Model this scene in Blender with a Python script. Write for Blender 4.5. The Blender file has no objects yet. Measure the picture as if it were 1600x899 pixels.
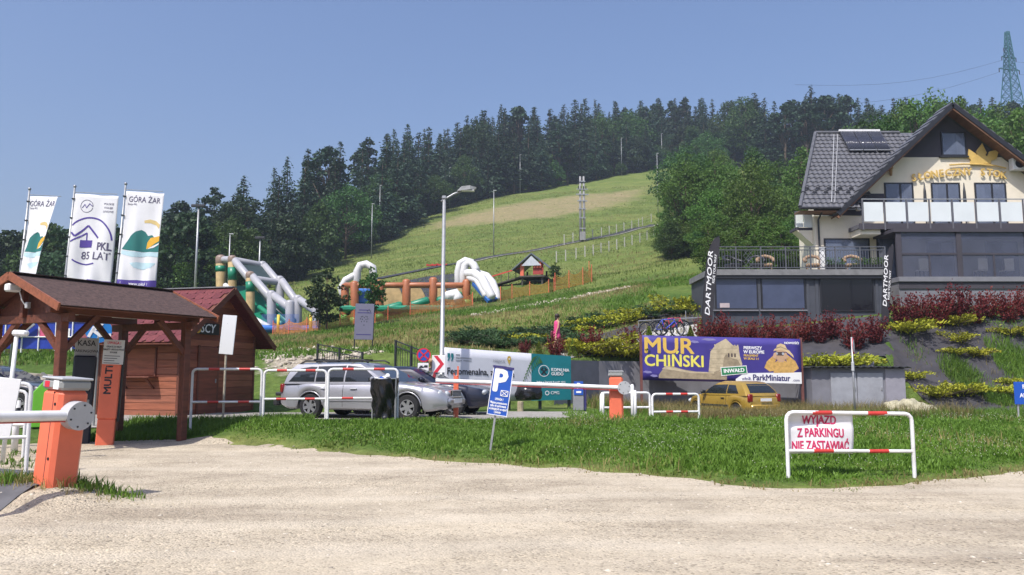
import bpy, bmesh, math, random
import numpy as np
from mathutils import Vector, Matrix, noise as mnoise
from mathutils.geometry import delaunay_2d_cdt

random.seed(7); rng = np.random.default_rng(7)
SC = bpy.context.scene
COL = SC.collection
PI = math.pi
R = math.radians

# ------------------------------------------------------------------ camera
CAM_Z = 1.5
FPX = 1230.0
HORIZON = 585.0
PITCH = math.atan((HORIZON - 449.5) / FPX)
cd = bpy.data.cameras.new('camera'); cam = bpy.data.objects.new('camera', cd); COL.objects.link(cam)
cd.sensor_width = 36.0; cd.lens = 36.0 * FPX / 1600.0
cd.clip_start = 0.1; cd.clip_end = 6000
cam.location = (0, 0, CAM_Z); cam.rotation_euler = (PI / 2 + PITCH, 0, 0)
SC.camera = cam

# ------------------------------------------------------------------ sky, sun, exposure
SUN_EL, SUN_AZ = R(56), R(34)          # azimuth: degrees to the left of straight behind the camera
w = bpy.data.worlds.new('World'); SC.world = w; w.use_nodes = True
nt = w.node_tree; nt.nodes.clear()
wo = nt.nodes.new('ShaderNodeOutputWorld'); wb = nt.nodes.new('ShaderNodeBackground')
sk = nt.nodes.new('ShaderNodeTexSky'); sk.sky_type = 'NISHITA'; sk.sun_disc = False
sk.sun_elevation = SUN_EL; sk.sun_rotation = PI + SUN_AZ
sk.altitude = 100; sk.air_density = 1.45; sk.dust_density = 4.5; sk.ozone_density = 9.0
tn = nt.nodes.new('ShaderNodeMix'); tn.data_type = 'RGBA'; tn.blend_type = 'MULTIPLY'; tn.inputs[0].default_value = 1.0; tn.inputs[7].default_value = (1.04, .94, .99, 1)
nt.links.new(sk.outputs[0], tn.inputs[6]); nt.links.new(tn.outputs[2], wb.inputs[0]); wb.inputs[1].default_value = 0.13
nt.links.new(wb.outputs[0], wo.inputs[0])
sd = bpy.data.lights.new('sun', 'SUN'); sd.energy = 4.2; sd.angle = R(0.53); sd.color = (1.0, 0.955, 0.89)
sun = bpy.data.objects.new('sun', sd); COL.objects.link(sun)
sdir = Vector((math.sin(SUN_AZ) * math.cos(SUN_EL), math.cos(SUN_AZ) * math.cos(SUN_EL), -math.sin(SUN_EL)))
sun.rotation_euler = sdir.to_track_quat('-Z', 'Y').to_euler()
SC.view_settings.view_transform = 'Standard'; SC.view_settings.look = 'None'
SC.view_settings.exposure = 0.36; SC.view_settings.gamma = 1.0; SC.view_settings.use_curve_mapping = False

# ------------------------------------------------------------------ helpers
CP, SP = math.cos(PITCH), math.sin(PITCH)
def P(px, py, Y):
    """a point at depth Y on the sight line of photo position px, py"""
    dx = (px - 800) / FPX; dz = -(py - 449.5) / FPX
    fy = CP - dz * SP; fz = SP + dz * CP
    s = Y / fy
    return Vector((dx * s, Y, CAM_Z + fz * s))
def X(px, Y, z=None):
    return P(px, 560, Y).x
def Zat(py, Y):
    return P(800, py, Y).z
def lin(c):
    return c / 12.92 if c <= 0.04045 else ((c + 0.055) / 1.055) ** 2.4
def H(s):
    s = s.lstrip('#'); return tuple(lin(int(s[i:i + 2], 16) / 255) for i in (0, 2, 4))
def mul(c, k): return tuple(min(1, a * k) for a in c)

class MB:
    """collects shapes for one mesh"""
    def __init__(s): s.v = []; s.f = []
    def add(s, vs, fs):
        o = len(s.v); s.v += [tuple(a) for a in vs]; s.f += [tuple(i + o for i in f) for f in fs]; return s
    def box(s, c, d, rz=0, rx=0, ry=0, M=None):
        x, y, z = d[0] / 2, d[1] / 2, d[2] / 2
        m = Matrix.Rotation(rz, 3, 'Z') @ Matrix.Rotation(ry, 3, 'Y') @ Matrix.Rotation(rx, 3, 'X')
        c = Vector(c)
        vs = [c + m @ Vector((a * x, b * y, e * z)) for a in (-1, 1) for b in (-1, 1) for e in (-1, 1)]
        return s.add(vs, [(0, 1, 3, 2), (4, 6, 7, 5), (0, 4, 5, 1), (2, 3, 7, 6), (0, 2, 6, 4), (1, 5, 7, 3)])
    def bb(s, x0, x1, y0, y1, z0, z1):
        return s.box(((x0 + x1) / 2, (y0 + y1) / 2, (z0 + z1) / 2), (abs(x1 - x0), abs(y1 - y0), abs(z1 - z0)))
    def cbox(s, c, d, ch=0.02, rz=0, rx=0, ry=0):
        """box with chamfered edges"""
        x, y, z = d[0] / 2, d[1] / 2, d[2] / 2
        bm = bmesh.new(); bmesh.ops.create_cube(bm, size=1)
        bmesh.ops.scale(bm, verts=bm.verts, vec=d)
        bmesh.ops.bevel(bm, geom=bm.edges[:], offset=min(ch, min(d) * .45), segments=1, affect='EDGES', profile=.5)
        m = Matrix.Rotation(rz, 3, 'Z') @ Matrix.Rotation(ry, 3, 'Y') @ Matrix.Rotation(rx, 3, 'X')
        bm.verts.index_update()
        s.add([Vector(c) + m @ v.co for v in bm.verts], [[v.index for v in f.verts] for f in bm.faces]); bm.free(); return s
    def beam(s, a, b, w, h=None, up=(0, 0, 1)):
        a, b = Vector(a), Vector(b); h = h or w
        d = (b - a).normalized(); u = Vector(up)
        if abs(d.dot(u)) > .98: u = Vector((1, 0, 0))
        r = d.cross(u).normalized(); u = r.cross(d).normalized()
        vs = [p + r * (i * w / 2) + u * (j * h / 2) for p in (a, b) for i, j in ((-1, -1), (1, -1), (1, 1), (-1, 1))]
        return s.add(vs, [(0, 3, 2, 1), (4, 5, 6, 7), (0, 1, 5, 4), (1, 2, 6, 5), (2, 3, 7, 6), (3, 0, 4, 7)])
    def tube(s, pts, r, n=8, cap=True, closed=False):
        pts = [Vector(p) for p in pts]; N = len(pts); rs = r if isinstance(r, (list, tuple)) else [r] * N
        vs = []; prev = None
        for i, p in enumerate(pts):
            if closed: d = pts[(i + 1) % N] - pts[i - 1]
            else: d = pts[min(i + 1, N - 1)] - pts[max(i - 1, 0)]
            d.normalize()
            if prev is None:
                u = Vector((0, 0, 1)) if abs(d.z) < .95 else Vector((1, 0, 0))
            else: u = prev
            a = (u - d * u.dot(d)).normalized(); prev = a; b = d.cross(a)
            vs += [p + (a * math.cos(2 * PI * k / n) + b * math.sin(2 * PI * k / n)) * rs[i] for k in range(n)]
        fs = []
        for i in range(N if closed else N - 1):
            j = (i + 1) % N
            fs += [(i * n + k, i * n + (k + 1) % n, j * n + (k + 1) % n, j * n + k) for k in range(n)]
        if cap and not closed: fs += [tuple(range(n - 1, -1, -1)), tuple((N - 1) * n + k for k in range(n))]
        return s.add(vs, fs)
    def cyl(s, a, b, r, r2=None, n=12):
        return s.tube([a, b], [r, r if r2 is None else r2], n)
    def lathe(s, prof, n=16, c=(0, 0, 0)):
        c = Vector(c); vs = []; fs = []
        for r, z in prof: vs += [c + Vector((r * math.cos(2 * PI * k / n), r * math.sin(2 * PI * k / n), z)) for k in range(n)]
        for i in range(len(prof) - 1):
            fs += [(i * n + k, i * n + (k + 1) % n, (i + 1) * n + (k + 1) % n, (i + 1) * n + k) for k in range(n)]
        fs += [tuple(range(n - 1, -1, -1)), tuple((len(prof) - 1) * n + k for k in range(n))]
        return s.add(vs, fs)
    def prism(s, poly, a, b, axis='Y'):
        """2d polygon extruded along an axis from a to b; poly in the two other axes (XZ, YZ or XY)"""
        n = len(poly)
        def pt(p, t): return {'Y': (p[0], t, p[1]), 'X': (t, p[0], p[1]), 'Z': (p[0], p[1], t)}[axis]
        vs = [pt(p, a) for p in poly] + [pt(p, b) for p in poly]
        return s.add(vs, [tuple(range(n)), tuple(range(2 * n - 1, n - 1, -1))] + [(i, i + n, (i + 1) % n + n, (i + 1) % n) for i in range(n)])
    def slab(s, quad, th):
        """flat polygon given a thickness along its normal (backwards)"""
        q = [Vector(a) for a in quad]; nn = (q[1] - q[0]).cross(q[2] - q[0]).normalized(); k = len(q)
        return s.add(q + [a - nn * th for a in q], [tuple(range(k)), tuple(range(2 * k - 1, k - 1, -1))] + [(i, i + k, (i + 1) % k + k, (i + 1) % k) for i in range(k)])
    def ball(s, c, r, n=10, m=7, sq=(1, 1, 1)):
        c = Vector(c); vs = [c + Vector((0, 0, -r * sq[2]))]; fs = []
        for i in range(1, m):
            t = -PI / 2 + PI * i / m
            vs += [c + Vector((r * sq[0] * math.cos(t) * math.cos(2 * PI * k / n), r * sq[1] * math.cos(t) * math.sin(2 * PI * k / n), r * sq[2] * math.sin(t))) for k in range(n)]
        vs.append(c + Vector((0, 0, r * sq[2]))); L = len(vs) - 1
        fs += [(0, 1 + (k + 1) % n, 1 + k) for k in range(n)]
        for i in range(m - 2):
            o = 1 + i * n; fs += [(o + k, o + (k + 1) % n, o + n + (k + 1) % n, o + n + k) for k in range(n)]
        o = 1 + (m - 2) * n; fs += [(o + k, o + (k + 1) % n, L) for k in range(n)]
        return s.add(vs, fs)
    def mesh(s, name, smooth=False):
        me = bpy.data.meshes.new(name); me.from_pydata(s.v, [], s.f); me.validate()
        bm = bmesh.new(); bm.from_mesh(me); bmesh.ops.recalc_face_normals(bm, faces=bm.faces); bm.to_mesh(me); bm.free()
        if smooth:
            me.polygons.foreach_set('use_smooth', [True] * len(me.polygons))
            if smooth is not True: me.set_sharp_from_angle(angle=R(smooth))
        return me
    def build(s, name, mat, parent=None, smooth=False, bevel=0, label=None):
        return link(name, s.mesh(name, smooth), mat, parent, bevel, label)

def link(name, me, mat, parent=None, bevel=0, label=None):
    if mat is not None and len(me.materials) == 0: me.materials.append(mat)
    o = bpy.data.objects.new(name, me); COL.objects.link(o)
    if parent is not None: o.parent = parent
    if bevel:
        b = o.modifiers.new('bevel', 'BEVEL'); b.width = bevel; b.segments = 2; b.limit_method = 'ANGLE'; b.angle_limit = R(40)
    if label: o['label'] = label
    return o
def npmesh(name, V, faces, mat, parent=None, smooth=False):
    """fast mesh from numpy: V (n,3), faces (m,k)"""
    me = bpy.data.meshes.new(name); k = faces.shape[1]; m = len(faces)
    me.vertices.add(len(V)); me.vertices.foreach_set('co', V.astype(np.float32).ravel())
    me.loops.add(m * k); me.loops.foreach_set('vertex_index', faces.astype(np.int32).ravel())
    me.polygons.add(m); me.polygons.foreach_set('loop_start', np.arange(0, m * k, k, dtype=np.int32))
    if smooth: me.polygons.foreach_set('use_smooth', np.ones(m, dtype=bool))
    me.update(calc_edges=True)
    if mat: me.materials.append(mat)
    return me
def thing(name, label, cat, loc=(0, 0, 0), rz=0, group=None, rx=0, ry=0, scale=1):
    o = bpy.data.objects.new(name, None); COL.objects.link(o); o.empty_display_size = .2
    o.location = loc; o.rotation_euler = (rx, ry, rz); o.scale = (scale,) * 3
    return tag(o, label, cat, group)
def tag(o, label, cat, group=None):
    o['label'] = label; o['category'] = cat
    if group: o['group'] = group
    return o
def struct(o, kind='structure'):
    o['kind'] = kind; return o
def dup(root, loc, rz=0, label=None, group=None, scale=1.0, rx=0, ry=0):
    r = root.copy(); COL.objects.link(r); r.location = loc; r.rotation_euler = (rx, ry, rz)
    r.scale = (scale,) * 3 if not isinstance(scale, tuple) else scale
    if label: r['label'] = label
    if group: r['group'] = group
    for ch in list(root.children):
        c = ch.copy(); COL.objects.link(c); c.parent = r
        for g in list(ch.children):
            d = g.copy(); COL.objects.link(d); d.parent = c
    return r

# ------------------------------------------------------------------ materials
MATS = {}
def nodes_of(name):
    m = bpy.data.materials.new(name); m.use_nodes = True; t = m.node_tree
    return m, t, t.nodes['Principled BSDF']
def ramp(t, fac, stops):
    r = t.nodes.new('ShaderNodeValToRGB'); e = r.color_ramp.elements
    while len(e) < len(stops): e.new(.5)
    for q, (p, c) in zip(e, stops): q.position = p; q.color = (*c, 1) if len(c) == 3 else c
    t.links.new(fac, r.inputs[0]); return r.outputs[0]
def noise(t, scale, detail=4, rough=.55, coord=None, dist=0, vec=None):
    n = t.nodes.new('ShaderNodeTexNoise'); n.inputs['Scale'].default_value = scale
    n.inputs['Detail'].default_value = detail; n.inputs['Roughness'].default_value = rough; n.inputs['Distortion'].default_value = dist
    if vec is None:
        c = t.nodes.new('ShaderNodeTexCoord'); vec = c.outputs[coord or 'Object']
    t.links.new(vec, n.inputs['Vector']); return n.outputs[0]
def mixc(t, f, a, b, mode='MIX'):
    m = t.nodes.new('ShaderNodeMix'); m.data_type = 'RGBA'; m.blend_type = mode
    for s, v in ((0, f), (6, a), (7, b)):
        if isinstance(v, (int, float)): m.inputs[s].default_value = v
        elif isinstance(v, tuple): m.inputs[s].default_value = (*v[:3], 1)
        else: t.links.new(v, m.inputs[s])
    return m.outputs[2]
def math_(t, op, a, b=0.0, c=None):
    m = t.nodes.new('ShaderNodeMath'); m.operation = op
    for i, v in enumerate((a, b) if c is None else (a, b, c)):
        if isinstance(v, (int, float)): m.inputs[i].default_value = v
        else: t.links.new(v, m.inputs[i])
    return m.outputs[0]
def bump(t, b, h, strength=.3, dist=.02):
    n = t.nodes.new('ShaderNodeBump'); n.inputs['Strength'].default_value = strength; n.inputs['Distance'].default_value = dist
    t.links.new(h, n.inputs['Height']); t.links.new(n.outputs[0], b.inputs['Normal'])
def mat(name, rgb, rough=.6, var=.12, scale=6, bmp=0, metal=0, coat=0, spec=.5, streak=False, dirt=0):
    if name in MATS: return MATS[name]
    if isinstance(rgb, str): rgb = H(rgb)
    m, t, b = nodes_of(name)
    if streak:
        c = t.nodes.new('ShaderNodeTexCoord'); mp = t.nodes.new('ShaderNodeMapping'); mp.inputs['Scale'].default_value = streak
        t.links.new(c.outputs['Object'], mp.inputs[0]); n = noise(t, scale, 6, .6, vec=mp.outputs[0])
    else: n = noise(t, scale, 6, .6)
    col = ramp(t, n, [(.25, mul(rgb, 1 - var * 1.6)), (.55, rgb), (.8, mul(rgb, 1 + var))])
    if dirt:
        n2 = noise(t, scale * .35, 8, .7); f = ramp(t, n2, [(.5, (0, 0, 0)), (.75, (dirt,) * 3)])
        col = mixc(t, f, col, mul(H('#5a4f42'), .8))
    t.links.new(col, b.inputs['Base Color'])
    b.inputs['Roughness'].default_value = rough; b.inputs['Metallic'].default_value = metal
    b.inputs['Coat Weight'].default_value = coat; b.inputs['Specular IOR Level'].default_value = spec
    if bmp: bump(t, b, n, bmp, .02)
    MATS[name] = m; return m
def leafmat(name, c1, c2, c3=None, trans=.25, rough=.55, hue=.04):
    """foliage: colours vary from leaf to leaf and tree to tree"""
    m, t, b = nodes_of(name)
    n = noise(t, .9, 3, .6); n2 = noise(t, 23, 2, .6)
    f = math_(t, 'MULTIPLY_ADD', n2, .55, math_(t, 'MULTIPLY', n, .5))
    col = ramp(t, f, [(.3, c1), (.58, c2), (.8, c3 or mul(c2, 1.5))])
    oi = t.nodes.new('ShaderNodeObjectInfo')
    hs = t.nodes.new('ShaderNodeHueSaturation')
    t.links.new(math_(t, 'MULTIPLY_ADD', oi.outputs['Random'], hue, .5 - hue * .5), hs.inputs['Hue'])
    t.links.new(math_(t, 'MULTIPLY_ADD', oi.outputs['Random'], .5, .75), hs.inputs['Value'])
    t.links.new(col, hs.inputs['Color']); t.links.new(hs.outputs[0], b.inputs['Base Color'])
    b.inputs['Roughness'].default_value = rough; b.inputs['Specular IOR Level'].default_value = .25
    tr = t.nodes.new('ShaderNodeBsdfTranslucent'); t.links.new(hs.outputs[0], tr.inputs[0])
    mx = t.nodes.new('ShaderNodeMixShader'); mx.inputs[0].default_value = trans
    out = t.nodes['Material Output']
    t.links.new(b.outputs[0], mx.inputs[1]); t.links.new(tr.outputs[0], mx.inputs[2]); t.links.new(mx.outputs[0], out.inputs[0])
    MATS[name] = m; return m
def glassmat(name, rgb, rough=.05, trans=0.0, alpha=1, spec=.8):
    if name in MATS: return MATS[name]
    m, t, b = nodes_of(name)
    n = noise(t, 1.2, 3)
    t.links.new(ramp(t, n, [(.3, mul(rgb, .85)), (.7, mul(rgb, 1.15))]), b.inputs['Base Color'])
    b.inputs['Roughness'].default_value = rough; b.inputs['Transmission Weight'].default_value = trans; b.inputs['IOR'].default_value = 1.45
    b.inputs['Specular IOR Level'].default_value = spec; b.inputs['Alpha'].default_value = alpha
    MATS[name] = m; return m

# lettering: one mesh from the built-in font; text lies in local XZ, facing -Y
def text_mesh(s, size, bold=0.0, align='CENTER', extrude=.002, shear=0, sx=1.0, res=2):
    cu = bpy.data.curves.new('lettering', 'FONT'); cu.body = s; cu.size = size; cu.align_x = align; cu.align_y = 'CENTER'
    cu.extrude = extrude; cu.offset = 0; cu.shear = shear; cu.resolution_u = res
    ob = bpy.data.objects.new('lettering', cu); COL.objects.link(ob)
    dg = bpy.context.evaluated_depsgraph_get(); me = bpy.data.meshes.new_from_object(ob.evaluated_get(dg))
    bpy.data.objects.remove(ob); bpy.data.curves.remove(cu)
    me.transform(Matrix.Rotation(PI / 2, 4, 'X') @ Matrix.Diagonal((sx, 1, 1, 1))); me.materials.clear()
    if bold > .005:   # heavier strokes: the outline repeated round itself, each copy a hair deeper
        bm = bmesh.new(); r = bold * size * 1.35
        for k, (a, b) in enumerate([(0, 0), (1, 0), (-1, 0), (0, 1), (0, -1), (.7, .7), (-.7, .7), (.7, -.7), (-.7, -.7)]):
            c = me.copy(); c.transform(Matrix.Translation((a * r, .00035 * k, b * r))); bm.from_mesh(c); bpy.data.meshes.remove(c)
        bm.to_mesh(me); bm.free()
    return me
def text(s, loc, size, m, parent, rz=0, ry=0, rx=0, name='lettering', **k):
    o = link(name, text_mesh(s, size, **k), m, parent); o.location = loc; o.rotation_euler = (rx, ry, rz); return o
# ------------------------------------------------------------------ terrain
def sm(a, b, x):
    t = np.clip((x - a) / (b - a), 0, 1); return t * t * (3 - 2 * t)
CTL = []
def ctl(px, py, Y): p = P(px, py, Y); CTL.append((p.x, p.y, p.z))
for c in [(700, 548, 32), (700, 522, 40), (700, 503, 50), (700, 488, 60), (700, 480, 68),
          (800, 552, 32), (880, 556, 32), (880, 524, 40), (880, 503, 46), (880, 482, 54), (860, 460, 68),
          (1000, 500, 42), (1000, 528, 36.6), (1000, 470, 52), (1090, 500, 38), (1090, 478, 44), (1090, 440, 55), (1090, 400, 78), (1000, 440, 66), (1020, 418, 82),
          (560, 562, 30), (560, 543, 38), (560, 522, 50), (560, 508, 60), (560, 492, 70),
          (450, 570, 30), (450, 548, 42), (450, 530, 55), (450, 522, 64), (470, 478, 85),
          (300, 580, 30), (300, 560, 38), (300, 525, 60), (300, 488, 90), (300, 455, 120),
          (100, 582, 30), (100, 545, 38), (100, 525, 55), (100, 500, 75), (100, 465, 120), (-100, 560, 38), (-100, 500, 80), (-200, 470, 130),
          (1180, 520, 38.5), (1275, 508, 38.5), (1400, 487, 38.5), (1600, 482, 38.5), (1800, 490, 40),
          (440, 447, 110), (530, 440, 98), (640, 440, 86), (560, 397, 150), (640, 354, 180), (700, 328, 200), (780, 307, 215), (850, 299, 225), (960, 277, 240), (1060, 262, 250),
          (760, 406, 110), (900, 381, 125), (1030, 352, 150), (900, 335, 170), (700, 382, 140), (840, 432, 92), (940, 415, 98), (1060, 398, 95),
          (300, 437, 160), (150, 443, 150), (20, 452, 150), (600, 330, 260), (830, 282, 290), (1000, 255, 310), (1150, 243, 320), (1300, 235, 330), (1500, 230, 330),
          (100, 450, 500), (800, 275, 600), (1600, 262, 600), (450, 400, 260), (200, 440, 280),
          (1150, 330, 170), (1250, 325, 150), (1400, 325, 150), (1550, 325, 140), (1250, 400, 82), (1400, 395, 80), (1550, 395, 80), (1900, 350, 150), (2100, 300, 300)]: ctl(*c)
CTL += [(5.2, 34.0, 1.85), (8, 34.8, 1.8), (10, 34.8, 1.8), (12, 34.8, 1.8), (14, 34.8, 1.8), (16.4, 34.5, 1.8), (17.6, 37.6, 4.3), (18, 52, 7.0), (30, 52, 7.0), (18, 60, 9), (-30, 32, 1.2), (60, 38, 5), (-60, 40, 3), (-250, 60, 5), (-250, 250, 20), (-300, 500, 25), (250, 60, 15), (330, 300, 80), (330, 560, 120)]
CTL = np.array(CTL)
Dm = np.linalg.norm(CTL[:, None, :2] - CTL[None, :, :2], axis=2)
n_ = len(CTL); A_ = np.zeros((n_ + 3, n_ + 3)); A_[:n_, :n_] = -Dm - np.eye(n_) * 0.0; A_[:n_, n_] = 1; A_[:n_, n_ + 1:] = CTL[:, :2]; A_[n_, :n_] = 1; A_[n_ + 1:, :n_] = CTL[:, :2].T
W_ = np.linalg.solve(A_, np.concatenate([CTL[:, 2], np.zeros(3)]))
GX = np.arange(-330, 361, 1.5); GY = np.arange(20, 641, 1.5)
gx, gy = np.meshgrid(GX, GY); q = np.stack([gx.ravel(), gy.ravel()], 1)
gz = np.zeros(len(q))
for i in range(n_): gz -= W_[i] * np.hypot(q[:, 0] - CTL[i, 0], q[:, 1] - CTL[i, 1])
gz += W_[n_] + q @ W_[n_ + 1:]
gz = gz.reshape(gx.shape)
for k in (3, 3):   # round off the kinks
    pz = np.pad(gz, k // 2, mode='edge'); gz = sum(pz[i:i + gz.shape[0], j:j + gz.shape[1]] for i in range(k) for j in range(k)) / k ** 2
def upper(x, y):
    fx = np.clip((x - GX[0]) / 1.5, 0, len(GX) - 1.001); fy = np.clip((y - GY[0]) / 1.5, 0, len(GY) - 1.001)
    i = fx.astype(int); j = fy.astype(int); a = fx - i; b = fy - j
    return (gz[j, i] * (1 - a) + gz[j, i + 1] * a) * (1 - b) + (gz[j + 1, i] * (1 - a) + gz[j + 1, i + 1] * a) * b
def ground_hit(px, py, z=0.0):
    d = P(px, py, 1.0) - Vector((0, 0, CAM_Z)); s = (z - CAM_Z) / d.z; return (d.x * s, d.y * s)
TOE = [ground_hit(a, b) for a, b in [(368, 696), (440, 700), (520, 709), (700, 723), (800, 729), (900, 737), (1000, 743), (1080, 752), (1180, 765), (1300, 766), (1400, 760), (1500, 750), (1600, 739)]]
TOE = TOE + [(TOE[-1][0] + 6, TOE[-1][1] + 3.5), (TOE[-1][0] + 40, TOE[-1][1] + 4)]
tx = np.array([p[0] for p in TOE]); ty = np.array([p[1] for p in TOE])
WALLX = np.array([-60, -12, -4, 1.5, 4, 8, 13.5, 16.6, 17.4, 20, 60.]); WALLY = np.array([24, 24, 26, 30, 33.4, 34.4, 34.4, 34.0, 31.8, 31.6, 31.6]); WALLW = np.array([9, 9, 6, 1.5, .35, .35, .35, .5, 4.5, 5.6, 5.6])
def h(x, y):
    x = np.asarray(x, float); y = np.asarray(y, float)
    toe = np.interp(x, tx, ty); lf = sm(-7.6, -5.6, x)
    t = np.clip((y - toe) / np.maximum(17.6 - toe, 1.0), 0, 1)
    bank = .43 * (t ** .75) * lf
    left = .33 * sm(17.5, 21, y) * (1 - lf)
    low = np.maximum(bank, 0) + left
    drop = sm(18.5, 24, y) * sm(2, 6, x)
    low = low * (1 - drop) + drop * -.15
    low = low - .1 * sm(18, 19.5, y) * lf * (1 - drop)
    # the raised island of the near barrier
    low = low + .22 * np.exp(-(((x + 5.75) / 1.0) ** 4 + ((y - 9.3) / .55) ** 4))
    wy = np.interp(x, WALLX, WALLY); ww = np.interp(x, WALLX, WALLW)
    s = np.clip((y - wy) / ww, 0, 1); up = upper(x, np.maximum(y, 22))
    z = low * (1 - s) + up * s
    z = z + sm(20, 60, y) * .15 * np.sin(x * .31 + 1.3 * np.sin(y * .17)) * np.cos(y * .23) * (y > wy + ww)
    return z
def hz(x, y): return float(h(np.array([x]), np.array([y]))[0])
def G(px, Y, dz=0):
    """a point on the ground at depth Y under photo column px"""
    x = X(px, Y); return Vector((x, Y, hz(x, Y) + dz))

def steps(a, b, s0, g):
    out = [a]; s = s0
    while out[-1] < b: out.append(out[-1] + s); s *= g
    return out
xs = sorted(set([-v for v in steps(0, 14, .3, 1.0)] + steps(0, 24, .3, 1.0)))
xs = np.array([-v for v in steps(-xs[0], 700, .33, 1.05)][:0:-1] + xs + steps(xs[-1], 900, .33, 1.05)[1:])
ys = np.array([-60, -40, -25, -12, -5] + list(np.arange(0, 8, 1.)) + list(np.arange(8, 42, .22)) + steps(42, 700, .4, 1.021) + [900, 1400, 2200])
mx, my = np.meshgrid(xs, ys); zz = h(mx, my)
far = np.clip((my - 640) / 800, 0, 1) ** 1; zz = zz * (1 - far) + 30 * far
V = np.stack([mx.ravel(), my.ravel(), zz.ravel()], 1); nx, ny = len(xs), len(ys)
idx = np.arange(nx * ny).reshape(ny, nx)
Fq = np.stack([idx[:-1, :-1].ravel(), idx[:-1, 1:].ravel(), idx[1:, 1:].ravel(), idx[1:, :-1].ravel()], 1)

def poly_mask(poly, x, y):
    inside = np.zeros(x.shape, bool); n = len(poly); j = n - 1
    for i in range(n):
        xi, yi = poly[i]; xj, yj = poly[j]
        c = ((yi > y) != (yj > y)) & (x < (xj - xi) * (y - yi) / (yj - yi + 1e-12) + xi); inside ^= c; j = i
    return inside
def seg_dist(poly, x, y):
    d = np.full(x.shape, 1e9); n = len(poly)
    for i in range(n):
        ax, ay = poly[i]; bx, by = poly[(i + 1) % n]; L = (bx - ax) ** 2 + (by - ay) ** 2 + 1e-9
        t = np.clip(((x - ax) * (bx - ax) + (y - ay) * (by - ay)) / L, 0, 1); d = np.minimum(d, np.hypot(x - ax - t * (bx - ax), y - ay - t * (by - ay)))
    return d
# terrain zones by what grows there: bare earth patch, dry verge, mown strip
EARTH = [tuple(P(*c).xy) for c in [(655, 350, 178), (720, 333, 188), (800, 322, 198), (900, 312, 206), (960, 310, 208), (1010, 308, 212), (1000, 325, 190), (940, 333, 175), (860, 341, 166), (780, 344, 166), (700, 352, 168), (668, 357, 168)]]
dE = seg_dist(EARTH, mx.ravel(), my.ravel()); inE = poly_mask(EARTH, mx.ravel(), my.ravel()); earth = np.clip(np.where(inE, .55 + dE / 12, .55 - dE / 12), 0, 1)
xr, yr, = mx.ravel(), my.ravel()
wy_ = np.interp(xr, WALLX, WALLY)
dry = sm(0, 1, 1 - np.abs(yr - (wy_ - 1.6)) / 2.2) * (yr < wy_ + .3) * sm(0, 4, xr) * (1 - sm(17, 30, xr))    # tall dry grass by the wall
dry = np.maximum(dry, .8 * sm(36, 40, yr) * (1 - sm(50, 58, yr)) * sm(-14, -8, xr) * (1 - sm(2, 8, xr)))       # sun-bleached slope above the gates
dry = np.maximum(dry, .42 * sm(60, 80, yr) * (1 - sm(240, 260, yr)))                                            # hay meadow
toe_ = np.interp(xr, tx, ty); dry = np.maximum(dry, sm(0, 1, 1 - np.abs(yr - toe_) / .5) * (yr < 20) * .9)
RUB = [tuple(P(*c).xy) for c in [(735, 494, 57), (800, 484, 58.5), (900, 470, 61), (985, 462, 63), (985, 466, 60.5), (900, 478, 58), (800, 492, 56), (742, 499, 55)]]
SCREE = [tuple(P(*c).xy) for c in [(400, 575, 31), (400, 545, 40), (480, 546, 40), (560, 556, 37), (600, 570, 33), (500, 580, 30)]]
def zone(poly, soft): 
    d = seg_dist(poly, xr, yr); i = poly_mask(poly, xr, yr); return np.clip(np.where(i, .5 + d / soft, .5 - d / soft), 0, 1)
rub = np.maximum(zone(RUB, 1.5), .9 * zone(SCREE, 3.0))

m, t, b = nodes_of('meadow_ground')
def attr(t, n):
    a = t.nodes.new('ShaderNodeAttribute'); a.attribute_name = n; return a.outputs['Fac']
n1 = noise(t, .22, 8, .62); n2 = noise(t, 2.6, 6, .7); n3 = noise(t, .035, 5, .6)
co = t.nodes.new('ShaderNodeTexCoord'); mp = t.nodes.new('ShaderNodeMapping'); mp.inputs['Scale'].default_value = (.05, .22, .1); mp.inputs['Rotation'].default_value = (0, 0, .35); t.links.new(co.outputs['Object'], mp.inputs[0])
n4 = noise(t, 1.0, 6, .65, vec=mp.outputs[0])
green = ramp(t, n1, [(.3, (.05, .1, .02)), (.5, (.09, .145, .03)), (.7, (.14, .185, .045))])
hay = ramp(t, n4, [(.3, (.1, .145, .032)), (.47, (.19, .215, .06)), (.68, (.32, .29, .11))])
fd = math_(t, 'MULTIPLY', attr(t, 'dry'), math_(t, 'MULTIPLY_ADD', n3, 1.6, .15))
col = mixc(t, fd, green, hay)
fine = ramp(t, n2, [(.3, (.6, .6, .6)), (.7, (1.25, 1.25, 1.25))])
col = mixc(t, 1.0, col, fine, 'MULTIPLY')
ne = noise(t, .35, 7, .7)
fe = ramp(t, math_(t, 'ADD', attr(t, 'earth'), math_(t, 'MULTIPLY_ADD', ne, 1.3, -.72)), [(.36, (0, 0, 0)), (.95, (.7, .7, .7))])
col = mixc(t, fe, col, ramp(t, noise(t, 1.5, 7, .7), [(.3, (.2, .15, .085)), (.7, (.37, .29, .18))]))
fr = ramp(t, math_(t, 'ADD', attr(t, 'rubble'), math_(t, 'MULTIPLY_ADD', noise(t, .8, 7, .7), 1.2, -.65)), [(.42, (0, 0, 0)), (.6, (1, 1, 1))])
col = mixc(t, fr, col, ramp(t, noise(t, 3.5, 7, .75), [(.3, (.2, .17, .12)), (.7, (.5, .45, .36))]))
t.links.new(col, b.inputs['Base Color']); b.inputs['Roughness'].default_value = .9; b.inputs['Specular IOR Level'].default_value = .1
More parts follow.
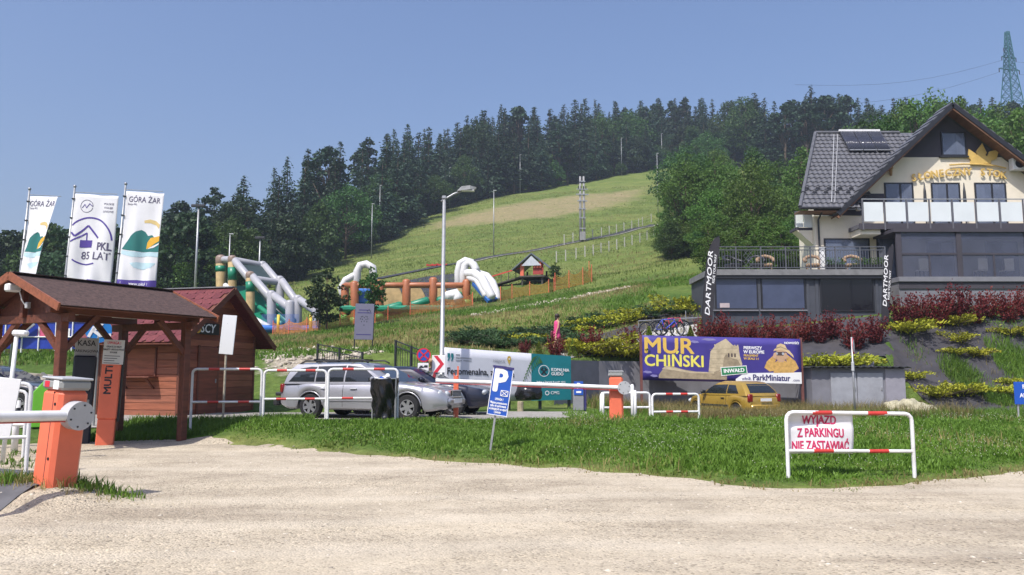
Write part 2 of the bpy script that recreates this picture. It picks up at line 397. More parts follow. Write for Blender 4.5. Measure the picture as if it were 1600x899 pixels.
bump(t, b, math_(t, 'ADD', math_(t, 'MULTIPLY', n2, .35), n1), 1.0, .5)
M_GROUND = m
me = npmesh('ground', V, Fq, M_GROUND, smooth=True)
for nm, dat in (('dry', dry), ('earth', earth), ('rubble', rub)):
    a = me.attributes.new(nm, 'FLOAT', 'POINT'); a.data.foreach_set('value', dat.astype(np.float32))
struct(link('ground', me, None))

def sheet(name, poly, mat_, res=.4, zoff=.006, wob=0.0, th=0):
    """a sheet laid on the terrain inside a polygon"""
    # densify the outline
    pts = []
    for i in range(len(poly)):
        a, b_ = Vector(poly[i]), Vector(poly[(i + 1) % len(poly)]); k = max(1, int((b_ - a).length / res))
        for j in range(k):
            p = a.lerp(b_, j / k); o = mnoise.noise_vector(Vector((p.x * 1.7, p.y * 1.7, 3.1))); pts.append((p.x + o.x * wob, p.y + o.y * wob))
    xs_ = [p[0] for p in pts]; ys_ = [p[1] for p in pts]
    g = np.array([(x_, y_) for x_ in np.arange(min(xs_), max(xs_), res) for y_ in np.arange(min(ys_), max(ys_), res)])
    ins = poly_mask(pts, g[:, 0], g[:, 1]) & (seg_dist(pts, g[:, 0], g[:, 1]) > res * .4); g = g[ins]
    n = len(pts); co = [Vector(p) for p in pts] + [Vector(p) for p in g]
    r = delaunay_2d_cdt(co, [], [list(range(n))], 1, 1e-5)
    vx = np.array([v.x for v in r[0]]); vy = np.array([v.y for v in r[0]]); z = h(vx, vy) + zoff
    return struct(link(name, npmesh(name, np.stack([vx, vy, z], 1), np.array([f for f in r[2] if len(f) == 3]), mat_, smooth=True), None))

# pale crushed-stone lot
m, t, b = nodes_of('crushed_stone'); 
v = t.nodes.new('ShaderNodeTexVoronoi'); v.inputs['Scale'].default_value = 46; co = t.nodes.new('ShaderNodeTexCoord'); t.links.new(co.outputs['Object'], v.inputs['Vector'])
v2 = t.nodes.new('ShaderNodeTexVoronoi'); v2.inputs['Scale'].default_value = 19; t.links.new(co.outputs['Object'], v2.inputs['Vector'])
sep = t.nodes.new('ShaderNodeSeparateColor'); t.links.new(v.outputs['Color'], sep.inputs[0])
base = ramp(t, noise(t, .8, 10, .75), [(.3, (.335, .29, .222)), (.5, (.45, .395, .306)), (.7, (.535, .475, .375))])
mp = t.nodes.new('ShaderNodeMapping'); mp.inputs['Scale'].default_value = (.25, 1.1, 1); mp.inputs['Rotation'].default_value = (0, 0, -.06); t.links.new(co.outputs['Object'], mp.inputs[0])
ruts = ramp(t, noise(t, .9, 6, .6, vec=mp.outputs[0]), [(.34, (.74, .72, .7)), (.47, (.95, .94, .92)), (.6, (1.04, 1.03, 1)), (.75, (1.13, 1.11, 1.06))])
col = mixc(t, 1., base, ruts, 'MULTIPLY')
st = ramp(t, sep.outputs[0], [(0, (.38, .37, .36)), (.1, (.7, .69, .67)), (.25, (.96, .95, .94)), (.8, (1.04, 1.02, 1)), (1, (1.3, 1.27, 1.2))])
coarse = ramp(t, noise(t, .35, 5, .6), [(.36, (.45,) * 3), (.58, (1,) * 3)])
col = mixc(t, coarse, col, mixc(t, 1., col, st, 'MULTIPLY'))
# wheel paths worn into the stone
sp3 = t.nodes.new('ShaderNodeSeparateXYZ'); t.links.new(co.outputs['Object'], sp3.inputs[0]); wig = noise(t, .22, 3, .5)
for y0_, am, fr_, ph_ in ((8.1, .5, .2, .4), (9.7, .5, .2, .4), (12.2, .35, .16, 2.0), (6.6, .4, .26, 1.2)):
    ln = math_(t, 'ADD', math_(t, 'MULTIPLY_ADD', math_(t, 'SINE', math_(t, 'MULTIPLY_ADD', sp3.outputs[0], fr_, ph_)), am, y0_), math_(t, 'MULTIPLY_ADD', wig, 1.2, -.6))
    ds = math_(t, 'ABSOLUTE', math_(t, 'SUBTRACT', sp3.outputs[1], ln)); mk = ramp(t, math_(t, 'ADD', ds, math_(t, 'MULTIPLY_ADD', noise(t, 5, 5, .7), .3, -.15)), [(.06, (.3,) * 3), (.36, (0, 0, 0))])
    col = mixc(t, mk, col, (.54, .48, .38))
t.links.new(col, b.inputs['Base Color']); b.inputs['Roughness'].default_value = .92; b.inputs['Specular IOR Level'].default_value = .15
hgt = math_(t, 'ADD', math_(t, 'MULTIPLY', v.outputs['Distance'], -1.0), math_(t, 'MULTIPLY', noise(t, 6, 8, .7), 1.5))
bump(t, b, math_(t, 'MULTIPLY', hgt, math_(t, 'MULTIPLY_ADD', noise(t, .35, 5, .6), 2.2, -.6)), .6, .03); M_GRAVEL = m
toe_pts = [p for p in TOE[:13]]
LOT = [(-30, -6), (14, -6), (26, 2), (30, 10.5)] + [(TOE[13][0], TOE[13][1])] + toe_pts[::-1] + [ground_hit(330, 694), (-6.6, 17.6), (-8.2, 18.2), (-10.5, 17.0), (-13, 14.6), (-30, 14.6)]
sheet('gravel_lot', LOT, M_GRAVEL, .3, .02, .16)

asph = mat('asphalt', (.105, .105, .11), .85, .25, 5, .4)
AS = [ground_hit(-160, 768), ground_hit(0, 762), ground_hit(70, 769), ground_hit(108, 777), ground_hit(70, 789), ground_hit(0, 806), ground_hit(-200, 850)]
sheet('asphalt_lane', [p for p in AS], asph, .2, .035, .05)
sheet('asphalt_drive', [(-22, 10.2), (-7.1, 10.2), (-7.2, 12.2), (-12, 14.4), (-22, 14.4)], asph, .3, .035, .1)
lotm = mat('parking_surface', (.3, .28, .25), .9, .2, 3, .5)
sheet('parking_area', [(-7.4, 19.4), (4.5, 19.4), (4.5, 24.3), (0, 24.6), (-12, 23.4), (-12, 19.4)], lotm, .5, .03, .1)
sheet('access_road', [(4.6, 24.2), (40, 23.6), (60, 24), (60, 28.2), (18, 28.6), (4.6, 29)], lotm, .6, .03, .05)
# ------------------------------------------------------------------ vegetation meshes
def unit(v): return v / np.maximum(np.linalg.norm(v, axis=1, keepdims=True), 1e-9)
def cards(c, d, L, Wd, name, mat_, g=rng, droop=0.0, fold=True):
    """leaf-shaped quads at centres c, long axis d, lengths L, widths Wd"""
    n = len(c); d = unit(d); r = unit(np.cross(d, unit(g.normal(size=(n, 3))))); L = np.broadcast_to(L, n)[:, None]; Wd = np.broadcast_to(Wd, n)[:, None]
    V = np.empty((n, 4, 3)); V[:, 0] = c - d * L * .5; V[:, 1] = c + r * Wd * .5 + d * L * .08; V[:, 2] = c + d * L * .5; V[:, 3] = c - r * Wd * .5 + d * L * .08
    V[:, 2, 2] -= droop * L[:, 0]
    return npmesh(name, V.reshape(-1, 3), np.arange(n * 4).reshape(n, 4), mat_)
bark = mat('bark', (.11, .08, .055), .95, .35, 9, .8, streak=(1, 1, .15))
barkp = mat('pale_bark', (.22, .18, .14), .95, .35, 7, .6, streak=(1, 1, .2))
L_SPR = leafmat('spruce_needles', (.014, .034, .019), (.034, .07, .034), (.06, .11, .05), .12)
L_DEC = leafmat('leaves_mid', (.026, .06, .014), (.058, .12, .026), (.1, .175, .042), .28)
L_DEC2 = leafmat('leaves_light', (.045, .095, .016), (.095, .175, .03), (.155, .24, .05), .3)
L_DEC3 = leafmat('leaves_dark', (.015, .036, .013), (.032, .066, .022), (.06, .1, .035), .2)
L_BARB = leafmat('barberry_leaves', (.055, .008, .008), (.17, .025, .024), (.33, .07, .055), .25, hue=.015)
L_JUN = leafmat('golden_juniper', (.13, .16, .014), (.36, .37, .03), (.58, .54, .06), .15, hue=.02)
L_JUND = leafmat('dark_juniper', (.025, .06, .022), (.055, .11, .04), (.1, .165, .055), .1, hue=.02)
L_GRASS = leafmat('grass_blades', (.066, .135, .016), (.13, .235, .03), (.2, .315, .052), .35, hue=0)
L_MEAD = leafmat('meadow_blades', (.09, .14, .025), (.16, .21, .045), (.24, .27, .07), .35, hue=0)
L_DRY = leafmat('dry_grass', (.16, .14, .05), (.3, .25, .1), (.42, .36, .17), .35, hue=0)

def spruce(seed, H_=20., R0=3.3, skirt=.12, dens=1.0):
    g = np.random.default_rng(seed); c = []; d = []; L = []
    nl = int(36 * dens)
    for i in range(nl):
        u = (i + g.random() * .6) / nl; z = H_ * (skirt + (1 - skirt) * u); rr = R0 * (1 - u) ** .95 * g.uniform(.72, 1.15) + .05
        for k in range(int(5 + 5 * (1 - u))):
            a = g.uniform(0, 2 * PI); rb = rr * g.uniform(.6, 1.1); m_ = int(4 + rb * 4.4)
            s = np.sqrt(g.uniform(.03, 1, m_)); off = g.normal(0, .14 + .09 * rb, (m_, 3))
            p = np.stack([np.cos(a) * s * rb, np.sin(a) * s * rb, z - .28 * s ** 1.3 * rb + .12 * s * s * rb], 1) + off
            c.append(p); d.append(np.stack([np.full(m_, np.cos(a)), np.full(m_, np.sin(a)), np.full(m_, -.35)], 1) + g.normal(0, .45, (m_, 3))); L.append((.4 + .6 * (1 - u)) * (.6 + .55 * g.random(m_)))
    c = np.concatenate(c); L = np.concatenate(L); d = np.concatenate(d)
    cr = cards(c, d, L * .9, L * .46, 'crown', L_SPR, g, .15)
    mb = MB(); mb.tube([(0, 0, -.5), (.05, 0, H_ * .4), (0, .05, H_ * .75), (0, 0, H_ * .98)], [.3, .2, .1, .02], 7)
    for i in range(14):
        a = g.uniform(0, 6.28); z = H_ * g.uniform(.06, .6); l = R0 * (1 - z / H_) * .8; mb.tube([(0, 0, z), (math.cos(a) * l, math.sin(a) * l, z - .2 * l)], [.04, .015], 4)
    return cr, mb.mesh('trunk', True), H_
def broadleaf(seed, H_=14., Rw=4.5, base=.2, ncl=70, leaf=.31, mat_=None, per=100, top=1.0, bk=None, cl=1.0):
    g = np.random.default_rng(seed); cs = []
    while len(cs) < ncl:
        p = g.uniform(-1, 1, 3); q = np.linalg.norm(p)
        if q < 1 and (q > .55 or g.random() < .35):
            zz_ = (p[2] + 1) / 2; prof = (math.sin(PI * min(1, zz_ * .86 + .16)) ** .7) if top == 1.0 else (1 - zz_) ** top + .15
            cs.append((p[0] * Rw * prof, p[1] * Rw * prof, H_ * (base + (1 - base) * (zz_ * .94)) , g.uniform(.55, 1.25)))
    cs = np.array(cs); c = []; d = []
    for x_, y_, z_, s_ in cs:
        k = int(per * s_ ** 1.5); v_ = unit(g.normal(size=(k, 3))); rad = cl * Rw * .27 * s_ * g.uniform(.4, 1.05, (k, 1)) ** .6
        c.append(np.array([x_, y_, z_]) + v_ * rad * np.array([1.1, 1.1, .75])); d.append(v_ * .8 + g.normal(0, .7, (k, 3)) + np.array([0, 0, -.3]))
    c = np.concatenate(c); d = np.concatenate(d); L = leaf * g.uniform(.7, 1.4, len(c))
    c[:, 2] = np.minimum(np.maximum(c[:, 2], H_ * base * .55), H_ - L * .4)
    cr = cards(c, d, L, L * .75, 'crown', mat_ or L_DEC, g, .1)
    mb = MB(); mb.tube([(0, 0, -.4), (.06, .03, H_ * .3), (-.05, .08, H_ * .6), (0, 0, H_ * .85)], [H_ * .016, H_ * .012, H_ * .007, .02], 7)
    for x_, y_, z_, s_ in cs[::3]:
        z0 = z_ * g.uniform(.4, .7); mb.tube([(0, 0, z0), (x_ * .5, y_ * .5, (z0 + z_) / 2 + .1), (x_, y_, z_)], [H_ * .006, H_ * .004, .012], 4)
    return cr, mb.mesh('trunk', True), H_
def tree_proto(cr, tr, Hh): return (cr, tr, Hh)
def plant_tree(kind, proto, loc, height, label, group, rz=None, wide=1.0, bk=bark, cat='tree'):
    cr, tr, H0 = proto; s = height / H0
    o = thing(kind, label, cat, loc, random.uniform(0, 6.28) if rz is None else rz, group); o.scale = (s * wide, s * wide, s)
    if len(tr.materials) == 0: tr.materials.append(bk)
    link('crown', cr, None, o); link('trunk', tr, None, o); return o

SPR = [spruce(11), spruce(12, R0=2.7), spruce(13, R0=3.9, skirt=.2), spruce(14, R0=3.0, skirt=.3, dens=.8)]
DEC = [broadleaf(21), broadleaf(22, Rw=3.6, mat_=L_DEC3), broadleaf(23, Rw=5, mat_=L_DEC), broadleaf(24, Rw=4, mat_=L_DEC2, ncl=60), broadleaf(25, 18, 3.0, .35, 55, .45, L_DEC3)]
PINE = [broadleaf(31, 20, 3.0, .5, 34, .5, L_SPR, 60), broadleaf(32, 20, 2.6, .42, 40, .5, L_SPR, 50)]
GREEN = [broadleaf(41, 16, 5.0, .05, 120, .3, L_DEC2, 85), broadleaf(42, 16, 4.2, .04, 110, .3, L_DEC, 85), broadleaf(43, 16, 4.6, .04, 110, .3, L_DEC2, 80, bk=barkp), broadleaf(44, 16, 3.4, .08, 90, .3, L_DEC2, 80)]

# ------------------------------------------------------------------ the forest on the hillside
sky_pts = np.array([(-80, 400), (0, 392), (30, 340), (60, 372), (110, 342), (180, 335), (230, 318), (265, 305), (300, 300), (340, 272), (380, 262), (440, 240), (480, 228), (520, 215), (560, 206), (620, 200), (650, 184), (690, 196), (730, 173), (790, 160), (845, 150), (900, 156), (950, 150), (1000, 156), (1090, 148), (1150, 151), (1195, 142), (1240, 158), (1295, 123), (1340, 147), (1440, 150), (1600, 150), (1700, 150)], float)
edge_px = np.array([(-120, 100), (0, 100), (150, 94), (250, 92), (340, 95), (400, 102), (440, 112), (500, 132), (560, 154), (640, 184), (700, 204), (780, 219), (850, 229), (960, 244), (1060, 254), (1120, 250), (1200, 215), (1300, 200), (1450, 190), (1620, 185), (1720, 185)], float)
placed = []
def free(x, y, dmin):
    for a, b_ in placed:
        if (a - x) ** 2 + (b_ - y) ** 2 < dmin * dmin: return False
    placed.append((x, y)); return True
rf = random.Random(5)
def landmark(px):
    for a, s in ((90, 'left of the flags'), (260, 'behind the flags'), (345, 'behind the floodlight mast'), (440, 'behind the inflatable slide'), (560, 'where the meadow starts'), (640, 'left of the street lamp'), (720, 'behind the street lamp'), (860, 'above the bare earth patch'), (1000, 'above the twin-pole mast'), (1090, 'at the top of the meadow'), (1260, 'beyond the big meadow tree'), (1440, 'behind the hotel roof')):
        if px < a: return s
    return 'below the pylon'
ORD = ['first', 'second', 'third', 'fourth', 'fifth', 'sixth', 'seventh', 'eighth', 'ninth', 'tenth']
def forest_tree(px, Y, row):
    x = X(px, Y); z = hz(x, Y)
    if not free(x, Y, 2.8 if row < 2 else 3.2): return
    top = np.interp(px, sky_pts[:, 0], sky_pts[:, 1])
    need = Zat(top + rf.choice([0, 2, 5, 9, 15, 24]) + rf.uniform(-3, 6), Y) - z
    hgt = min(max(need, 9), 29) if row >= 2 else min(max(need * rf.uniform(.55, .9), 8), rf.uniform(15, 24))
    r = rf.random(); rightside = px > 1090
    where = landmark(px)
    edge = 'at the forest edge' if row < 2 else 'deep in the forest'
    if row < 2 and r < .5 or row >= 2 and r < .1:
        if row < 2: hgt *= .8
        k = rf.randrange(len(DEC)); plant_tree('broadleaf_tree', DEC[k], (x, Y, z - .3), hgt, 'leafy green tree ' + edge + ' ' + where, 'leafy trees %s %s' % (edge, where), wide=rf.uniform(.9, 1.3) * (14 / hgt) ** .3)
    elif (.5 < r < .62 if row < 2 else r < .1 + (.2 if px < 620 else .12)):
        plant_tree('pine_tree', rf.choice(PINE), (x, Y, z - .3), hgt, 'ragged dark pine ' + edge + ' ' + where, 'pines %s %s' % (edge, where), wide=rf.uniform(1.2, 1.6))
    else:
        plant_tree('spruce_tree', rf.choice(SPR), (x, Y, z - .3), hgt, 'dark pointed spruce ' + edge + ' ' + where, 'spruces %s %s' % (edge, where), wide=rf.uniform(1.1, 1.7))
for row in range(6):
    px = -90.0
    while px < 1690:
        Y = np.interp(px, edge_px[:, 0], edge_px[:, 1]) + row * 7.5 + rf.uniform(-2.5, 2.5)
        if not (px > 1130 and row < 2): forest_tree(px + rf.uniform(-5, 5), Y, row)
        sp = {0: 3.8, 1: 4.4}.get(row, 4.2 + .4 * row)
        px += sp * FPX / Y * rf.uniform(.8, 1.2)
# leafy undergrowth that closes the forest edge
px = -80.0; UND = [broadleaf(26, 9, 4.2, .02, 70, .4, L_DEC3), broadleaf(27, 9, 3.8, .02, 64, .4, L_DEC)]
while px < 1100:
    Y = np.interp(px, edge_px[:, 0], edge_px[:, 1]) + rf.uniform(-1.5, 4); x = X(px, Y)
    plant_tree('edge_shrub', rf.choice(UND), (x, Y, hz(x, Y) - .3), rf.uniform(5, 10) * (1.25 if px < 520 else 1), 'low leafy shrub tree at the forest edge ' + landmark(px), 'edge shrubs ' + landmark(px), wide=rf.uniform(.8, 1.1), cat='shrub')
    px += 5.6 * FPX / Y * rf.uniform(.8, 1.2)
# nearer leafy trees to the right of the meadow and behind the hotel
near_sky = np.array([(1030, 300), (1060, 232), (1100, 232), (1150, 240), (1200, 208), (1260, 200), (1330, 190), (1390, 160), (1440, 128), (1500, 130), (1560, 150), (1620, 140), (1800, 150)], float)
tree_spots = [(1078, 92, 0, 'large dense leafy tree at the right edge of the meadow'), (1108, 99, 1, 'leafy tree just behind the large tree at the meadow edge'), (1050, 97, 3, 'slim leafy tree leaning out at the meadow edge')]
for px, Y, k, lab in tree_spots:
    x = X(px, Y); z = hz(x, Y); plant_tree('broadleaf_tree', GREEN[k], (x, Y, z - .3), Zat(np.interp(px, near_sky[:, 0], near_sky[:, 1]) + (35 if k == 3 else 0), Y) - z, lab, None, wide=.95)
for px, Y in ((1395, 104), (1432, 100), (1462, 108), (1500, 104), (1545, 110), (1590, 104), (1640, 108), (1330, 112), (1285, 106)):
    x = P(px, 200, Y).x; z = hz(x, Y)
    if free(x, Y, 1.0): plant_tree('broadleaf_tree', rf.choice(GREEN), (x, Y, z - .3), min(30, Zat(np.interp(px, near_sky[:, 0], near_sky[:, 1]) + rf.uniform(-4, 6), Y) - z), 'tall bright leafy tree topping the ridge behind the hotel', 'tall trees topping the ridge behind the hotel', wide=.8)
for i in range(26):
    px = rf.uniform(1078, 1150); Y = rf.uniform(104, 236); x = X(px, Y); z = hz(x, Y)
    if free(x, Y, 4.0): plant_tree('broadleaf_tree', rf.choice(GREEN + DEC), (x, Y, z - .3), rf.uniform(10, 17), 'leafy tree in the belt behind the large meadow tree', 'trees behind the large meadow tree', wide=rf.uniform(.9, 1.2))
for i in range(64):
    px = rf.uniform(1105, 1680); Y = rf.uniform(70, 128); x = X(px, Y); z = hz(x, Y)
    if 1230 < px and Y < 64: continue
    if not free(x, Y, 4.2): continue
    need = Zat(np.interp(px, near_sky[:, 0], near_sky[:, 1]) + rf.choice([2, 14, 35, 60]), Y) - z
    kk = 'between the meadow and the hotel roof' if px < 1260 else 'behind the hotel'
    plant_tree('broadleaf_tree', rf.choice(GREEN), (x, Y, z - .3), min(max(need, 8), 24), 'bright leafy tree ' + kk, 'leafy trees ' + kk, wide=rf.uniform(.8, 1.1))
# undergrowth shrubs at the foot of those trees
for i in range(46):
    px = rf.uniform(1048, 1290); Y = rf.uniform(58, 84) if px > 1110 else rf.uniform(88, 94); x = X(px, Y)
    plant_tree('leafy_shrub', GREEN[i % 4], (x, Y, hz(x, Y) - .2), rf.uniform(3, 5.5), 'leafy shrub in the thicket left of the hotel', 'thicket shrubs left of the hotel', wide=1.5, cat='shrub')

# young trees near the inflatables
LEAFT = [broadleaf(51, 5.6, 1.5, .12, 60, .2, L_DEC3, 60, cl=1.1), broadleaf(52, 5.2, 1.15, .2, 46, .2, L_DEC, 46, cl=1.1)]
def tree_at(px, Y, pytop, proto, lab, wide=1.0):
    p = G(px, Y); return plant_tree('young_tree', proto, p, Zat(pytop, Y) - p.z, lab, None, wide=wide)
tree_at(508, 56, 412, LEAFT[0], 'round young tree standing right of the grey inflatable slide', 1.05)
tree_at(579, 57, 412, LEAFT[1], 'slender young tree in front of the brown inflatable', .95)
tree_at(868, 74, 408, LEAFT[1], 'small sparse tree beside the roofed wooden platform', 1.2)

# ------------------------------------------------------------------ garden shrubs
def barberry(seed):
    g = np.random.default_rng(seed); c = []; d = []
    for i in range(46):
        a = g.uniform(0, 6.28); r0 = .18 * g.random(); lean = g.uniform(.05, .62) ; l = g.uniform(.55, 1.1) * (1.12 - lean * .35)
        k = 26; s = g.uniform(.12, 1, k); dirv = np.array([math.cos(a) * lean, math.sin(a) * lean, 1.0])
        c.append(np.array([math.cos(a) * r0, math.sin(a) * r0, 0]) + s[:, None] * l * dirv / np.linalg.norm(dirv) * np.array([1, 1, 1]) + g.normal(0, .035, (k, 3))); d.append(np.tile(dirv, (k, 1)) + g.normal(0, .7, (k, 3)))
    return cards(np.concatenate(c), np.concatenate(d), .085, .05, 'foliage', L_BARB, g)
def juniper(seed, m_, lift=.35, nb=34):
    g = np.random.default_rng(seed); c = []; d = []
    for i in range(nb):
        a = g.uniform(0, 6.28); l = g.uniform(.35, 1.0); k = 34; s = g.uniform(.15, 1, k) ** .8
        e = g.uniform(.05, lift)
        px_ = np.cos(a) * s * l; py_ = np.sin(a) * s * l; pz = e * s * l + .12 * np.sin(s * PI) * l + .04
        w_ = .12 * (1.05 - s)[:, None] + .025
        c.append(np.stack([px_, py_, pz], 1) + g.normal(0, 1, (k, 3)) * w_ * np.array([1, 1, .6])); d.append(np.stack([np.full(k, np.cos(a)), np.full(k, np.sin(a)), np.full(k, .45)], 1) + g.normal(0, .5, (k, 3)))
    return cards(np.concatenate(c), np.concatenate(d), .13, .05, 'foliage', m_, g)
def cone(seed):
    g = np.random.default_rng(seed); n = 900; u = g.random(n) ** 1.3; a = g.uniform(0, 6.28, n); r = .32 * (1 - u) * g.uniform(.75, 1.08, n) + .01
    c = np.stack([np.cos(a) * r, np.sin(a) * r, u * 1.0 + .02], 1); d = np.stack([np.cos(a) * .5, np.sin(a) * .5, np.ones(n)], 1) + g.normal(0, .35, (n, 3))
    return cards(c, d, .1, .045, 'foliage', L_JUN2, g)
L_JUN2 = leafmat('dwarf_conifer', (.06, .09, .012), (.15, .2, .025), (.28, .32, .05), .12, hue=.02)
def twig_mesh(seed, n=12, up=1.0):
    g = random.Random(seed); mb = MB()
    for i in range(n):
        a = g.uniform(0, 6.28); l = g.uniform(.4, .8); mb.tube([(0, 0, -.05), (math.cos(a) * l * .4 / up, math.sin(a) * l * .4 / up, l * .5 * up), (math.cos(a) * l * .75 / up, math.sin(a) * l * .75 / up, l * .85 * up)], [.014, .01, .004], 4)
    return mb.mesh('stems', True)
BARB = [barberry(61), barberry(62), barberry(63)]; JUNY = [juniper(71, L_JUN), juniper(72, L_JUN, .25), juniper(73, L_JUN, .5)]; JUND = [juniper(74, L_JUND, .5, 46), juniper(75, L_JUND, .35, 46)]; CONE = [cone(81)]
TW_UP = twig_mesh(1, 14, 1.3); TW_FL = twig_mesh(2, 12, .45); TW_CN = MB().tube([(0, 0, -.05), (0, 0, .9)], [.025, .004], 5).mesh('stems'); 
for q_ in (TW_UP, TW_FL, TW_CN): q_.materials.append(bark)
def shrub(kind, meshes, tw, p, size, lab, group=None, flat=1.0, cat='shrub'):
    o = thing(kind, lab, cat, p, rf.uniform(0, 6.28), group); o.scale = (size, size, size * flat)
    link('foliage', rf.choice(meshes), None, o); link('stems', tw, None, o); return o
# dark red barberries along the hotel terrace
for i, px in enumerate([1414, 1442, 1470, 1497, 1525, 1552, 1580, 1608]):
    p = G(px, 37.0 + .25 * (i % 2)); s = [1.5, 1.4, 1.6, 1.65, 1.5, 1.35, 1.4, 1.4][i]
    shrub('barberry_shrub', BARB, TW_UP, p, s, ORD[i] + ' dark red barberry from the left in the row below the veranda')
for i, px in enumerate([1102, 1124, 1146, 1168, 1190, 1212, 1236, 1258, 1282, 1300]):
    p = G(px, 36.6 + .3 * (i % 2)); shrub('barberry_shrub', BARB, TW_UP, p, rf.uniform(1.05, 1.35), ORD[i] + ' dark red barberry from the left in the row below the pavilion')
for px, Y, s, lab in [(1335, 35.6, 1.5, 'large dark red barberry left of the black banner by the embankment'), (1368, 35.8, 1.3, 'dark red barberry touching the foot of the right black feather banner'), (923, 33.9, 1.2, 'dark red barberry beside the concrete ramp, left one'), (985, 35.4, 1.1, 'dark red barberry left of the bicycles'), (868, 32.6, .9, 'dark red barberry in front of the woman in pink'), (820, 32.4, .6, 'low red barberry behind the white banner')]:
    p = G(px, Y); shrub('barberry_shrub', BARB, TW_UP, p, s, lab)
# golden junipers
JY = [(905, 33.6, 1.2), (935, 33.9, 1.3), (962, 34.1, 1.2), (990, 34.3, 1.3), (1268, 34.6, 1.3), (1296, 34.7, 1.4), (1328, 34.7, 1.2)]
for px, Y, s in JY:
    p = G(px, Y + .15); p.z = 1.75 if px > 1200 else p.z
    shrub('golden_juniper', JUNY, TW_FL, p, s * 1.35, ORD[JY.index((px, Y, s)) % 4] + ' golden juniper from the left spilling over the grey wall ' + ('left of' if px < 1100 else 'right of') + ' the purple billboard', None, 1.0)
def on_slope(px, py):
    best = None
    for Y in np.arange(28, 42, .05):
        x = X(px, Y); 
        if P(px, py, Y).z <= hz(x, Y): best = Y; break
    Y = best or 36; return G(px, Y)
for px, py, s, lab in [(1422, 520, 1.35, 'broad golden juniper near the foot of the right feather banner'), (1499, 508, 1.0, 'golden juniper high on the embankment below the barberries'), (1502, 537, .8, 'small golden juniper midway up the dark embankment'), (1494, 556, .75, 'golden juniper mid embankment, left half of a pair'), (1525, 558, .8, 'golden juniper mid embankment, right half of a pair'), (1582, 525, 1.0, 'golden juniper on the embankment at the right edge'), (1462, 622, 1.0, 'golden juniper at the embankment foot beside the pale boulders'), (1500, 618, 1.1, 'golden juniper at the embankment foot, middle one'), (1556, 618, 1.0, 'golden juniper at the embankment foot near the blue sign'), (1426, 594, .7, 'small golden juniper right of the grey shed'), (1574, 600, .6, 'small golden juniper above the blue sign'), (910, 590, .75, 'golden juniper growing out of the wall beside the teal banner'), (1048, 466, 1.3, 'sprawling golden juniper left of the feather banner')]:
    p = G(905, 32.7) if px == 910 else on_slope(px, py)
    if px == 910: p.z = .75
    if px == 1048: p = G(1058, 43)
    shrub('golden_juniper', JUNY, TW_FL, p, s * 1.2, lab, None, 1.05)
# dark junipers on the slope above the path
for i in range(40):
    u = rf.random(); px = 705 + 190 * u; Y = rf.uniform(33.5, 39) + u * 1.5; p = G(px, Y)
    shrub('dark_juniper', JUND, TW_FL, p, rf.uniform(.8, 1.25), 'dark green spreading juniper on the slope behind the white banner', 'dark junipers behind the banner', .8)
for i in range(26):
    u = rf.random(); px = 890 + 200 * u; Y = 40.6 + rf.uniform(-.8, 2.2) + u * 2; p = G(px, Y)
    shrub('dark_juniper', JUND, TW_FL, p, rf.uniform(.9, 1.35), 'dark green juniper on the slope above the ramp', 'dark junipers above the ramp', .9)
for px, Y in [(895, 40.2), (910, 41.0), (932, 40.8), (955, 41.2), (968, 41.8), (985, 41.2), (1000, 42.4), (1020, 42.0), (1040, 42.6), (1062, 42.0), (1080, 42.2), (850, 37.0), (800, 36.2)]:
    shrub('golden_juniper', JUNY, TW_FL, G(px, Y), rf.uniform(1.1, 1.5), 'yellow-green juniper among the dark ones above the ramp', 'yellow junipers above the ramp', .9)
for px, Y, pt, lab in [(842, 31.9, 534, 'small conical conifer behind the fern on the banner'), (895, 33.1, 531, 'small conical conifer right of the woman in pink'), (949, 34.6, 529, 'small conical conifer beside the concrete ramp'), (1015, 35.2, 512, 'small conical conifer left of the bicycles'), (1080, 35.6, 511, 'small conical conifer right of the bicycles')]:
    p = G(px, Y); shrub('dwarf_conifer', CONE, TW_CN, p, max(.6, Zat(pt, Y) - p.z), lab)

# ------------------------------------------------------------------ grass (real blades)
def grass(name, x, y, hgt, m_, lab, cat='grass', blades=4, wid=.012, spread=.05, zo=0.0):
    n = len(x); g = rng; x = np.repeat(x, blades); y = np.repeat(y, blades); hh = np.repeat(hgt, blades) * g.uniform(.5, 1.2, n * blades)
    x = x + g.normal(0, spread, len(x)); y = y + g.normal(0, spread, len(x)); z = h(x, y) - .02 + zo
    a = g.uniform(0, 6.28, len(x)); l = g.uniform(.1, .75, len(x)); b_ = g.uniform(0, 6.28, len(x)); wv = np.stack([np.cos(b_), np.sin(b_), 0 * a], 1) * (wid * g.uniform(.6, 1.5, len(x)))[:, None]
    base = np.stack([x, y, z], 1); mid = base + np.stack([np.cos(a) * l * hh * .35, np.sin(a) * l * hh * .35, hh * .6], 1); tip = base + np.stack([np.cos(a) * l * hh, np.sin(a) * l * hh, hh * (1 - .25 * l)], 1)
    N = len(x); V = np.empty((N, 5, 3)); V[:, 0] = base - wv; V[:, 1] = base + wv; V[:, 2] = mid + wv * .8; V[:, 3] = mid - wv * .8; V[:, 4] = tip
    i0 = np.arange(N) * 5; T = np.concatenate([np.stack([i0, i0 + 1, i0 + 2], 1), np.stack([i0, i0 + 2, i0 + 3], 1), np.stack([i0 + 3, i0 + 2, i0 + 4], 1)])
    o = link(name, npmesh(name, V.reshape(-1, 3), T, m_), None); struct(o, 'stuff'); return tag(o, lab, cat)
def scatter(n, x0, x1, y0, y1): return rng.uniform(x0, x1, n), rng.uniform(y0, y1, n)
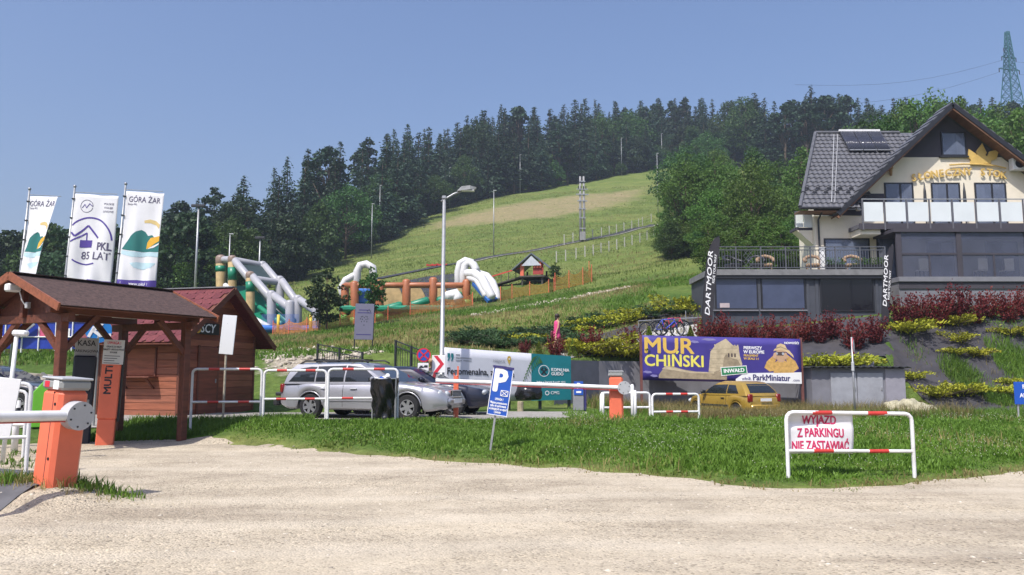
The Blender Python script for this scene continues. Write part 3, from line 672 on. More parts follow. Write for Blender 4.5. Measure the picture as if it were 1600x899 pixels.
def fbm(x, y, s):
    return .5 + .25 * (np.sin(x * s + 1.7 * np.sin(y * s * .7)) + np.sin(y * s * 1.3 + 2.1 * np.cos(x * s * .6)))
x, y = scatter(56000, -7.3, 17, 9.8, 19.2); keep = (y > np.interp(x, tx, ty) - .06) & ((x > -5.9 + rng.normal(0, .25, len(x))) | (y > 17.7)); x, y = x[keep], y[keep]
d_ = np.clip((y - np.interp(x, tx, ty)) / .9, .12, 1); cl_ = fbm(x, y, 2.2)
grass('bank_grass', x, y, (.06 + .1 * cl_) * d_, L_GRASS, 'lush green grass covering the bank along the gravel lot', wid=.011)
n_ = 9000; x, y = scatter(n_, -6.5, 17, 9.6, 14.5); u_ = y - np.interp(x, tx, ty); keep = (np.abs(u_ - .05) < .35 * rng.random(n_)) & (x > -6.2); x, y = x[keep], y[keep]
grass('verge_dry_grass', x, y, .05 + .09 * rng.random(len(x)), L_DRY, 'thin straw-coloured grass fringing the gravel edge', wid=.007)
x, y = scatter(9000, -6, 17, 10.2, 18.5); keep = (y > np.interp(x, tx, ty) + .1) & (fbm(x, y, .8) > .6 + .6 * rng.random(9000)); x, y = x[keep], y[keep]; grass('bank_hay', x, y, .12 + .14 * rng.random(len(x)), L_DRY, 'dry seed stalks mixed through the bank grass', wid=.005, blades=3)
x, y = scatter(7000, -6, 17, 10.2, 18.5); keep = (y > np.interp(x, tx, ty) + .1) & (fbm(x, y, 1.4) > .55 + .4 * rng.random(7000)); x, y = x[keep], y[keep]; grass('bank_clover', x, y, .06 + .08 * rng.random(len(x)), L_MEAD, 'low yellow-green clover leaves in the bank grass', wid=.02, blades=5)
# clover heads
x, y = scatter(7000, -6, 16.5, 10.4, 18.5); keep = (y > np.interp(x, tx, ty) + .5) & (fbm(x, y, 1.1) > .42 + .25 * rng.random(7000)); x, y = x[keep], y[keep]; z = h(x, y) + .12 + .09 * rng.random(len(x)); n_ = len(x)
oc = np.array([(1, 0, 0), (0, 1, 0), (-1, 0, 0), (0, -1, 0), (0, 0, 1), (0, 0, -1)]) * .010; Vv = np.stack([x, y, z], 1)[:, None] + oc[None] * rng.uniform(.6, 1.1, (n_, 1, 1))
tf = np.array([(0, 1, 4), (1, 2, 4), (2, 3, 4), (3, 0, 4), (1, 0, 5), (2, 1, 5), (3, 2, 5), (0, 3, 5)]); T = (np.arange(n_)[:, None, None] * 6 + tf[None]).reshape(-1, 3)
cl = link('clover_flowers', npmesh('clover_flowers', Vv.reshape(-1, 3), T, mat('clover_white', (.4, .42, .3), .8, .2, 20)), None); struct(cl, 'stuff'); tag(cl, 'tiny white clover heads dotted through the bank grass', 'flowers')
# island weeds round the near barrier, weeds under the shelter
x, y = scatter(2600, -8.2, -4.2, 9.0, 10.2); e_ = ((x + 6.0) / 1.7) ** 2 + ((y - 9.55) / .42) ** 2; keep = (e_ < 1.1 * rng.random(2600)); x, y = x[keep], y[keep]
grass('island_weeds', x, y, .06 + .16 * rng.random(len(x)), L_GRASS, 'weeds round the foot of the near orange barrier box', wid=.008, zo=.01)
x, y = scatter(420, -6.6, -3.6, 9.05, 9.8); grass('island_dry_weeds', x[:], y, .05 + .22 * rng.random(len(x)) * np.exp(-((x + 5.6) / .8) ** 2), L_DRY, 'dry stalks trailing from the barrier island', wid=.004)
x, y = scatter(5200, -9.6, -5.0, 17.6, 20.4); keep = (y > 17.9 + .22 * (x + 8)) ; x, y = x[keep], y[keep]
grass('hut_grass', x, y, .1 + .16 * rng.random(len(x)), L_GRASS, 'grass growing along the foot of the brown hut', wid=.011)
x, y = scatter(1600, -14, -7, 10.6, 15.4); keep = fbm(x, y, 2.0) > .62; x, y = x[keep], y[keep]; grass('left_verge_weeds', x, y, .05 + .15 * rng.random(len(x)), L_GRASS, 'weeds beside the white railings at the left', wid=.01)
# tall dry grass by the grey wall
x, y = scatter(9000, 3.0, 17.2, 29.0, 34.2); keep = (y < np.interp(x, WALLX, WALLY) - .15) & (rng.random(9000) < .35 + .65 * sm(31, 34, y)); x, y = x[keep], y[keep]
grass('tall_dry_grass', x, y, .35 + .4 * rng.random(len(x)), L_DRY, 'tall dry grass along the foot of the grey wall', wid=.008, blades=5, spread=.1)
x, y = scatter(2600, 5.5, 11.5, 26.6, 28.3); grass('car_side_dry_grass', x, y, .3 + .35 * rng.random(len(x)), L_DRY, 'tall dry grass in front of the yellow hatchback', wid=.008, blades=5, spread=.1)
x, y = scatter(4200, 3.0, 24, 29.0, 31.6); grass('roadside_grass', x, y, .2 + .3 * rng.random(len(x)), L_GRASS, 'green grass between the road and the wall', wid=.012, blades=5, spread=.1)
x, y = scatter(5200, 1.5, 30, 18.8, 23.6); grass('bank_back_grass', x, y, .1 + .2 * rng.random(len(x)), L_GRASS, 'grass on the far side of the bank', wid=.012)
# coarse tufts on the middle slopes
x, y = scatter(26000, -26, 22, 31, 66); keep = (y > np.interp(x, WALLX, WALLY) + np.interp(x, WALLX, WALLW) + .2) & ~((x > 10) & (y < 56)) ; x, y = x[keep], y[keep]; g_ = fbm(x, y, .5) + .2 * rng.random(len(x)) ; dr = ((y > 37) & (y < 54) & (x < 6))
s1 = (g_ > .55) & ~(dr & (rng.random(len(x)) < .6)); grass('slope_grass', x[s1], y[s1], .12 + .25 * rng.random(s1.sum()), L_GRASS, 'rough green grass on the slope below the inflatables', blades=5, wid=.022, spread=.16)
s2 = ~s1 & (rng.random(len(x)) < .7); grass('slope_dry_grass', x[s2], y[s2], .12 + .2 * rng.random(s2.sum()), L_DRY, 'bleached grass on the slope below the inflatables', blades=4, wid=.016, spread=.16)
x, y = scatter(30000, -75, 62, 66, 215); px_ = 800 + FPX * x / y; e1 = np.interp(px_, edge_px[:, 0], edge_px[:, 1]); dE_ = poly_mask(EARTH, x, y)
keep = (y < e1 - 1) & (px_ > 420) & (px_ < 1075) & ~(dE_ & (rng.random(30000) < .93)); x, y = x[keep], y[keep]; g_ = fbm(x, y, .16) + .5 * rng.random(len(x)); s1 = g_ > .85
grass('meadow_grass', x[~s1], y[~s1], .15 + .25 * rng.random((~s1).sum()), L_MEAD, 'uncut green grass of the hillside meadow', blades=4, wid=.035, spread=.5); grass('meadow_hay', x[s1], y[s1], .15 + .25 * rng.random(s1.sum()), L_DRY, 'pale seeding grass of the hillside meadow', blades=3, wid=.03, spread=.5)
x, y = scatter(5200, -6.2, 17, 9.2, 16); u_ = np.interp(x, tx, ty) - y; keep = (u_ > -.05) & (u_ < .75 * rng.random(5200) ** 2.2) & (x > -6) & (fbm(x, y, 3.0) > .45); x, y = x[keep], y[keep]; grass('verge_tufts', x, y, .03 + .07 * rng.random(len(x)), L_MEAD, 'small weed tufts creeping from the bank onto the gravel', wid=.007, blades=5, spread=.03)
# loose stones on the lot
def stones(name, x, y, s, m_, lab, cat, flat=.6):
    n = len(x); bm = bmesh.new(); bmesh.ops.create_icosphere(bm, subdivisions=1, radius=1); v0 = np.array([v.co[:] for v in bm.verts]); f0 = np.array([[v.index for v in f.verts] for f in bm.faces]); bm.free()
    k = len(v0); V = v0[None] * (1 + rng.normal(0, .22, (n, k, 1))) * np.stack([s * rng.uniform(.7, 1.5, n), s * rng.uniform(.7, 1.3, n), s * flat * rng.uniform(.7, 1.2, n)], 1)[:, None]
    a = rng.uniform(0, 6.28, n); ca, sa = np.cos(a)[:, None], np.sin(a)[:, None]; V = np.stack([V[..., 0] * ca - V[..., 1] * sa, V[..., 0] * sa + V[..., 1] * ca, V[..., 2]], 2) + np.stack([x, y, h(x, y) + .01], 1)[:, None]
    o = link(name, npmesh(name, V.reshape(-1, 3), (np.arange(n)[:, None, None] * k + f0[None]).reshape(-1, 3), m_), None); struct(o, 'stuff'); return tag(o, lab, cat)
m, t, b = nodes_of('loose_stone'); t.links.new(ramp(t, noise(t, 9, 3, .6), [(.3, (.16, .14, .115)), (.5, (.42, .37, .29)), (.7, (.66, .6, .49))]), b.inputs['Base Color']); b.inputs['Roughness'].default_value = .9; M_STONE = m
x, y = scatter(34000, -9, 11, 4.5, 16.5); keep = (y < np.interp(x, tx, ty) - .02 + .1 * rng.random(34000)) & (fbm(x, y, .9) + .45 * rng.random(34000) > .55); x, y = x[keep], y[keep]
stones('loose_gravel', x, y, .008 + .02 * rng.random(len(x)) ** 3, M_STONE, 'loose pale crushed stones scattered over the lot', 'gravel')
x, y = scatter(260, -9, 11, 5, 12); keep = y < np.interp(x, tx, ty) - .1; x, y = x[keep], y[keep]; stones('dark_stones', x, y, .006 + .022 * rng.random(len(x)) ** 3, mat('dark_stone', (.1, .09, .08), .9, .3, 8), 'darker stones and clods dotted over the pale lot', 'stones')
rx = []; ry = []
for poly, n_ in ((RUB, 2600), (SCREE, 900)):
    ax = [p[0] for p in poly]; ay = [p[1] for p in poly]; a_, b_ = scatter(n_, min(ax), max(ax), min(ay), max(ay)); k_ = poly_mask(poly, a_, b_); rx.append(a_[k_]); ry.append(b_[k_])
rx = np.concatenate(rx); ry = np.concatenate(ry); stones('rubble', rx, ry, .05 + .16 * rng.random(len(rx)) ** 3, M_STONE, 'pale rubble strip crossing the green slope', 'rubble')
# ------------------------------------------------------------------ shared finishes
M_WHITE = mat('white_paint', (.74, .74, .73), .45, .06, 5, 0, dirt=.35)
M_RED = mat('red_paint', (.52, .045, .035), .45, .12, 6)
M_ORANGE = mat('barrier_orange', (.76, .165, .085), .42, .06, 3, 0, dirt=.3)
M_GREY = mat('light_grey_metal', (.42, .43, .44), .45, .08, 6)
M_STEEL = mat('galvanised_steel', (.36, .37, .38), .42, .12, 9, 0, metal=.4)
M_DARK = mat('dark_metal', (.028, .03, .034), .5, .2, 6)
M_BLACK = mat('black_plastic', (.012, .012, .014), .45, .2, 6)
M_BLUE = mat('sign_blue', (.015, .085, .42), .4, .05, 3)
M_SIGNW = mat('sign_white', (.78, .78, .77), .45, .04, 4)
M_SIGNR = mat('sign_red', (.58, .025, .05), .4, .05, 4)
M_WOOD = mat('stained_timber', (.14, .042, .022), .6, .3, 5, .25, streak=(.25, 3, 3))
M_WOODF = mat('fascia_timber', (.26, .085, .04), .6, .25, 5, .2, streak=(.25, 3, 3))
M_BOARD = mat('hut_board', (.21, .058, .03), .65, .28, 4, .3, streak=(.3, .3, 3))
M_BOARD2 = mat('hut_board_weathered', (.31, .1, .05), .65, .3, 4, .3, streak=(.3, .3, 3))  # mixed at random on the gable; also puts sunlight into the left wall's colour
M_BOARD3 = mat('hut_board_sunlit', (.3, .105, .058), .65, .25, 4, .3, streak=(.3, .3, 3))  # paler copy for the left wall, whose sunlight is put into the colour
M_SHING = mat('brown_shingle', (.085, .05, .042), .9, .4, 14, .6)
M_SH2 = mat('red_shingle', (.15, .032, .036), .85, .35, 16, .5)
M_SH3 = mat('dark_red_shingle', (.12, .022, .028), .85, .35, 16, .5)
M_INK = mat('ink_dark', (.02, .022, .03), .6, .05, 4)
M_NAVY = mat('ink_navy', (.035, .03, .14), .6, .05, 4)
M_LETW = mat('letter_white', (.82, .82, .82), .5, .03, 4)

# ------------------------------------------------------------------ barrier gates
def barrier_gate(label, loc, rz, arm, hub_x=0.0, rx=0, ry=0, arm_tilt=0, size=1.0, group=None, cw=.36):
    o = thing('barrier_gate', label, 'barrier', loc, rz, None, rx, ry, size)
    w_ = cw
    mb = MB(); mb.cbox((0, 0, .56), (w_, w_, 1.16), .045); mb.build('cabinet', M_ORANGE, o)
    MB().cbox((0, 0, 1.2), (w_ + .02, w_ + .02, .12), .03).build('light_head', mat('smoked_lens', (.3, .31, .3), .25, .1, 3), o)
    MB().cbox((0, 0, 1.272), (w_ + .035, w_ + .035, .028), .01).build('lid', M_GREY, o)
    MB().cbox((-w_ / 2 - .011, -.09, 1.2), (.004, .1, .1), .001).build('reflector', M_SIGNW, o)
    MB().cbox((-w_ / 2 - .011, .08, 1.2), (.004, .09, .07), .001).build('red_lamp', M_SIGNR, o)
    MB().bb(-w_ / 2 - .002, -w_ / 2 + .01, -.06, -.052, .02, 1.12).build('door_seam', M_INK, o)
    for z in (.98, .36): MB().cyl((-w_ / 2 - .006, -.1, z), (-w_ / 2 + .02, -.1, z), .018, n=10).build('lock', M_BLACK, o)
    hz_ = .86
    hub = MB().cyl((hub_x, -w_ / 2 + .01, hz_), (hub_x, -w_ / 2 - .15, hz_), .165, n=28).build('hub', M_GREY, o, smooth=40)
    for k in range(6):
        a = k * PI / 3 + .3; MB().cyl((hub_x + .125 * math.cos(a), -w_ / 2 - .149, hz_ + .125 * math.sin(a)), (hub_x + .125 * math.cos(a), -w_ / 2 - .158, hz_ + .125 * math.sin(a)), .011, n=8).build('bolt', M_DARK, hub)
    ya = -w_ / 2 - .085; tx_ = -arm; tz = hz_ + arm * math.tan(arm_tilt)
    a_ = MB().tube([(hub_x - .05, ya, hz_), (tx_, ya, tz)], .062 if arm < 4.5 else .052, 14).build('arm', M_WHITE, o, smooth=40)
    MB().beam((hub_x - .16, ya, hz_ - .062), (tx_, ya, tz - .062), .07, .012).build('edge_strip', M_RED, a_)
    return o
p = P(86, 742, 9.35); p.z = hz(p.x, p.y) - .03
barrier_gate('near orange barrier box with white arm, leaning beside the gravel lot', p, R(62), 4.2, 0, R(3.6), R(1.6), 0, 1.0)
p = G(962, 20.2)
barrier_gate('far orange barrier box with long white arm beyond the grass bank', (p.x, p.y, p.z - .02), R(-7), 4.62, .2, 0, 0, R(2.2), 1.0, cw=.35)
q = G(713, 20.75); po = thing('arm_rest_post', 'orange-red forked post carrying the tip of the far barrier arm', 'post', q)
MB().cbox((0, 0, .56), (.13, .1, 1.14), .01).build('post', M_ORANGE, po); MB().bb(.03, .065, -.05, .05, 1.1, 1.38).bb(-.065, -.045, -.05, .05, 1.1, 1.2).build('fork', M_ORANGE, po)

# ------------------------------------------------------------------ white tube guard rails
def guard_rail(label, a, b, hgt, r=.024, bands=(.35, .68), mid=.45, group=None, bandw=.16, mb_band=True):
    a, b = Vector(a), Vector(b); d = b - a; L = d.xy.length; dz = d.z
    o = thing('guard_rail', label, 'railing', a, math.atan2(d.y, d.x), group)
    c = .1; pts = [(0, 0, -.15), (0, 0, hgt - c)]
    pts += [(c - c * math.cos(t_), 0, hgt - c + c * math.sin(t_)) for t_ in (R(30), R(60), R(90))]
    pts += [(L - c + c * math.sin(t_), 0, hgt - c + c * math.cos(t_) + dz) for t_ in (0, R(30), R(60), R(90))] + [(L, 0, dz - .15)]
    MB().tube(pts, r, 10).build('frame', M_WHITE, o, smooth=50)
    zm = hgt * mid; MB().tube([(0, 0, zm), (L, 0, zm + dz)], r * .9, 8).build('middle_rail', M_WHITE, o, smooth=50)
    for u in bands:
        for z in (hgt, zm):
            if not mb_band and z == zm and u > .5: continue
            x0 = u * L - L * bandw / 2; x1 = u * L + L * bandw / 2
            MB().tube([(x0, 0, z + dz * u), (x1, 0, z + dz * u)], r * 1.06 if z == hgt else r * .98, 10).build('red_band', M_RED, o, smooth=50)
    return o
def rail_px(label, pa, Ya, pb, Yb, top_y, **k):
    a, b = G(pa, Ya), G(pb, Yb); a.z = b.z = (a.z + b.z) / 2; return guard_rail(label, a, b, Zat(top_y, (Ya + Yb) / 2) - (a.z + b.z) / 2, **k)
rail_px('red and white guard rail in front of the brown hut', 302, 18.7, 410, 18.9, 577, bands=(.31, .75), r=.03)
rail_px('red and white guard rail at the rear of the silver estate car', 414, 18.7, 511, 18.9, 579, bands=(.28, .74), r=.03)
rail_px('red and white guard rail beside the black rubbish sack', 514, 18.6, 622, 18.8, 577, bands=(.28, .73), r=.03, mb_band=False)
o = rail_px('white guard rail standing behind the far orange barrier box', 938, 22.6, 1014, 22.9, 614, bands=(), r=.034)
o = rail_px('red banded white guard rail left of the yellow hatchback', 1018, 22.8, 1090, 23.0, 616, bands=(.36, .68), r=.034, bandw=.15)
for px_, Y_, t_, lab in ((987, 21.6, 602, 'tall white post right of the far barrier box'), (991, 22.0, 611, 'short white post right of the far barrier box'), (941, 22.3, 614, 'white post left of the far barrier box')):
    p = G(px_, Y_); po = thing('white_post', lab, 'post', p); MB().cyl((0, 0, -.1), (0, 0, Zat(t_, Y_) - p.z), .045, n=10).build('tube', M_WHITE, po, True); MB().ball((0, 0, Zat(t_, Y_) - p.z), .045, 10, 6, (1, 1, .5)).build('cap', M_WHITE, po, True)
# rail carrying the exit banner
a = G(1225, 11.15); b_ = G(1419, 11.4); hg = Zat(646, 11.2) - (a.z + b_.z) / 2
gr = guard_rail('white guard rail with an exit banner on its left half, on the bank', a, b_, hg, r=.028, bands=(.28, .72), mid=.41, bandw=.155)
Lr = (b_ - a).xy.length
bn = thing('exit_banner', 'crumpled white banner with red WYJAZD Z PARKINGU lettering tied to the rail', 'banner', a, math.atan2(b_.y - a.y, b_.x - a.x))
bw, bh, bz = Lr * .515, hg * .63, hg * .985
def cloth1(u, v):  # u right 0..1, v down 0..1
    return Vector((.03 + u * bw + .012 * math.sin(v * 3), .035 + .03 * math.sin(u * 5 + v * 2.2) * (.3 + v) + .05 * math.exp(-((v - .24) / .09) ** 2) * (1 - .7 * u) - .03 * max(0, v - .85), bz - v * bh + .012 * math.sin(u * 4)))
def cloth_mesh(f, nu, nv, name, mat_, parent, th=.004):
    vs = [f(i / nu, j / nv) for j in range(nv + 1) for i in range(nu + 1)]
    fs = [(j * (nu + 1) + i, j * (nu + 1) + i + 1, (j + 1) * (nu + 1) + i + 1, (j + 1) * (nu + 1) + i) for j in range(nv) for i in range(nu)]
    me = bpy.data.meshes.new(name); me.from_pydata([tuple(v) for v in vs], [], fs); me.polygons.foreach_set('use_smooth', [True] * len(fs))
    o = link(name, me, mat_, parent); s = o.modifiers.new('thickness', 'SOLIDIFY'); s.thickness = th; s.offset = 0; return o
def decal(me, f, parent, mat_, uw, vh, off, name='lettering', front=-1):
    """wrap a flat XZ mesh (metres on the cloth) onto the cloth surface"""
    bm = bmesh.new(); bm.from_mesh(me)
    for v in bm.verts:
        u, w_ = v.co.x / uw, -v.co.z / vh; e = 1e-3; p0 = f(u, w_); n = (f(u + e, w_) - p0).cross(f(u, w_ + e) - p0).normalized()
        if n.y > 0 and front == -1: n = -n
        v.co = p0 + n * (off - v.co.y)
    bm.to_mesh(me); bm.free(); return link(name, me, mat_, parent)
def flat_text(s, u, v, size, uw, vh, f, parent, mat_, off=.006, bold=.02, sx=1.0, align='CENTER', rot=0, res=3, shear=0):
    me = text_mesh(s, size, bold, align, .001, shear, sx, res); me.transform(Matrix.Translation((u * uw, 0, -v * vh)) @ Matrix.Rotation(rot, 4, 'Y'))
    return decal(me, f, parent, mat_, uw, vh, off)
def flat_poly(poly, uw, vh, f, parent, mat_, off=.006, res=.12, name='print', uv=True):
    pts = []; P_ = [(p[0] * uw, -p[1] * vh) for p in poly]
    for i in range(len(P_)):
        a, b = Vector(P_[i]), Vector(P_[(i + 1) % len(P_)]); k = max(1, int((b - a).length / res)); pts += [a.lerp(b, j / k) for j in range(k)]
    xs_ = [p.x for p in pts]; ys_ = [p.y for p in pts]; g = np.array([(x_, y_) for x_ in np.arange(min(xs_) + res / 2, max(xs_), res) for y_ in np.arange(min(ys_) + res / 2, max(ys_), res)]).reshape(-1, 2)
    tp = [tuple(p) for p in pts]
    if len(g): g = g[poly_mask(tp, g[:, 0], g[:, 1])]
    r = delaunay_2d_cdt(pts + [Vector(p) for p in g], [], [list(range(len(pts)))], 1, 1e-6)
    me = bpy.data.meshes.new(name); me.from_pydata([(v.x, 0, v.y) for v in r[0]], [], r[2]); me.polygons.foreach_set('use_smooth', [True] * len(me.polygons))
    return decal(me, f, parent, mat_, uw, vh, off, name)
cloth_mesh(cloth1, 24, 16, 'cloth', mat('banner_vinyl', (.72, .72, .74), .5, .06, 3), bn)
M_RASP = mat('ink_raspberry', (.5, .02, .1), .5, .05, 4)
for s_, v_, sz, sxx in (('WYJAZD', .2, .17, .74), ('Z PARKINGU', .51, .17, .68), ('NIE ZASTAWIAĆ', .82, .17, .66)):
    flat_text(s_, .49, v_, sz, bw, bh, cloth1, bn, M_RASP, .007, .018, sxx)
for u_ in (.06, .95): MB().tube([(u_ * bw, .0, bz - bh * .93), (u_ * bw, .04, bz - bh * .98), (u_ * bw + .01, .02, bz - bh * 1.1)], .004, 5).build('cable_tie', M_SIGNW, bn)

# left-hand railings and boards
p0 = G(-150, 11.3); p1 = G(52, 11.9)
guard_rail('white tube railing crossing the left edge of the picture', p0, p1, 1.36, .03, (), .42)
p0 = G(-60, 14.0); p1 = G(46, 14.3); guard_rail('second white railing farther back at the left edge', p0, p1, 1.2, .028, (), .5)
o = thing('white_board', 'white notice board tied to the railing at the left edge', 'board', G(-8, 11.1), R(12), ry=R(7)); MB().cbox((0, 0, 1.06), (.36, .02, .8), .004).build('panel', M_SIGNW, o); MB().bb(-.17, .17, -.014, -.011, .95, .985).build('red_stripe', M_SIGNR, o); MB().bb(-.02, .02, -.002, .03, 0, .66).build('leg', M_WHITE, o)
o = thing('slim_pole', 'slim pale leaning pole behind the railing at the left edge', 'pole', G(15, 13.4), ry=R(2.5)); MB().cyl((0, 0, 0), (0, 0, 2.25), .035, n=8).build('tube', M_WHITE, o, True); MB().cbox((.06, 0, 2.2), (.26, .12, .1), .03).build('lamp_head', M_WHITE, o)
o = thing('green_container', 'bright green slanted recycling container behind the shelter post', 'container', G(74, 19.6), R(25), scale=.68); MB().prism([(-.35, 0), (.35, 0), (.35, 1.35), (.05, 1.75), (-.35, 1.25)], -.35, .35, 'Y').build('body', mat('lime_plastic', (.16, .5, .04), .45, .08, 4), o, bevel=.03); MB().box((.1, 0, 1.75), (.6, .74, .04), ry=R(40)).build('lid', mat('grey_lid', (.3, .3, .28), .5), o)
o = thing('traffic_post', 'short white post with a black band beside the left railing', 'post', G(32, 15.3)); MB().cyl((0, 0, 0), (0, 0, 1.0), .06, n=10).build('tube', M_WHITE, o, True); MB().cyl((0, 0, .72), (0, 0, .86), .063, n=10).build('band', M_BLACK, o, True)

# ------------------------------------------------------------------ timber shelter over the pay station
sh = thing('timber_shelter', 'open brown timber shelter with shingled pitched roof over the pay station', 'shelter', (-8.4, 14.8, 0), math.atan2(.89, .45))
EZ, AZ, SL, SW = 2.86, 3.42, 3.45, 2.8
posts = [(.15, .32), (3.05, .32), (.15, 2.42), (3.05, 2.42)]
for x_, y_ in posts: MB().cbox((x_, y_, EZ / 2 - .12), (.16, .16, EZ - .16), .012).build('post', M_WOOD, sh)
for y_ in (.32, 2.42): MB().bb(-.15, SL - .1, y_ - .07, y_ + .07, EZ - .2, EZ - .03).build('top_plate', M_WOOD, sh)
for x_ in (.15, 3.05): MB().bb(x_ - .07, x_ + .07, .05, SW - .05, EZ - .36, EZ - .2).build('tie_beam', M_WOOD, sh)
for x_, y_ in posts:
    sx_ = 1 if x_ < 1 else -1; sy_ = 1 if y_ < 1 else -1
    MB().beam((x_, y_, EZ - .95), (x_ + sx_ * .72, y_, EZ - .2), .09, .11).build('knee_brace', M_WOOD, sh)
    MB().beam((x_, y_, EZ - .95), (x_, y_ + sy_ * .72, EZ - .3), .09, .11).build('knee_brace', M_WOOD, sh)
for x_ in (.05, 3.15):
    MB().beam((x_, SW / 2, EZ - .25), (x_, SW / 2, AZ - .08), .1).build('king_post', M_WOOD, sh)
MB().prism([(.25, EZ - .2), (SW - .25, EZ - .2), (SW / 2, AZ - .12)], .17, .2, 'X').build('gable_boarding', M_WOOD, sh)
for k in range(5):
    x_ = .3 + k * .68
    for s_ in (-1, 1): MB().beam((x_, SW / 2, AZ - .1), (x_, SW / 2 + s_ * (SW / 2 + .05), EZ - .08), .06, .1).build('rafter', M_WOOD, sh)
NC = 9
for s_ in (-1, 1):
    def rp(t_, up): # t 0 ridge..1 eave
        return SW / 2 + s_ * t_ * (SW / 2 + .16), AZ + .03 - t_ * (AZ - EZ + .1) + up
    (y0, z0), (y1, z1) = rp(0, -.035), rp(1, -.035)
    MB().slab([(-.25, y0, z0), (SL, y0, z0), (SL, y1, z1), (-.25, y1, z1)] if s_ > 0 else [(-.25, y1, z1), (SL, y1, z1), (SL, y0, z0), (-.25, y0, z0)], .025).build('roof_deck', M_WOOD, sh)
    for k in range(NC):
        (y0, z0), (y1, z1) = rp(k / NC, .0), rp((k + 1) / NC + .012, .022)
        MB().beam((-.26, (y0 + y1) / 2, (z0 + z1) / 2 - .012), (SL + .01, (y0 + y1) / 2, (z0 + z1) / 2 - .012), math.hypot(y1 - y0, z1 - z0), .014, up=(0, s_ * .46, .88)).build('shingle_course', M_SHING, sh)
    (y0, z0), (y1, z1) = rp(0, -.04), rp(1.02, -.04)
    for x_ in (-.28, SL + .03): MB().beam((x_, y0, z0), (x_, y1, z1), .04, .15).build('bargeboard', M_WOODF, sh)
MB().beam((-.26, SW / 2, AZ + .055), (SL + .02, SW / 2, AZ + .055), .2, .02).build('ridge_cap', M_SHING, sh)
c_ = MB().cbox((-.16, SW / 2 + .05, EZ + .32), (.26, .17, .16), .03).build('camera_housing', M_SIGNW, sh); MB().tube([(-.05, SW / 2, EZ + .24), (-.06, SW / 2 - .1, EZ + .08), (0, SW / 2 - .12, EZ - .02), (0, SW / 2 - .2, EZ)], .012, 6).build('cable', M_SIGNW, c_); MB().cbox((0, SW / 2 - .2, EZ - .02), (.08, .08, .12), .01).build('junction_box', M_GREY, c_)
for x_ in (.9, 2.3): MB().cbox((x_, SW / 2, EZ - .1), (.6, .12, .05), .015).build('light_fixture', M_SIGNW, sh)

# pay station and orange totem under the shelter
p = G(130, 17.3); ps = thing('pay_station', 'dark pay terminal headed KASA PARKINGOWA under the timber shelter', 'pay station', (p.x, p.y, 0), R(26), ry=R(1.5))
MB().cbox((0, 0, .95), (.44, .42, 1.9), .03).build('cabinet', mat('terminal_dark', (.02, .026, .045), .35, .15, 3), ps)
MB().cbox((0, -.23, 1.26), (.3, .03, .26), .01).build('screen', mat('screen_dark', (.03, .035, .05), .12, .1, 2), ps); MB().cbox((.02, -.22, .86), (.26, .02, .2), .01).build('coin_panel', M_STEEL, ps)
sg = MB().cbox((0, -.1, 2.08), (.44, .05, .42), .008).build('sign_panel', M_GREY, ps)
text('KASA', (0, -.128, 2.17), .17, M_INK, sg, bold=.012, sx=.85); text('PARKINGOWA', (0, -.128, 2.0), .085, M_INK, sg, bold=.008, sx=.85)
st_ = MB().cbox((0, -.1, 1.83), (.44, .05, .08), .004).build('stripe_panel', M_GREY, ps)
for k in range(6): MB().add([(-.2 + k * .07, -.128, 1.795), (-.17 + k * .07, -.128, 1.795), (-.135 + k * .07, -.128, 1.865), (-.165 + k * .07, -.128, 1.865)], [(0, 1, 2, 3)]).build('hazard_stripe', M_INK, st_)
p = G(171, 16.9); tt = thing('orange_totem', 'tall orange ticket terminal with white notice and vertical black lettering', 'terminal', (p.x, p.y, 0), R(22), ry=R(2))
MB().cbox((0, 0, .28), (.34, .28, .56), .015).build('plinth', M_ORANGE, tt); MB().cbox((0, 0, 1.2), (.37, .3, 1.28), .02).build('body', M_ORANGE, tt); MB().cbox((.205, .05, 1.25), (.04, .2, 1.5), .01).build('side_cover', M_DARK, tt)
nb = MB().cbox((.02, -.175, 1.97), (.4, .02, .52), .004).build('notice', mat('notice_paper', (.6, .6, .58), .6, .05, 3), tt)
for s_, z_, sz, m_ in (('UWAGA !', 2.16, .085, M_SIGNR), ('OPŁATĘ ZA BILET', 2.08, .052, M_INK), ('NALEŻY UREGULOWAĆ', 2.02, .052, M_INK), ('W KASIE', 1.96, .052, M_INK)): text(s_, (.02, -.188, z_), sz, m_, nb, bold=.012, sx=.7)
for k in range(4): MB().bb(-.15, .15 - .05 * (k % 3), -.1875, -.186, 1.88 - k * .05, 1.892 - k * .05).build('print_line', M_INK, nb)
text('MULTi', (-.03, -.153, 1.38), .19, M_INK, tt, ry=-R(90), bold=.025, sx=1.15)
p = G(152, 19.6); rs = thing('round_sign', 'round blue sign with a white figure hung behind the pay terminal', 'sign', (p.x, p.y, 0), R(20)); pz = Zat(517, 19.6)
MB().cyl((0, -.02, pz), (0, .02, pz), .3, n=28).build('disc', mat('sign_sky_blue', (.02, .2, .55), .4, .1, 3), rs, smooth=40); MB().cyl((0, 0, 0), (0, 0, pz), .03, n=8).build('post', M_STEEL, rs)
MB().beam((-.22, -.028, pz - .16), (-.1, -.028, pz + .1), .07, .01, up=(0, 1, 0)).beam((-.12, -.028, pz), (.08, -.028, pz + .18), .07, .01, up=(0, 1, 0)).beam((-.12, -.028, pz), (.06, -.028, pz - .14), .07, .01, up=(0, 1, 0)).beam((.04, -.028, pz - .12), (.28, -.028, pz - .1), .07, .01, up=(0, 1, 0)).build('figure', M_LETW, rs)

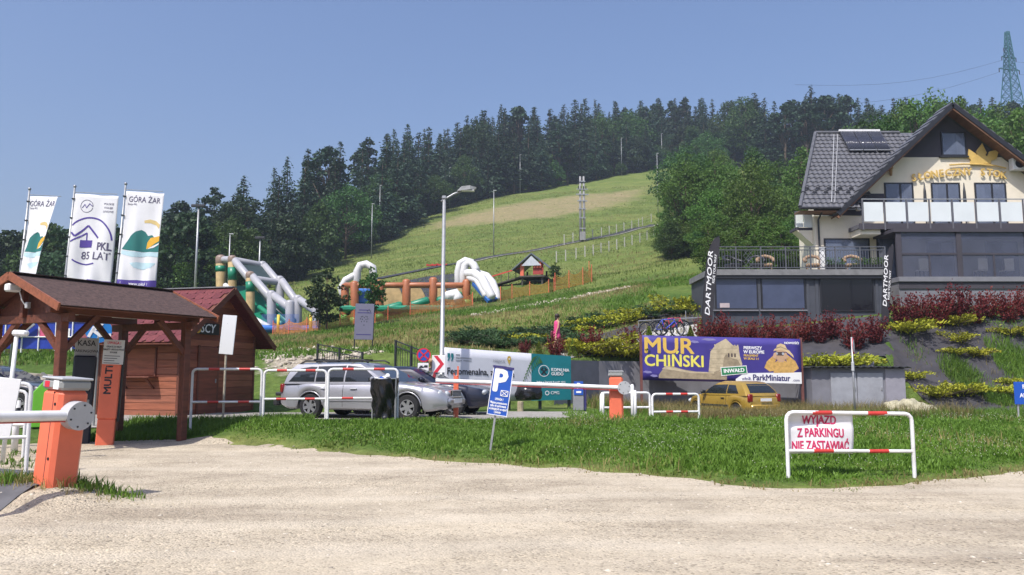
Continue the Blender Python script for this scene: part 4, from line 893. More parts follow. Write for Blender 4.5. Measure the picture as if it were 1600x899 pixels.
# ------------------------------------------------------------------ brown cheese hut
hut = thing('wooden_hut', 'brown boarded kiosk hut with red hexagonal shingle roof behind the shelter', 'hut', (-9.25, 22.0, .3), math.atan2(.965, .26))
HW, HL, HE, HA = 3.6, 2.7, 2.4, 3.72
MB().bb(.03, HW - .03, .03, HL, 0, HE).build('core_wall', M_BOARD, hut)
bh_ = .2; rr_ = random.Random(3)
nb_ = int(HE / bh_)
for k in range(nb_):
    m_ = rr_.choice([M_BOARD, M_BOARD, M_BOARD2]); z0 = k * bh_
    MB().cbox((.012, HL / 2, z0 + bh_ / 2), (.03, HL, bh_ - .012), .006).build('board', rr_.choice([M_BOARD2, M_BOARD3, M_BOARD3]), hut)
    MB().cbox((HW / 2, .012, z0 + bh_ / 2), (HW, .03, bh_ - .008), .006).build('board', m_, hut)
k = 0
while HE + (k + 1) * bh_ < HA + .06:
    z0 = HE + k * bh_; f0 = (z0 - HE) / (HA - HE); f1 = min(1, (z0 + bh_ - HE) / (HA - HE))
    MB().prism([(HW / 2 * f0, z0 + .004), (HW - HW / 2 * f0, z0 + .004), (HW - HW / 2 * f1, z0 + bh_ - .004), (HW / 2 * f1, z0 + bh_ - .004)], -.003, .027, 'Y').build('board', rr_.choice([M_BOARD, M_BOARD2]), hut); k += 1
for x_, y_ in ((.02, .02), (HW - .02, .02), (.02, HL)): MB().cbox((x_, y_, HE / 2), (.09, .09, HE), .01).build('corner_post', M_WOOD, hut)
d_ = MB().cbox((1.25, -.02, 1.0), (.85, .03, 1.98), .008).build('door', M_BOARD, hut); MB().cbox((1.58, -.05, 1.0), (.03, .04, .12), .008).build('handle', M_STEEL, d_)
for x_ in (.8, 1.7): MB().bb(x_ - .04, x_ + .04, -.035, .0, 0, 2.03).build('door_trim', M_WOOD, hut)
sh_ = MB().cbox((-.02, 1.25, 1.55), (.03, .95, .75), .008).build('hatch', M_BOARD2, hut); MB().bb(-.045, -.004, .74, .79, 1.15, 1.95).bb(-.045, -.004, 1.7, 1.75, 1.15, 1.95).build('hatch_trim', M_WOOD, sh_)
MB().cbox((-.2, 1.25, 1.12), (.38, 1.15, .045), .008).build('counter_shelf', M_WOOD, hut)
for y_ in (.8, 1.7): MB().beam((-.02, y_, .8), (-.34, y_, 1.1), .05).build('shelf_bracket', M_WOOD, hut)
ov, og = .52, .42
def hp(t_): return HW / 2 - t_ * (HW / 2 + ov), HA + .06 - t_ * (HA - HE) * (HW / 2 + ov) / (HW / 2)
for s_ in (0, 1):
    (x0, z0), (x1, z1) = hp(0), hp(1)
    if s_: x0, x1 = HW - x0, HW - x1
    q_ = [(x0, -og, z0), (x0, HL + og, z0), (x1, HL + og, z1), (x1, -og, z1)]
    MB().slab(q_ if not s_ else q_[::-1], .05).build('roof_deck', M_SH3 if s_ else M_WOOD, hut)
    for y_ in (-og - .02, HL + og + .02): MB().beam((x0, y_, z0 - .06), (x1, y_, z1 - .06), .035, .17).build('bargeboard', M_WOOD, hut)
    MB().beam((x1, -og, z1 - .05), (x1, HL + og, z1 - .05), .1, .03).build('eave_board', M_WOOD, hut)
rows, cols = 9, 12; sl_ = math.hypot(HW / 2 + ov, hp(0)[1] - hp(1)[1]); dx_ = Vector((hp(1)[0] - hp(0)[0], 0, hp(1)[1] - hp(0)[1])).normalized(); nn = Vector((dx_.z, 0, -dx_.x)); nn = nn if nn.z > 0 else -nn
cw_ = (HL + 2 * og) / cols; rl = sl_ / rows
shp = MB().prism([(-cw_ * .49, -.02), (cw_ * .49, -.02), (cw_ * .49, rl * .72), (cw_ * .25, rl * 1.08), (-cw_ * .25, rl * 1.08), (-cw_ * .49, rl * .72)], 0, .014, 'Z').mesh('shingle')
shm = []
for m_ in (M_SH2, M_SH2, M_SH3): q_ = shp.copy(); q_.materials.append(m_); shm.append(q_)
for r_ in range(rows):
    for c_ in range(cols + (r_ % 2)):
        yy = -og + (c_ + .5 - (.5 if r_ % 2 else 0)) * cw_
        if yy < -og + cw_ * .3 or yy > HL + og - cw_ * .3: continue
        o = link('shingle', rr_.choice(shm), None, hut); base_ = Vector((hp(0)[0], yy, hp(0)[1])) + dx_ * (r_ * rl) + nn * (.012 + .004 * (r_ % 2))
        o.matrix_local = Matrix(((0, dx_.x, nn.x, base_.x), (1, 0, 0, base_.y), (0, dx_.z, nn.z, base_.z), (0, 0, 0, 1)))
MB().beam((HW / 2, -og, HA + .1), (HW / 2, HL + og, HA + .1), .22, .03).build('ridge_cap', mat('ridge_grey', (.2, .21, .22), .6, .2, 5), hut)
sp = MB().cbox((1.0, -.06, 2.52), (1.25, .03, .34), .005).build('sign_board', M_BLACK, hut); text('SCY', (1.08, -.08, 2.52), .36, M_LETW, sp, bold=.008, sx=1.05, shear=.15); MB().ball((.62, -.09, 2.5), .13, 14, 9, (1, .35, 1)).build('cheese_emblem', mat('cheese_yellow', (.6, .36, .06), .5, .2, 8), sp, True)

# blank white board on a thin post
p = G(352, 20.0); ib = thing('blank_notice_board', 'speckled blank white board on a thin rusty post before the hut', 'board', p, R(-8), ry=R(0.5)); zb = Zat(554, 20) - p.z; zt = Zat(493, 20) - p.z
m, t, b = nodes_of('speckled_board'); v = t.nodes.new('ShaderNodeTexVoronoi'); v.inputs['Scale'].default_value = 5.5; co = t.nodes.new('ShaderNodeTexCoord'); t.links.new(co.outputs['Object'], v.inputs['Vector'])
t.links.new(ramp(t, v.outputs['Distance'], [(.05, (.03, .03, .03)), (.09, (.66, .68, .7))]), b.inputs['Base Color']); b.inputs['Roughness'].default_value = .5
MB().cbox((.05, -.04, (zb + zt) / 2), (.38, .02, zt - zb), .006, ry=R(4)).build('panel', m, ib); MB().cyl((0, 0, -.2), (0, 0, zt - .1), .03, n=8).build('post', mat('rusty_pale', (.42, .37, .28), .7, .25, 12), ib)

# ------------------------------------------------------------------ rubbish sack in a ring stand
p = G(601, 18.35); bi = thing('rubbish_stand', 'black rubbish sack hanging in a metal ring stand, overfull with litter', 'bin', p)
tz = Zat(592, 18.35) - p.z; g_ = random.Random(4); vs = []; nn_ = 40; rows_ = 12
for j in range(rows_ + 1):
    u = j / rows_; z = tz * (1 - u * .97); rad = .3 - .05 * math.sin(u * PI * .9) + .03 * math.sin(u * 5) - .03 * u
    for k in range(nn_):
        a = 2 * PI * k / nn_; w_ = .035 * math.sin(a * 5 + 7 * u) * (.3 + u) + .03 * math.sin(a * 9 - 12 * u + 2 * math.sin(3 * a)); vs.append(((rad + w_) * math.cos(a), (rad + w_) * math.sin(a), z + .02 * math.sin(a * 5 + u * 8)))
MB().add(vs, [(j * nn_ + k, j * nn_ + (k + 1) % nn_, (j + 1) * nn_ + (k + 1) % nn_, (j + 1) * nn_ + k) for j in range(rows_) for k in range(nn_)] + [tuple(rows_ * nn_ + k for k in range(nn_))]).build('sack', mat('sack_film', (.012, .012, .013), .2, .2, 5), bi, True)
MB().tube([(.29 * math.cos(a * PI / 12), .29 * math.sin(a * PI / 12), tz) for a in range(24)], .014, 6, closed=True).build('ring', M_STEEL, bi, True)
for a in (R(-20), R(160)): MB().cyl((.3 * math.cos(a), .3 * math.sin(a), -.2), (.3 * math.cos(a), .3 * math.sin(a), tz + .02), .02, n=8).build('leg', M_STEEL, bi)
for k in range(9):
    a = g_.uniform(0, 6.28); r_ = g_.uniform(0, .19); MB().cbox((r_ * math.cos(a), r_ * math.sin(a), tz + g_.uniform(-.02, .08)), (g_.uniform(.08, .16), g_.uniform(.06, .12), g_.uniform(.04, .1)), .02, g_.uniform(0, 3), g_.uniform(-.6, .6), g_.uniform(-.6, .6)).build('litter', M_SIGNW if k % 3 else M_BLUE, bi)

# ------------------------------------------------------------------ tilted parking sign on the bank
p = P(767, 702, 14.35); p.z = hz(p.x, p.y); pk = thing('parking_sign', 'leaning blue parking sign with white P on a bent post in the grass', 'sign', p, R(-3), ry=R(8.2))
zb, zt = .62, 1.5; MB().beam((-.01, 0, -.2), (-.01, 0, 1.46), .05, .035).build('post', M_STEEL, pk)
pn = MB().cbox((.02, -.04, (zb + zt) / 2), (.37, .015, zt - zb), .006).build('panel', M_BLUE, pk); yf = -.05
for a, b_ in (((-.155, zb + .012), (.195, zb + .012)), ((-.155, zt - .012), (.195, zt - .012)), ((-.158, zb), (-.158, zt)), ((.198, zb), (.198, zt))): MB().beam((a[0], yf, a[1]), (b_[0], yf, b_[1]), .012, .008, up=(0, 1, 0)).build('border', M_LETW, pn)
MB().bb(-.17, .21, -.06, -.03, zt - .03, zt + .012).build('top_flange', M_NAVY, pk)
text('P', (-.015, yf, 1.235), .56, M_LETW, pn, bold=.03, sx=.88)
for a, b_ in (((.03, .985), (.165, .985)), ((.03, 1.08), (.165, 1.08)), ((.034, .985), (.034, 1.08)), ((.161, .985), (.161, 1.08)), ((.034, .985), (.161, 1.08)), ((.034, 1.08), (.161, .985))): MB().beam((a[0], yf - .002, a[1]), (b_[0], yf - .002, b_[1]), .011, .006, up=(0, 1, 0)).build('icon_line', M_LETW, pn)
for s_, z_ in (('UWAGA !', .915), ('Miejsce przeznaczone', .85), ('tylko do parkowania', .795), ('oczekujących na wjazd', .74), ('i postoju', .685)): text(s_, (.02, yf, z_), .06, M_LETW, pn, bold=.018, sx=.58)

# ------------------------------------------------------------------ flags
M_CLOTH = mat('flag_cloth', (.7, .7, .72), .75, .04, 2); M_PURP = mat('flag_purple', (.075, .045, .27), .7, .06, 2); M_TEAL = mat('flag_teal', (.015, .15, .14), .7, .06, 2); M_TEAL2 = mat('flag_light_teal', (.05, .24, .24), .7, .06, 2)
M_YEL = mat('flag_yellow', (.68, .37, .03), .7, .06, 2); M_PALEB = mat('flag_pale_blue', (.45, .62, .68), .7, .06, 2); M_PALEY = mat('flag_pale_yellow', (.62, .47, .2), .7, .06, 2); M_GTXT = mat('flag_grey_text', (.1, .09, .16), .7, .06, 2)
def flag(px, top_y, fw, fh, art, label, curl, ph, px_off=0):
    Y = 30.0; p = G(px, Y); zt = Zat(top_y, Y) - p.z; fl = thing('flag_pole', label, 'flag', p, R(-6), ry=R(2.6))
    MB().tube([(0, 0, -.2), (0, 0, zt)], [.055, .035], 10).build('pole', M_STEEL, fl, True); MB().ball((0, 0, zt + .04), .06, 10, 7).build('finial', M_STEEL, fl, True)
    z1 = zt - .25
    MB().tube([(0, 0, z1 + .06), (fw, 0, z1 + .02)], .014, 6).build('top_arm', M_STEEL, fl); 
    for k in range(5): MB().lathe([(.06, -.02), (.075, 0), (.06, .02)], 8, (0, 0, z1 - .2 - k * .75)).build('ring', M_DARK, fl)
    def f(u, v):
        a = curl * (max(u, 0) ** 1.3) * (.35 + .65 * v); e = .07 * math.sin(u * 9 + v * 3 + ph) * (.2 + v * .8) + .05 * math.sin(u * 17 - v * 4 + ph * 2) * v
        return Vector((.05 + fw * u * (1 - .26 * abs(curl) * v), e - a * .9, z1 - v * fh - .05 * u - .05 * math.sin(u * 3 + ph) * v))
    cloth_mesh(f, 26, 30, 'cloth', M_CLOTH, fl)
    def poly(pts, m_, off=.008): flat_poly(pts, fw, fh, f, fl, m_, off, .09)
    poly([(0, .94), (.2, .935), (.5, .925), (.8, .935), (1, .93), (1, 1), (0, 1)], M_PURP)
    flat_text('www.pkl.pl', .52, .968, .16, fw, fh, f, fl, M_LETW, .014, .008)
    if art == 'gora':
        flat_text('GÓRA ŻAR', .5, .085, .3, fw, fh, f, fl, M_GTXT, .01, .006, .86); flat_text('Stacja PKL', .2, .135, .1, fw, fh, f, fl, M_GTXT, .01, 0)
        poly([(.03, .62), (.12, .55), (.25, .47), (.38, .42), (.5, .4), (.6, .42), (.68, .46), (.78, .45), (.86, .48), (.95, .47), (1, .46), (1, .63), (.6, .63)], M_TEAL)
        poly([(.66, .6), (.68, .53), (.76, .48), (.88, .47), (1, .46), (1, .515), (.88, .54), (.76, .585)], M_YEL, .013)
        poly([(.7, .6), (.84, .565), (1, .535), (1, .55), (.86, .585)], M_CLOTH, .016)
        poly([(.03, .63), (.6, .635), (1, .635), (1, .685), (.7, .675), (.35, .69), (.03, .67)], M_PALEB)
        poly([(.28, .755), (.45, .74), (.75, .745), (.95, .75), (.85, .8), (.6, .815), (.4, .8)], M_PALEB)
        poly([(.55, .3), (.7, .285), (.85, .3), (.98, .34), (.96, .385), (.86, .345), (.72, .325), (.56, .325)], M_PALEY)
    else:
        def arc(cu, cv, r, a0, a1, w_, m_, n=26, off=.008):
            rv = r * fw / fh; wv = w_ * fw / fh
            pts = [(cu + (r + w_) * math.cos(R(a0 + (a1 - a0) * i / n)), cv - (rv + wv) * math.sin(R(a0 + (a1 - a0) * i / n))) for i in range(n + 1)] + [(cu + r * math.cos(R(a1 - (a1 - a0) * i / n)), cv - rv * math.sin(R(a1 - (a1 - a0) * i / n))) for i in range(n + 1)]
            poly(pts, m_, off)
        arc(.42, .51, .5, 5, 140, .035, M_PURP); arc(.42, .51, .5, 232, 290, .03, M_PURP)
        def stroke(pts, w_, off=.012):
            for (a, b_), (c, d) in zip(pts, pts[1:]):
                L_ = math.hypot((c - a) * fw, (d - b_) * fh); nx_, ny_ = -(d - b_) * fh / L_ * w_ / fw, (c - a) * fw / L_ * w_ / fh
                poly([(a + nx_, b_ + ny_), (c + nx_, d + ny_), (c - nx_, d - ny_), (a - nx_, b_ - ny_)], M_PURP, off)
        stroke([(.02, .42), (.11, .46), (.38, .34), (.62, .47)], .035); stroke([(.02, .52), (.36, .42), (.36, .5)], .028)
        poly([(.22, .5), (.5, .5), (.5, .58), (.22, .58)], M_PURP, .01)
        flat_text('PKL', .78, .565, .42, fw, fh, f, fl, M_GTXT, .01, .022, .85); flat_text('85 LAT', .6, .67, .42, fw, fh, f, fl, M_GTXT, .01, .01, .95)
        arc(.3, .13, .13, 0, 350, .012, M_GTXT, 24); stroke([(.2, .15), (.26, .11), (.3, .15), (.36, .1), (.43, .13)], .012)
        for k, s_ in enumerate(('POLSKIE', 'KOLEJE', 'LINOWE')): flat_text(s_, .8, .095 + k * .042, .11, fw, fh, f, fl, M_GTXT, .01, .004)
    return fl
flag(15, 297, 1.35, 3.45, 'gora', 'leftmost white flag with green hill and GÓRA ŻAR lettering on a pole', .8, 1.0)
flag(87, 293, 1.78, 3.6, 'pkl', 'middle white flag with purple circle and PKL 85 LAT lettering on a pole', -.15, 2.6)
flag(168, 289, 1.55, 3.65, 'gora', 'rightmost of three white flags, wide green hill and GÓRA ŻAR lettering', -.1, .4)

# boulders and blue fairground stand seen through the shelter
for i, (px_, Y_, s_, sq) in enumerate([(38, 25.5, 1.0, .7), (70, 26.4, 1.3, .8), (100, 26.0, .9, .8), (85, 25.2, .7, .6), (55, 24.9, .6, .7), (115, 27.0, 1.1, .9), (25, 26.6, .9, .7), (130, 26.0, .8, .7), (60, 27.2, 1.2, .9), (98, 27.4, 1.0, .9)]):
    p = G(px_, Y_); bm = bmesh.new(); bmesh.ops.create_icosphere(bm, subdivisions=3, radius=1)
    for v in bm.verts:
        d_ = v.co.copy(); f_ = 1 + .35 * mnoise.noise(d_ * 1.3 + Vector((i * 7, 0, 0))) + .12 * mnoise.noise(d_ * 3.5 + Vector((i * 3, 2, 0))); v.co = d_ * f_; 
        v.co.x = max(-.75, min(.78, v.co.x)); v.co.z = max(-.6, min(.62 + .1 * v.co.x, v.co.z))
    me = bpy.data.meshes.new('boulder'); bm.to_mesh(me); bm.free()
    o = link('boulder', me, mat('boulder_stone', (.36, .32, .25), .9, .3, 2.5, .6)); o.location = (p.x, p.y, p.z + .2 * s_); o.scale = (s_, s_ * .8, s_ * sq); o.rotation_euler = (0, 0, i * 1.3); tag(o, 'pale slab boulder in the heap behind the timber shelter', 'boulder', 'boulders behind the shelter')
p = G(60, 37); fr_ = thing('fairground_stand', 'blue panelled amusement stand with white posts behind the boulders', 'ride', p, R(5)); zr = Zat(500, 37) - p.z
mb_ = mat('fair_blue', (.02, .05, .36), .4, .2, 3)
for k in range(6): MB().cbox((-1.9 + k * .75, 0, zr * .55), (.72, .06, zr * .8), .01).build('panel', mb_, fr_); MB().cyl((-2.27 + k * .75, -.05, 0), (-2.27 + k * .75, -.05, zr), .04, n=6).build('post', M_SIGNW, fr_)
for z_ in (.5, .98): MB().tube([(-2.3, -.08, zr * z_), (2.3, -.08, zr * z_)], .03, 6).build('rail', M_SIGNW, fr_)
for k in range(3): MB().cbox((-1.0 + k * 1.1, -.06, zr * .62), (.35, .02, .4), .01).build('picture_panel', [M_SIGNW, mat('fair_pink', (.6, .1, .2), .5), M_SIGNW][k], fr_)
MB().beam((-1.8, -.25, .1), (-.2, -.25, zr * .9), .08, .25).build('stair_stringer', M_STEEL, fr_)
# ------------------------------------------------------------------ grey retaining wall, shed, embankment fabric, ramp
M_WALL = mat('grey_render', (.2, .2, .225), .85, .16, 1.2, .25, dirt=.25)
def hit(px, py, y0=28, y1=420, st=.25):
    for Y in np.arange(y0, y1, st):
        if P(px, py, Y).z <= hz(X(px, Y), Y) : return G(px, Y)
    return G(px, y1)
wl = thing('retaining_wall', 'long grey rendered retaining wall behind the billboards', 'wall', (0, 0, 0))
wx = list(np.arange(1.6, 15.7, 1.0))
for i, (a, b_) in enumerate(zip(wx, wx[1:])):
    f = lambda x_: float(np.interp(x_, WALLX, WALLY)); ya, yb = f(a) - .06, f(b_) - .06
    za, zb_ = [min(2.05, max(1.2, hz(x_, f(x_) + float(np.interp(x_, WALLX, WALLW)) + .1)) + .06) for x_ in (a, b_)]
    MB().add([(a, ya, -.6), (b_, yb, -.6), (b_, yb, zb_), (a, ya, za), (a, ya + .45, -.6), (b_, yb + .45, -.6), (b_, yb + .45, zb_), (a, ya + .45, za)], [(0, 1, 2, 3), (7, 6, 5, 4), (3, 2, 6, 7), (0, 4, 5, 1), (0, 3, 7, 4), (1, 5, 6, 2)]).build('wall_panel', M_WALL, wl)
geo = mat('ground_fabric', (.046, .044, .051), .95, .25, 2.2, .5, dirt=.3)
sheet('ground_fabric', [(17.6, 31.9), (30, 31.7), (42, 31.7), (42, 37.5), (17.6, 37.5)], geo, .4, .03, .05)
sheet('ground_fabric', [(10.2, 34.95), (17.3, 34.7), (17.5, 38.7), (9.3, 38.7)], geo, .4, .03, .05)
sheet('ground_fabric', [tuple(G(a, b_).xy) for a, b_ in [(930, 37.0), (985, 38.2), (1050, 39.2), (1095, 39.4), (1095, 42), (1040, 41.6), (980, 40.0), (930, 38.6)]], geo, .4, .03, .05)
sheet('ground_fabric', [(15.2, 34.95), (17.1, 34.2), (17.4, 32.2), (18.0, 31.85), (18.0, 38.6), (15.2, 38.6)], geo, .4, .05, .05)
conc = mat('pale_concrete', (.42, .41, .39), .85, .15, 3, .2)
rl_ = [(868, 31.6), (900, 33.0), (940, 34.3), (980, 35.4), (1030, 36.4), (1090, 37.3)]
near_ = [tuple(G(a, b_).xy) for a, b_ in rl_]; far_ = [tuple(G(a, b_ + 1.9).xy) for a, b_ in rl_]
sheet('ramp_path', near_ + far_[::-1], conc, .35, .03, 0)
kb = MB()
for (a, b_), (c, d) in zip(far_, far_[1:]): kb.beam((a, b_, hz(a, b_) + .06), (c, d, hz(c, d) + .06), .1, .2)
struct(kb.build('path_kerb', M_DARK))
for nm, n_, x0, x1, y0, y1, lab in (('embankment_tuft', 700, 18.9, 20.3, 33.2, 35.6, 'green grass clump on the dark embankment beneath the first juniper'), ('embankment_tuft', 800, 21.4, 23.0, 33.8, 36.2, 'green grass clump high on the dark embankment at the right'), ('embankment_tuft', 450, 19.6, 20.6, 32.4, 33.4, 'low green grass clump on the dark embankment')):
    x, y = scatter(n_, x0, x1, y0, y1); e_ = ((x - (x0 + x1) / 2) / (x1 - x0) * 2) ** 2 + ((y - (y0 + y1) / 2) / (y1 - y0) * 2) ** 2; k_ = e_ < rng.random(n_) * 1.1 + .2; x, y = x[k_], y[k_]
    grass(nm, x, y, .2 + .35 * rng.random(len(x)), L_GRASS, lab, wid=.012, blades=5, spread=.08)
x, y = scatter(1500, 17.8, 30, 31.9, 37.2); k_ = fbm(x, y, .9) > .62; grass('embankment_weeds', x[k_], y[k_], .15 + .3 * rng.random(k_.sum()), L_GRASS, 'scattered green weeds on the dark embankment', wid=.011, blades=5, spread=.12)
x, y = scatter(1500, 17.6, 30, 31.7, 37.2); grass('fabric_weeds', x[::4], y[::4], .15 + .35 * rng.random(len(x[::4])), L_DRY, 'thin dry weeds poking through the embankment fabric', wid=.006, blades=4, spread=.06)

sd_ = G(1265, 32.6); sx0, sx1 = X(1268, 32.6), X(1413, 32.6); zt = Zat(573, 32.6)
shd = thing('utility_shed', 'low grey lean-to shed with double metal doors below the barberries', 'shed', (sx0, 32.6, -.2)); SWd = sx1 - sx0; SH = zt + .2
MB().bb(0, SWd, .06, 2.0, 0, SH - .06).build('wall', M_WALL, shd)
dm = mat('grey_sheet_metal', (.33, .34, .37), .5, .12, 2, .1, dirt=.3)
for a, b_ in ((.2, .475), (.485, .76)):
    d_ = MB().cbox((SWd * (a + b_) / 2, .035, SH * .44), (SWd * (b_ - a), .05, SH * .86), .008).build('door', dm, shd); MB().cbox((SWd * (b_ - .02), 0, SH * .55), (.05, .05, .14), .01).build('handle', M_STEEL, d_)
MB().bb(SWd * .79, SWd, .03, .06, .02, SH - .1).build('side_panel', mat('grey_panel', (.3, .29, .33), .6, .1, 3), shd)
for k in range(14):
    x_ = -.15 + (SWd + .3) * (k + .5) / 14; MB().prism([(x_ - .17, 0), (x_, .05), (x_ + .17, 0), (x_ + .17, .02), (x_, .07), (x_ - .17, .02)], -.22, 2.1, 'Y').build('corrugated_sheet', M_DARK, shd).location = (0, 0, SH - .06)

# pale boulders
M_PALE = mat('pale_boulder', (.4, .37, .25), .9, .3, 3, .8)
for i, (px_, Y_, s_, lab) in enumerate([(1402, 31.0, .5, 'pale yellowish boulder right of the shed, left one'), (1422, 30.7, .52, 'largest pale yellowish boulder at the embankment foot'), (1440, 31.0, .36, 'small pale boulder on the right of its group')]):
    p = G(px_, Y_); bm = bmesh.new(); bmesh.ops.create_icosphere(bm, subdivisions=4, radius=1)
    for v in bm.verts: d_ = v.co.copy(); v.co = d_ * (1 + .3 * mnoise.noise(d_ * 1.6 + Vector((i * 9, 1, 0))) + .14 * mnoise.noise(d_ * 4 + Vector((i, 0, 5))))
    me = bpy.data.meshes.new('boulder'); bm.to_mesh(me); bm.free(); me.polygons.foreach_set('use_smooth', [True] * len(me.polygons)); o = link('boulder', me, M_PALE); o.location = p + Vector((0, 0, s_ * .45)); o.scale = (s_ * 1.25, s_, s_ * .85); tag(o, lab, 'boulder')

# ------------------------------------------------------------------ purple billboard
a = P(1004, 594, 33.0); BW = X(1250, 33.0) - a.x; BH = Zat(525, 33.0) - a.z + .02
bb_ = thing('billboard', 'long purple billboard lettered MUR CHIŃSKI with a beige tower, on brown posts', 'billboard', (a.x, a.y, 0), 0)
zb0 = a.z
for x_ in (-.05, BW + .05): MB().bb(x_ - .05, x_ + .05, -.05, .05, -.4, zb0 + BH - (.1 if x_ > 1 else -.02)).build('post', mat('brown_post', (.16, .06, .05), .6, .2, 5), bb_)
TL = R(1.35)
class _F: pass
def bf(u, v): 
    x_ = u * BW; return Vector((x_, -.075 - .012 * math.sin(u * 7), zb0 + BH - v * BH - x_ * math.tan(TL) * 1.0))
M_BPUR = mat('billboard_purple', (.05, .036, .23), .45, .12, 1.2)
cloth_mesh(bf, 20, 6, 'vinyl', M_BPUR, bb_, .03)
def bp(pts, m_, off=.02, res=.4): return flat_poly(pts, BW, BH, bf, bb_, m_, off, res)
def bt(s_, u, v, sz, m_, off=.024, **k): return flat_text(s_, u, v, sz, BW, BH, bf, bb_, m_, off, **k)
M_GOLD = mat('billboard_gold', (.68, .45, .09), .45, .06, 2); M_LEM = mat('billboard_lemon', (.72, .66, .12), .45, .05, 2); M_BEI = mat('tower_beige', (.5, .42, .28), .6, .22, 5); M_BEI2 = mat('tower_shade_stone', (.32, .26, .17), .6, .25, 6); M_BRN = mat('tower_dark_stone', (.07, .05, .05), .7, .2, 5)
bp([(.10, .88), (.14, .68), (.17, .66), (.25, .74), (.36, .8), (.45, .78), (.5, .72), (.53, .8), (.53, .95), (.3, .95), (.1, .95)], M_BEI2, .018); bp([(.12, .74), (.15, .67), (.2, .71), (.3, .785), (.45, .79), (.45, .82), (.3, .82), (.2, .77)], M_BEI, .021)
bp([(.415, .78), (.43, .33), (.47, .15), (.51, .07), (.53, .03), (.55, .1), (.575, .18), (.61, .2), (.615, .4), (.63, .6), (.6, .78)], M_BEI, .018); bp([(.5, .78), (.515, .45), (.53, .38), (.55, .45), (.6, .5), (.62, .62), (.58, .72)], M_BEI2, .022)
for u_ in (.545, .565, .585): bp([(u_ - .005, .44), (u_ - .005, .37), (u_, .35), (u_ + .005, .37), (u_ + .005, .44)], M_BRN, .026)
for k in range(9): u_ = .455 + k * .018; bp([(u_, .2), (u_ + .009, .2), (u_ + .009, .165), (u_, .165)], M_BEI, .02)
for k in range(5): bp([(.425, .28 + k * .1), (.6, .24 + k * .12), (.6, .246 + k * .12), (.425, .286 + k * .1)], M_BEI2, .021)
for u_, v_, w_ in ((.03, .82, .03), (.07, .9, .025), (.42, .06, .05), (.66, .9, .03), (.33, .12, .03)): bp([(u_ - w_, v_), (u_ - w_ * .4, v_ - .03), (u_ + w_ * .7, v_ - .02), (u_ + w_, v_ + .015), (u_, v_ + .03)], mat('billboard_cloud', (.22, .2, .42), .5, .1, 3), .019)
bt('MUR', .165, .24, .9, M_GOLD, bold=.018, sx=1.12); bt('CHIŃSKI', .2, .57, .66, M_LEM, bold=.018, sx=1.0)
bp([(.585, .93), (.64, .795), (1, .745), (1, 1.0), (.585, 1.0)], M_SIGNW, .019); 
bt('www.', .655, .92, .17, M_NAVY, bold=.01); bt('ParkMiniatur', .81, .89, .34, M_NAVY, bold=.022, sx=.88); bt('.com', .965, .925, .15, M_NAVY, bold=.01)
for s_, v_, m_ in (('PIERWSZY', .23, M_LETW), ('W EUROPIE', .32, M_LETW), ('FRAGMENT', .4, M_GOLD), ('W SKALI 1:1', .47, M_GOLD)): bt(s_, .64, v_, .18 if m_ is M_LETW else .13, m_, bold=.022, sx=.92, align='LEFT')
bt('NOWOŚĆ!', .945, .1, .12, M_LETW, bold=.03)
M_GRN = mat('sign_green', (.01, .2, .07), .45, .08, 3); M_SKIN2 = mat('print_skin', (.52, .33, .2), .6, .1, 4); M_JACK = mat('print_yellow', (.58, .35, .1), .6, .25, 9); M_GRT2 = mat('print_lens', (.4, .42, .46), .5, .1, 6); M_HAT = mat('print_hat', (.6, .45, .25), .6, .12, 4)
bp([(.768, .66), (.785, .52), (.835, .36), (.855, .4), (.83, .58), (.845, .72), (.8, .745)], M_JACK, .02); bp([(.985, .66), (.965, .5), (.915, .36), (.895, .4), (.92, .58), (.91, .72), (.95, .745)], M_JACK, .02)
bp([(.825, .775), (.828, .56), (.855, .49), (.9, .49), (.925, .56), (.955, .755), (.9, .765)], M_JACK, .021); bp([(.845, .45), (.847, .27), (.87, .24), (.903, .27), (.905, .45), (.89, .53), (.86, .53)], M_SKIN2, .022)
bp([(.828, .29), (.835, .24), (.86, .2), (.9, .21), (.93, .27), (.952, .37), (.956, .43), (.93, .35), (.9, .28), (.86, .255)], M_HAT, .026); bp([(.845, .235), (.852, .15), (.875, .11), (.902, .14), (.918, .26), (.88, .215)], M_HAT, .0265); bp([(.846, .23), (.875, .2), (.917, .255), (.915, .235), (.875, .175), (.847, .205)], M_BEI2, .0275)
bp([(.838, .3), (.9, .3), (.9, .38), (.838, .38)], M_BRN, .028)
for u_ in (.848, .888): bp([(u_ + .012 * math.cos(a_ * PI / 5), .34 + .045 * math.sin(a_ * PI / 5)) for a_ in range(10)], M_BRN, .029); bp([(u_ + .008 * math.cos(a_ * PI / 5), .34 + .03 * math.sin(a_ * PI / 5)) for a_ in range(10)], M_GRT2, .0315)
bp([(.822, .43), (.83, .33), (.842, .31), (.85, .4), (.84, .47)], M_SKIN2, .033); bp([(.918, .43), (.912, .33), (.9, .31), (.888, .4), (.9, .47)], M_SKIN2, .033)
bp([(.49, .675), (.655, .62), (.66, .8), (.495, .87)], M_SIGNW, .036); bp([(.495, .69), (.651, .64), (.655, .787), (.499, .85)], M_GRN, .04); bt('INWAŁD', .575, .745, .22, M_LETW, .045, bold=.025, rot=-R(4.5))

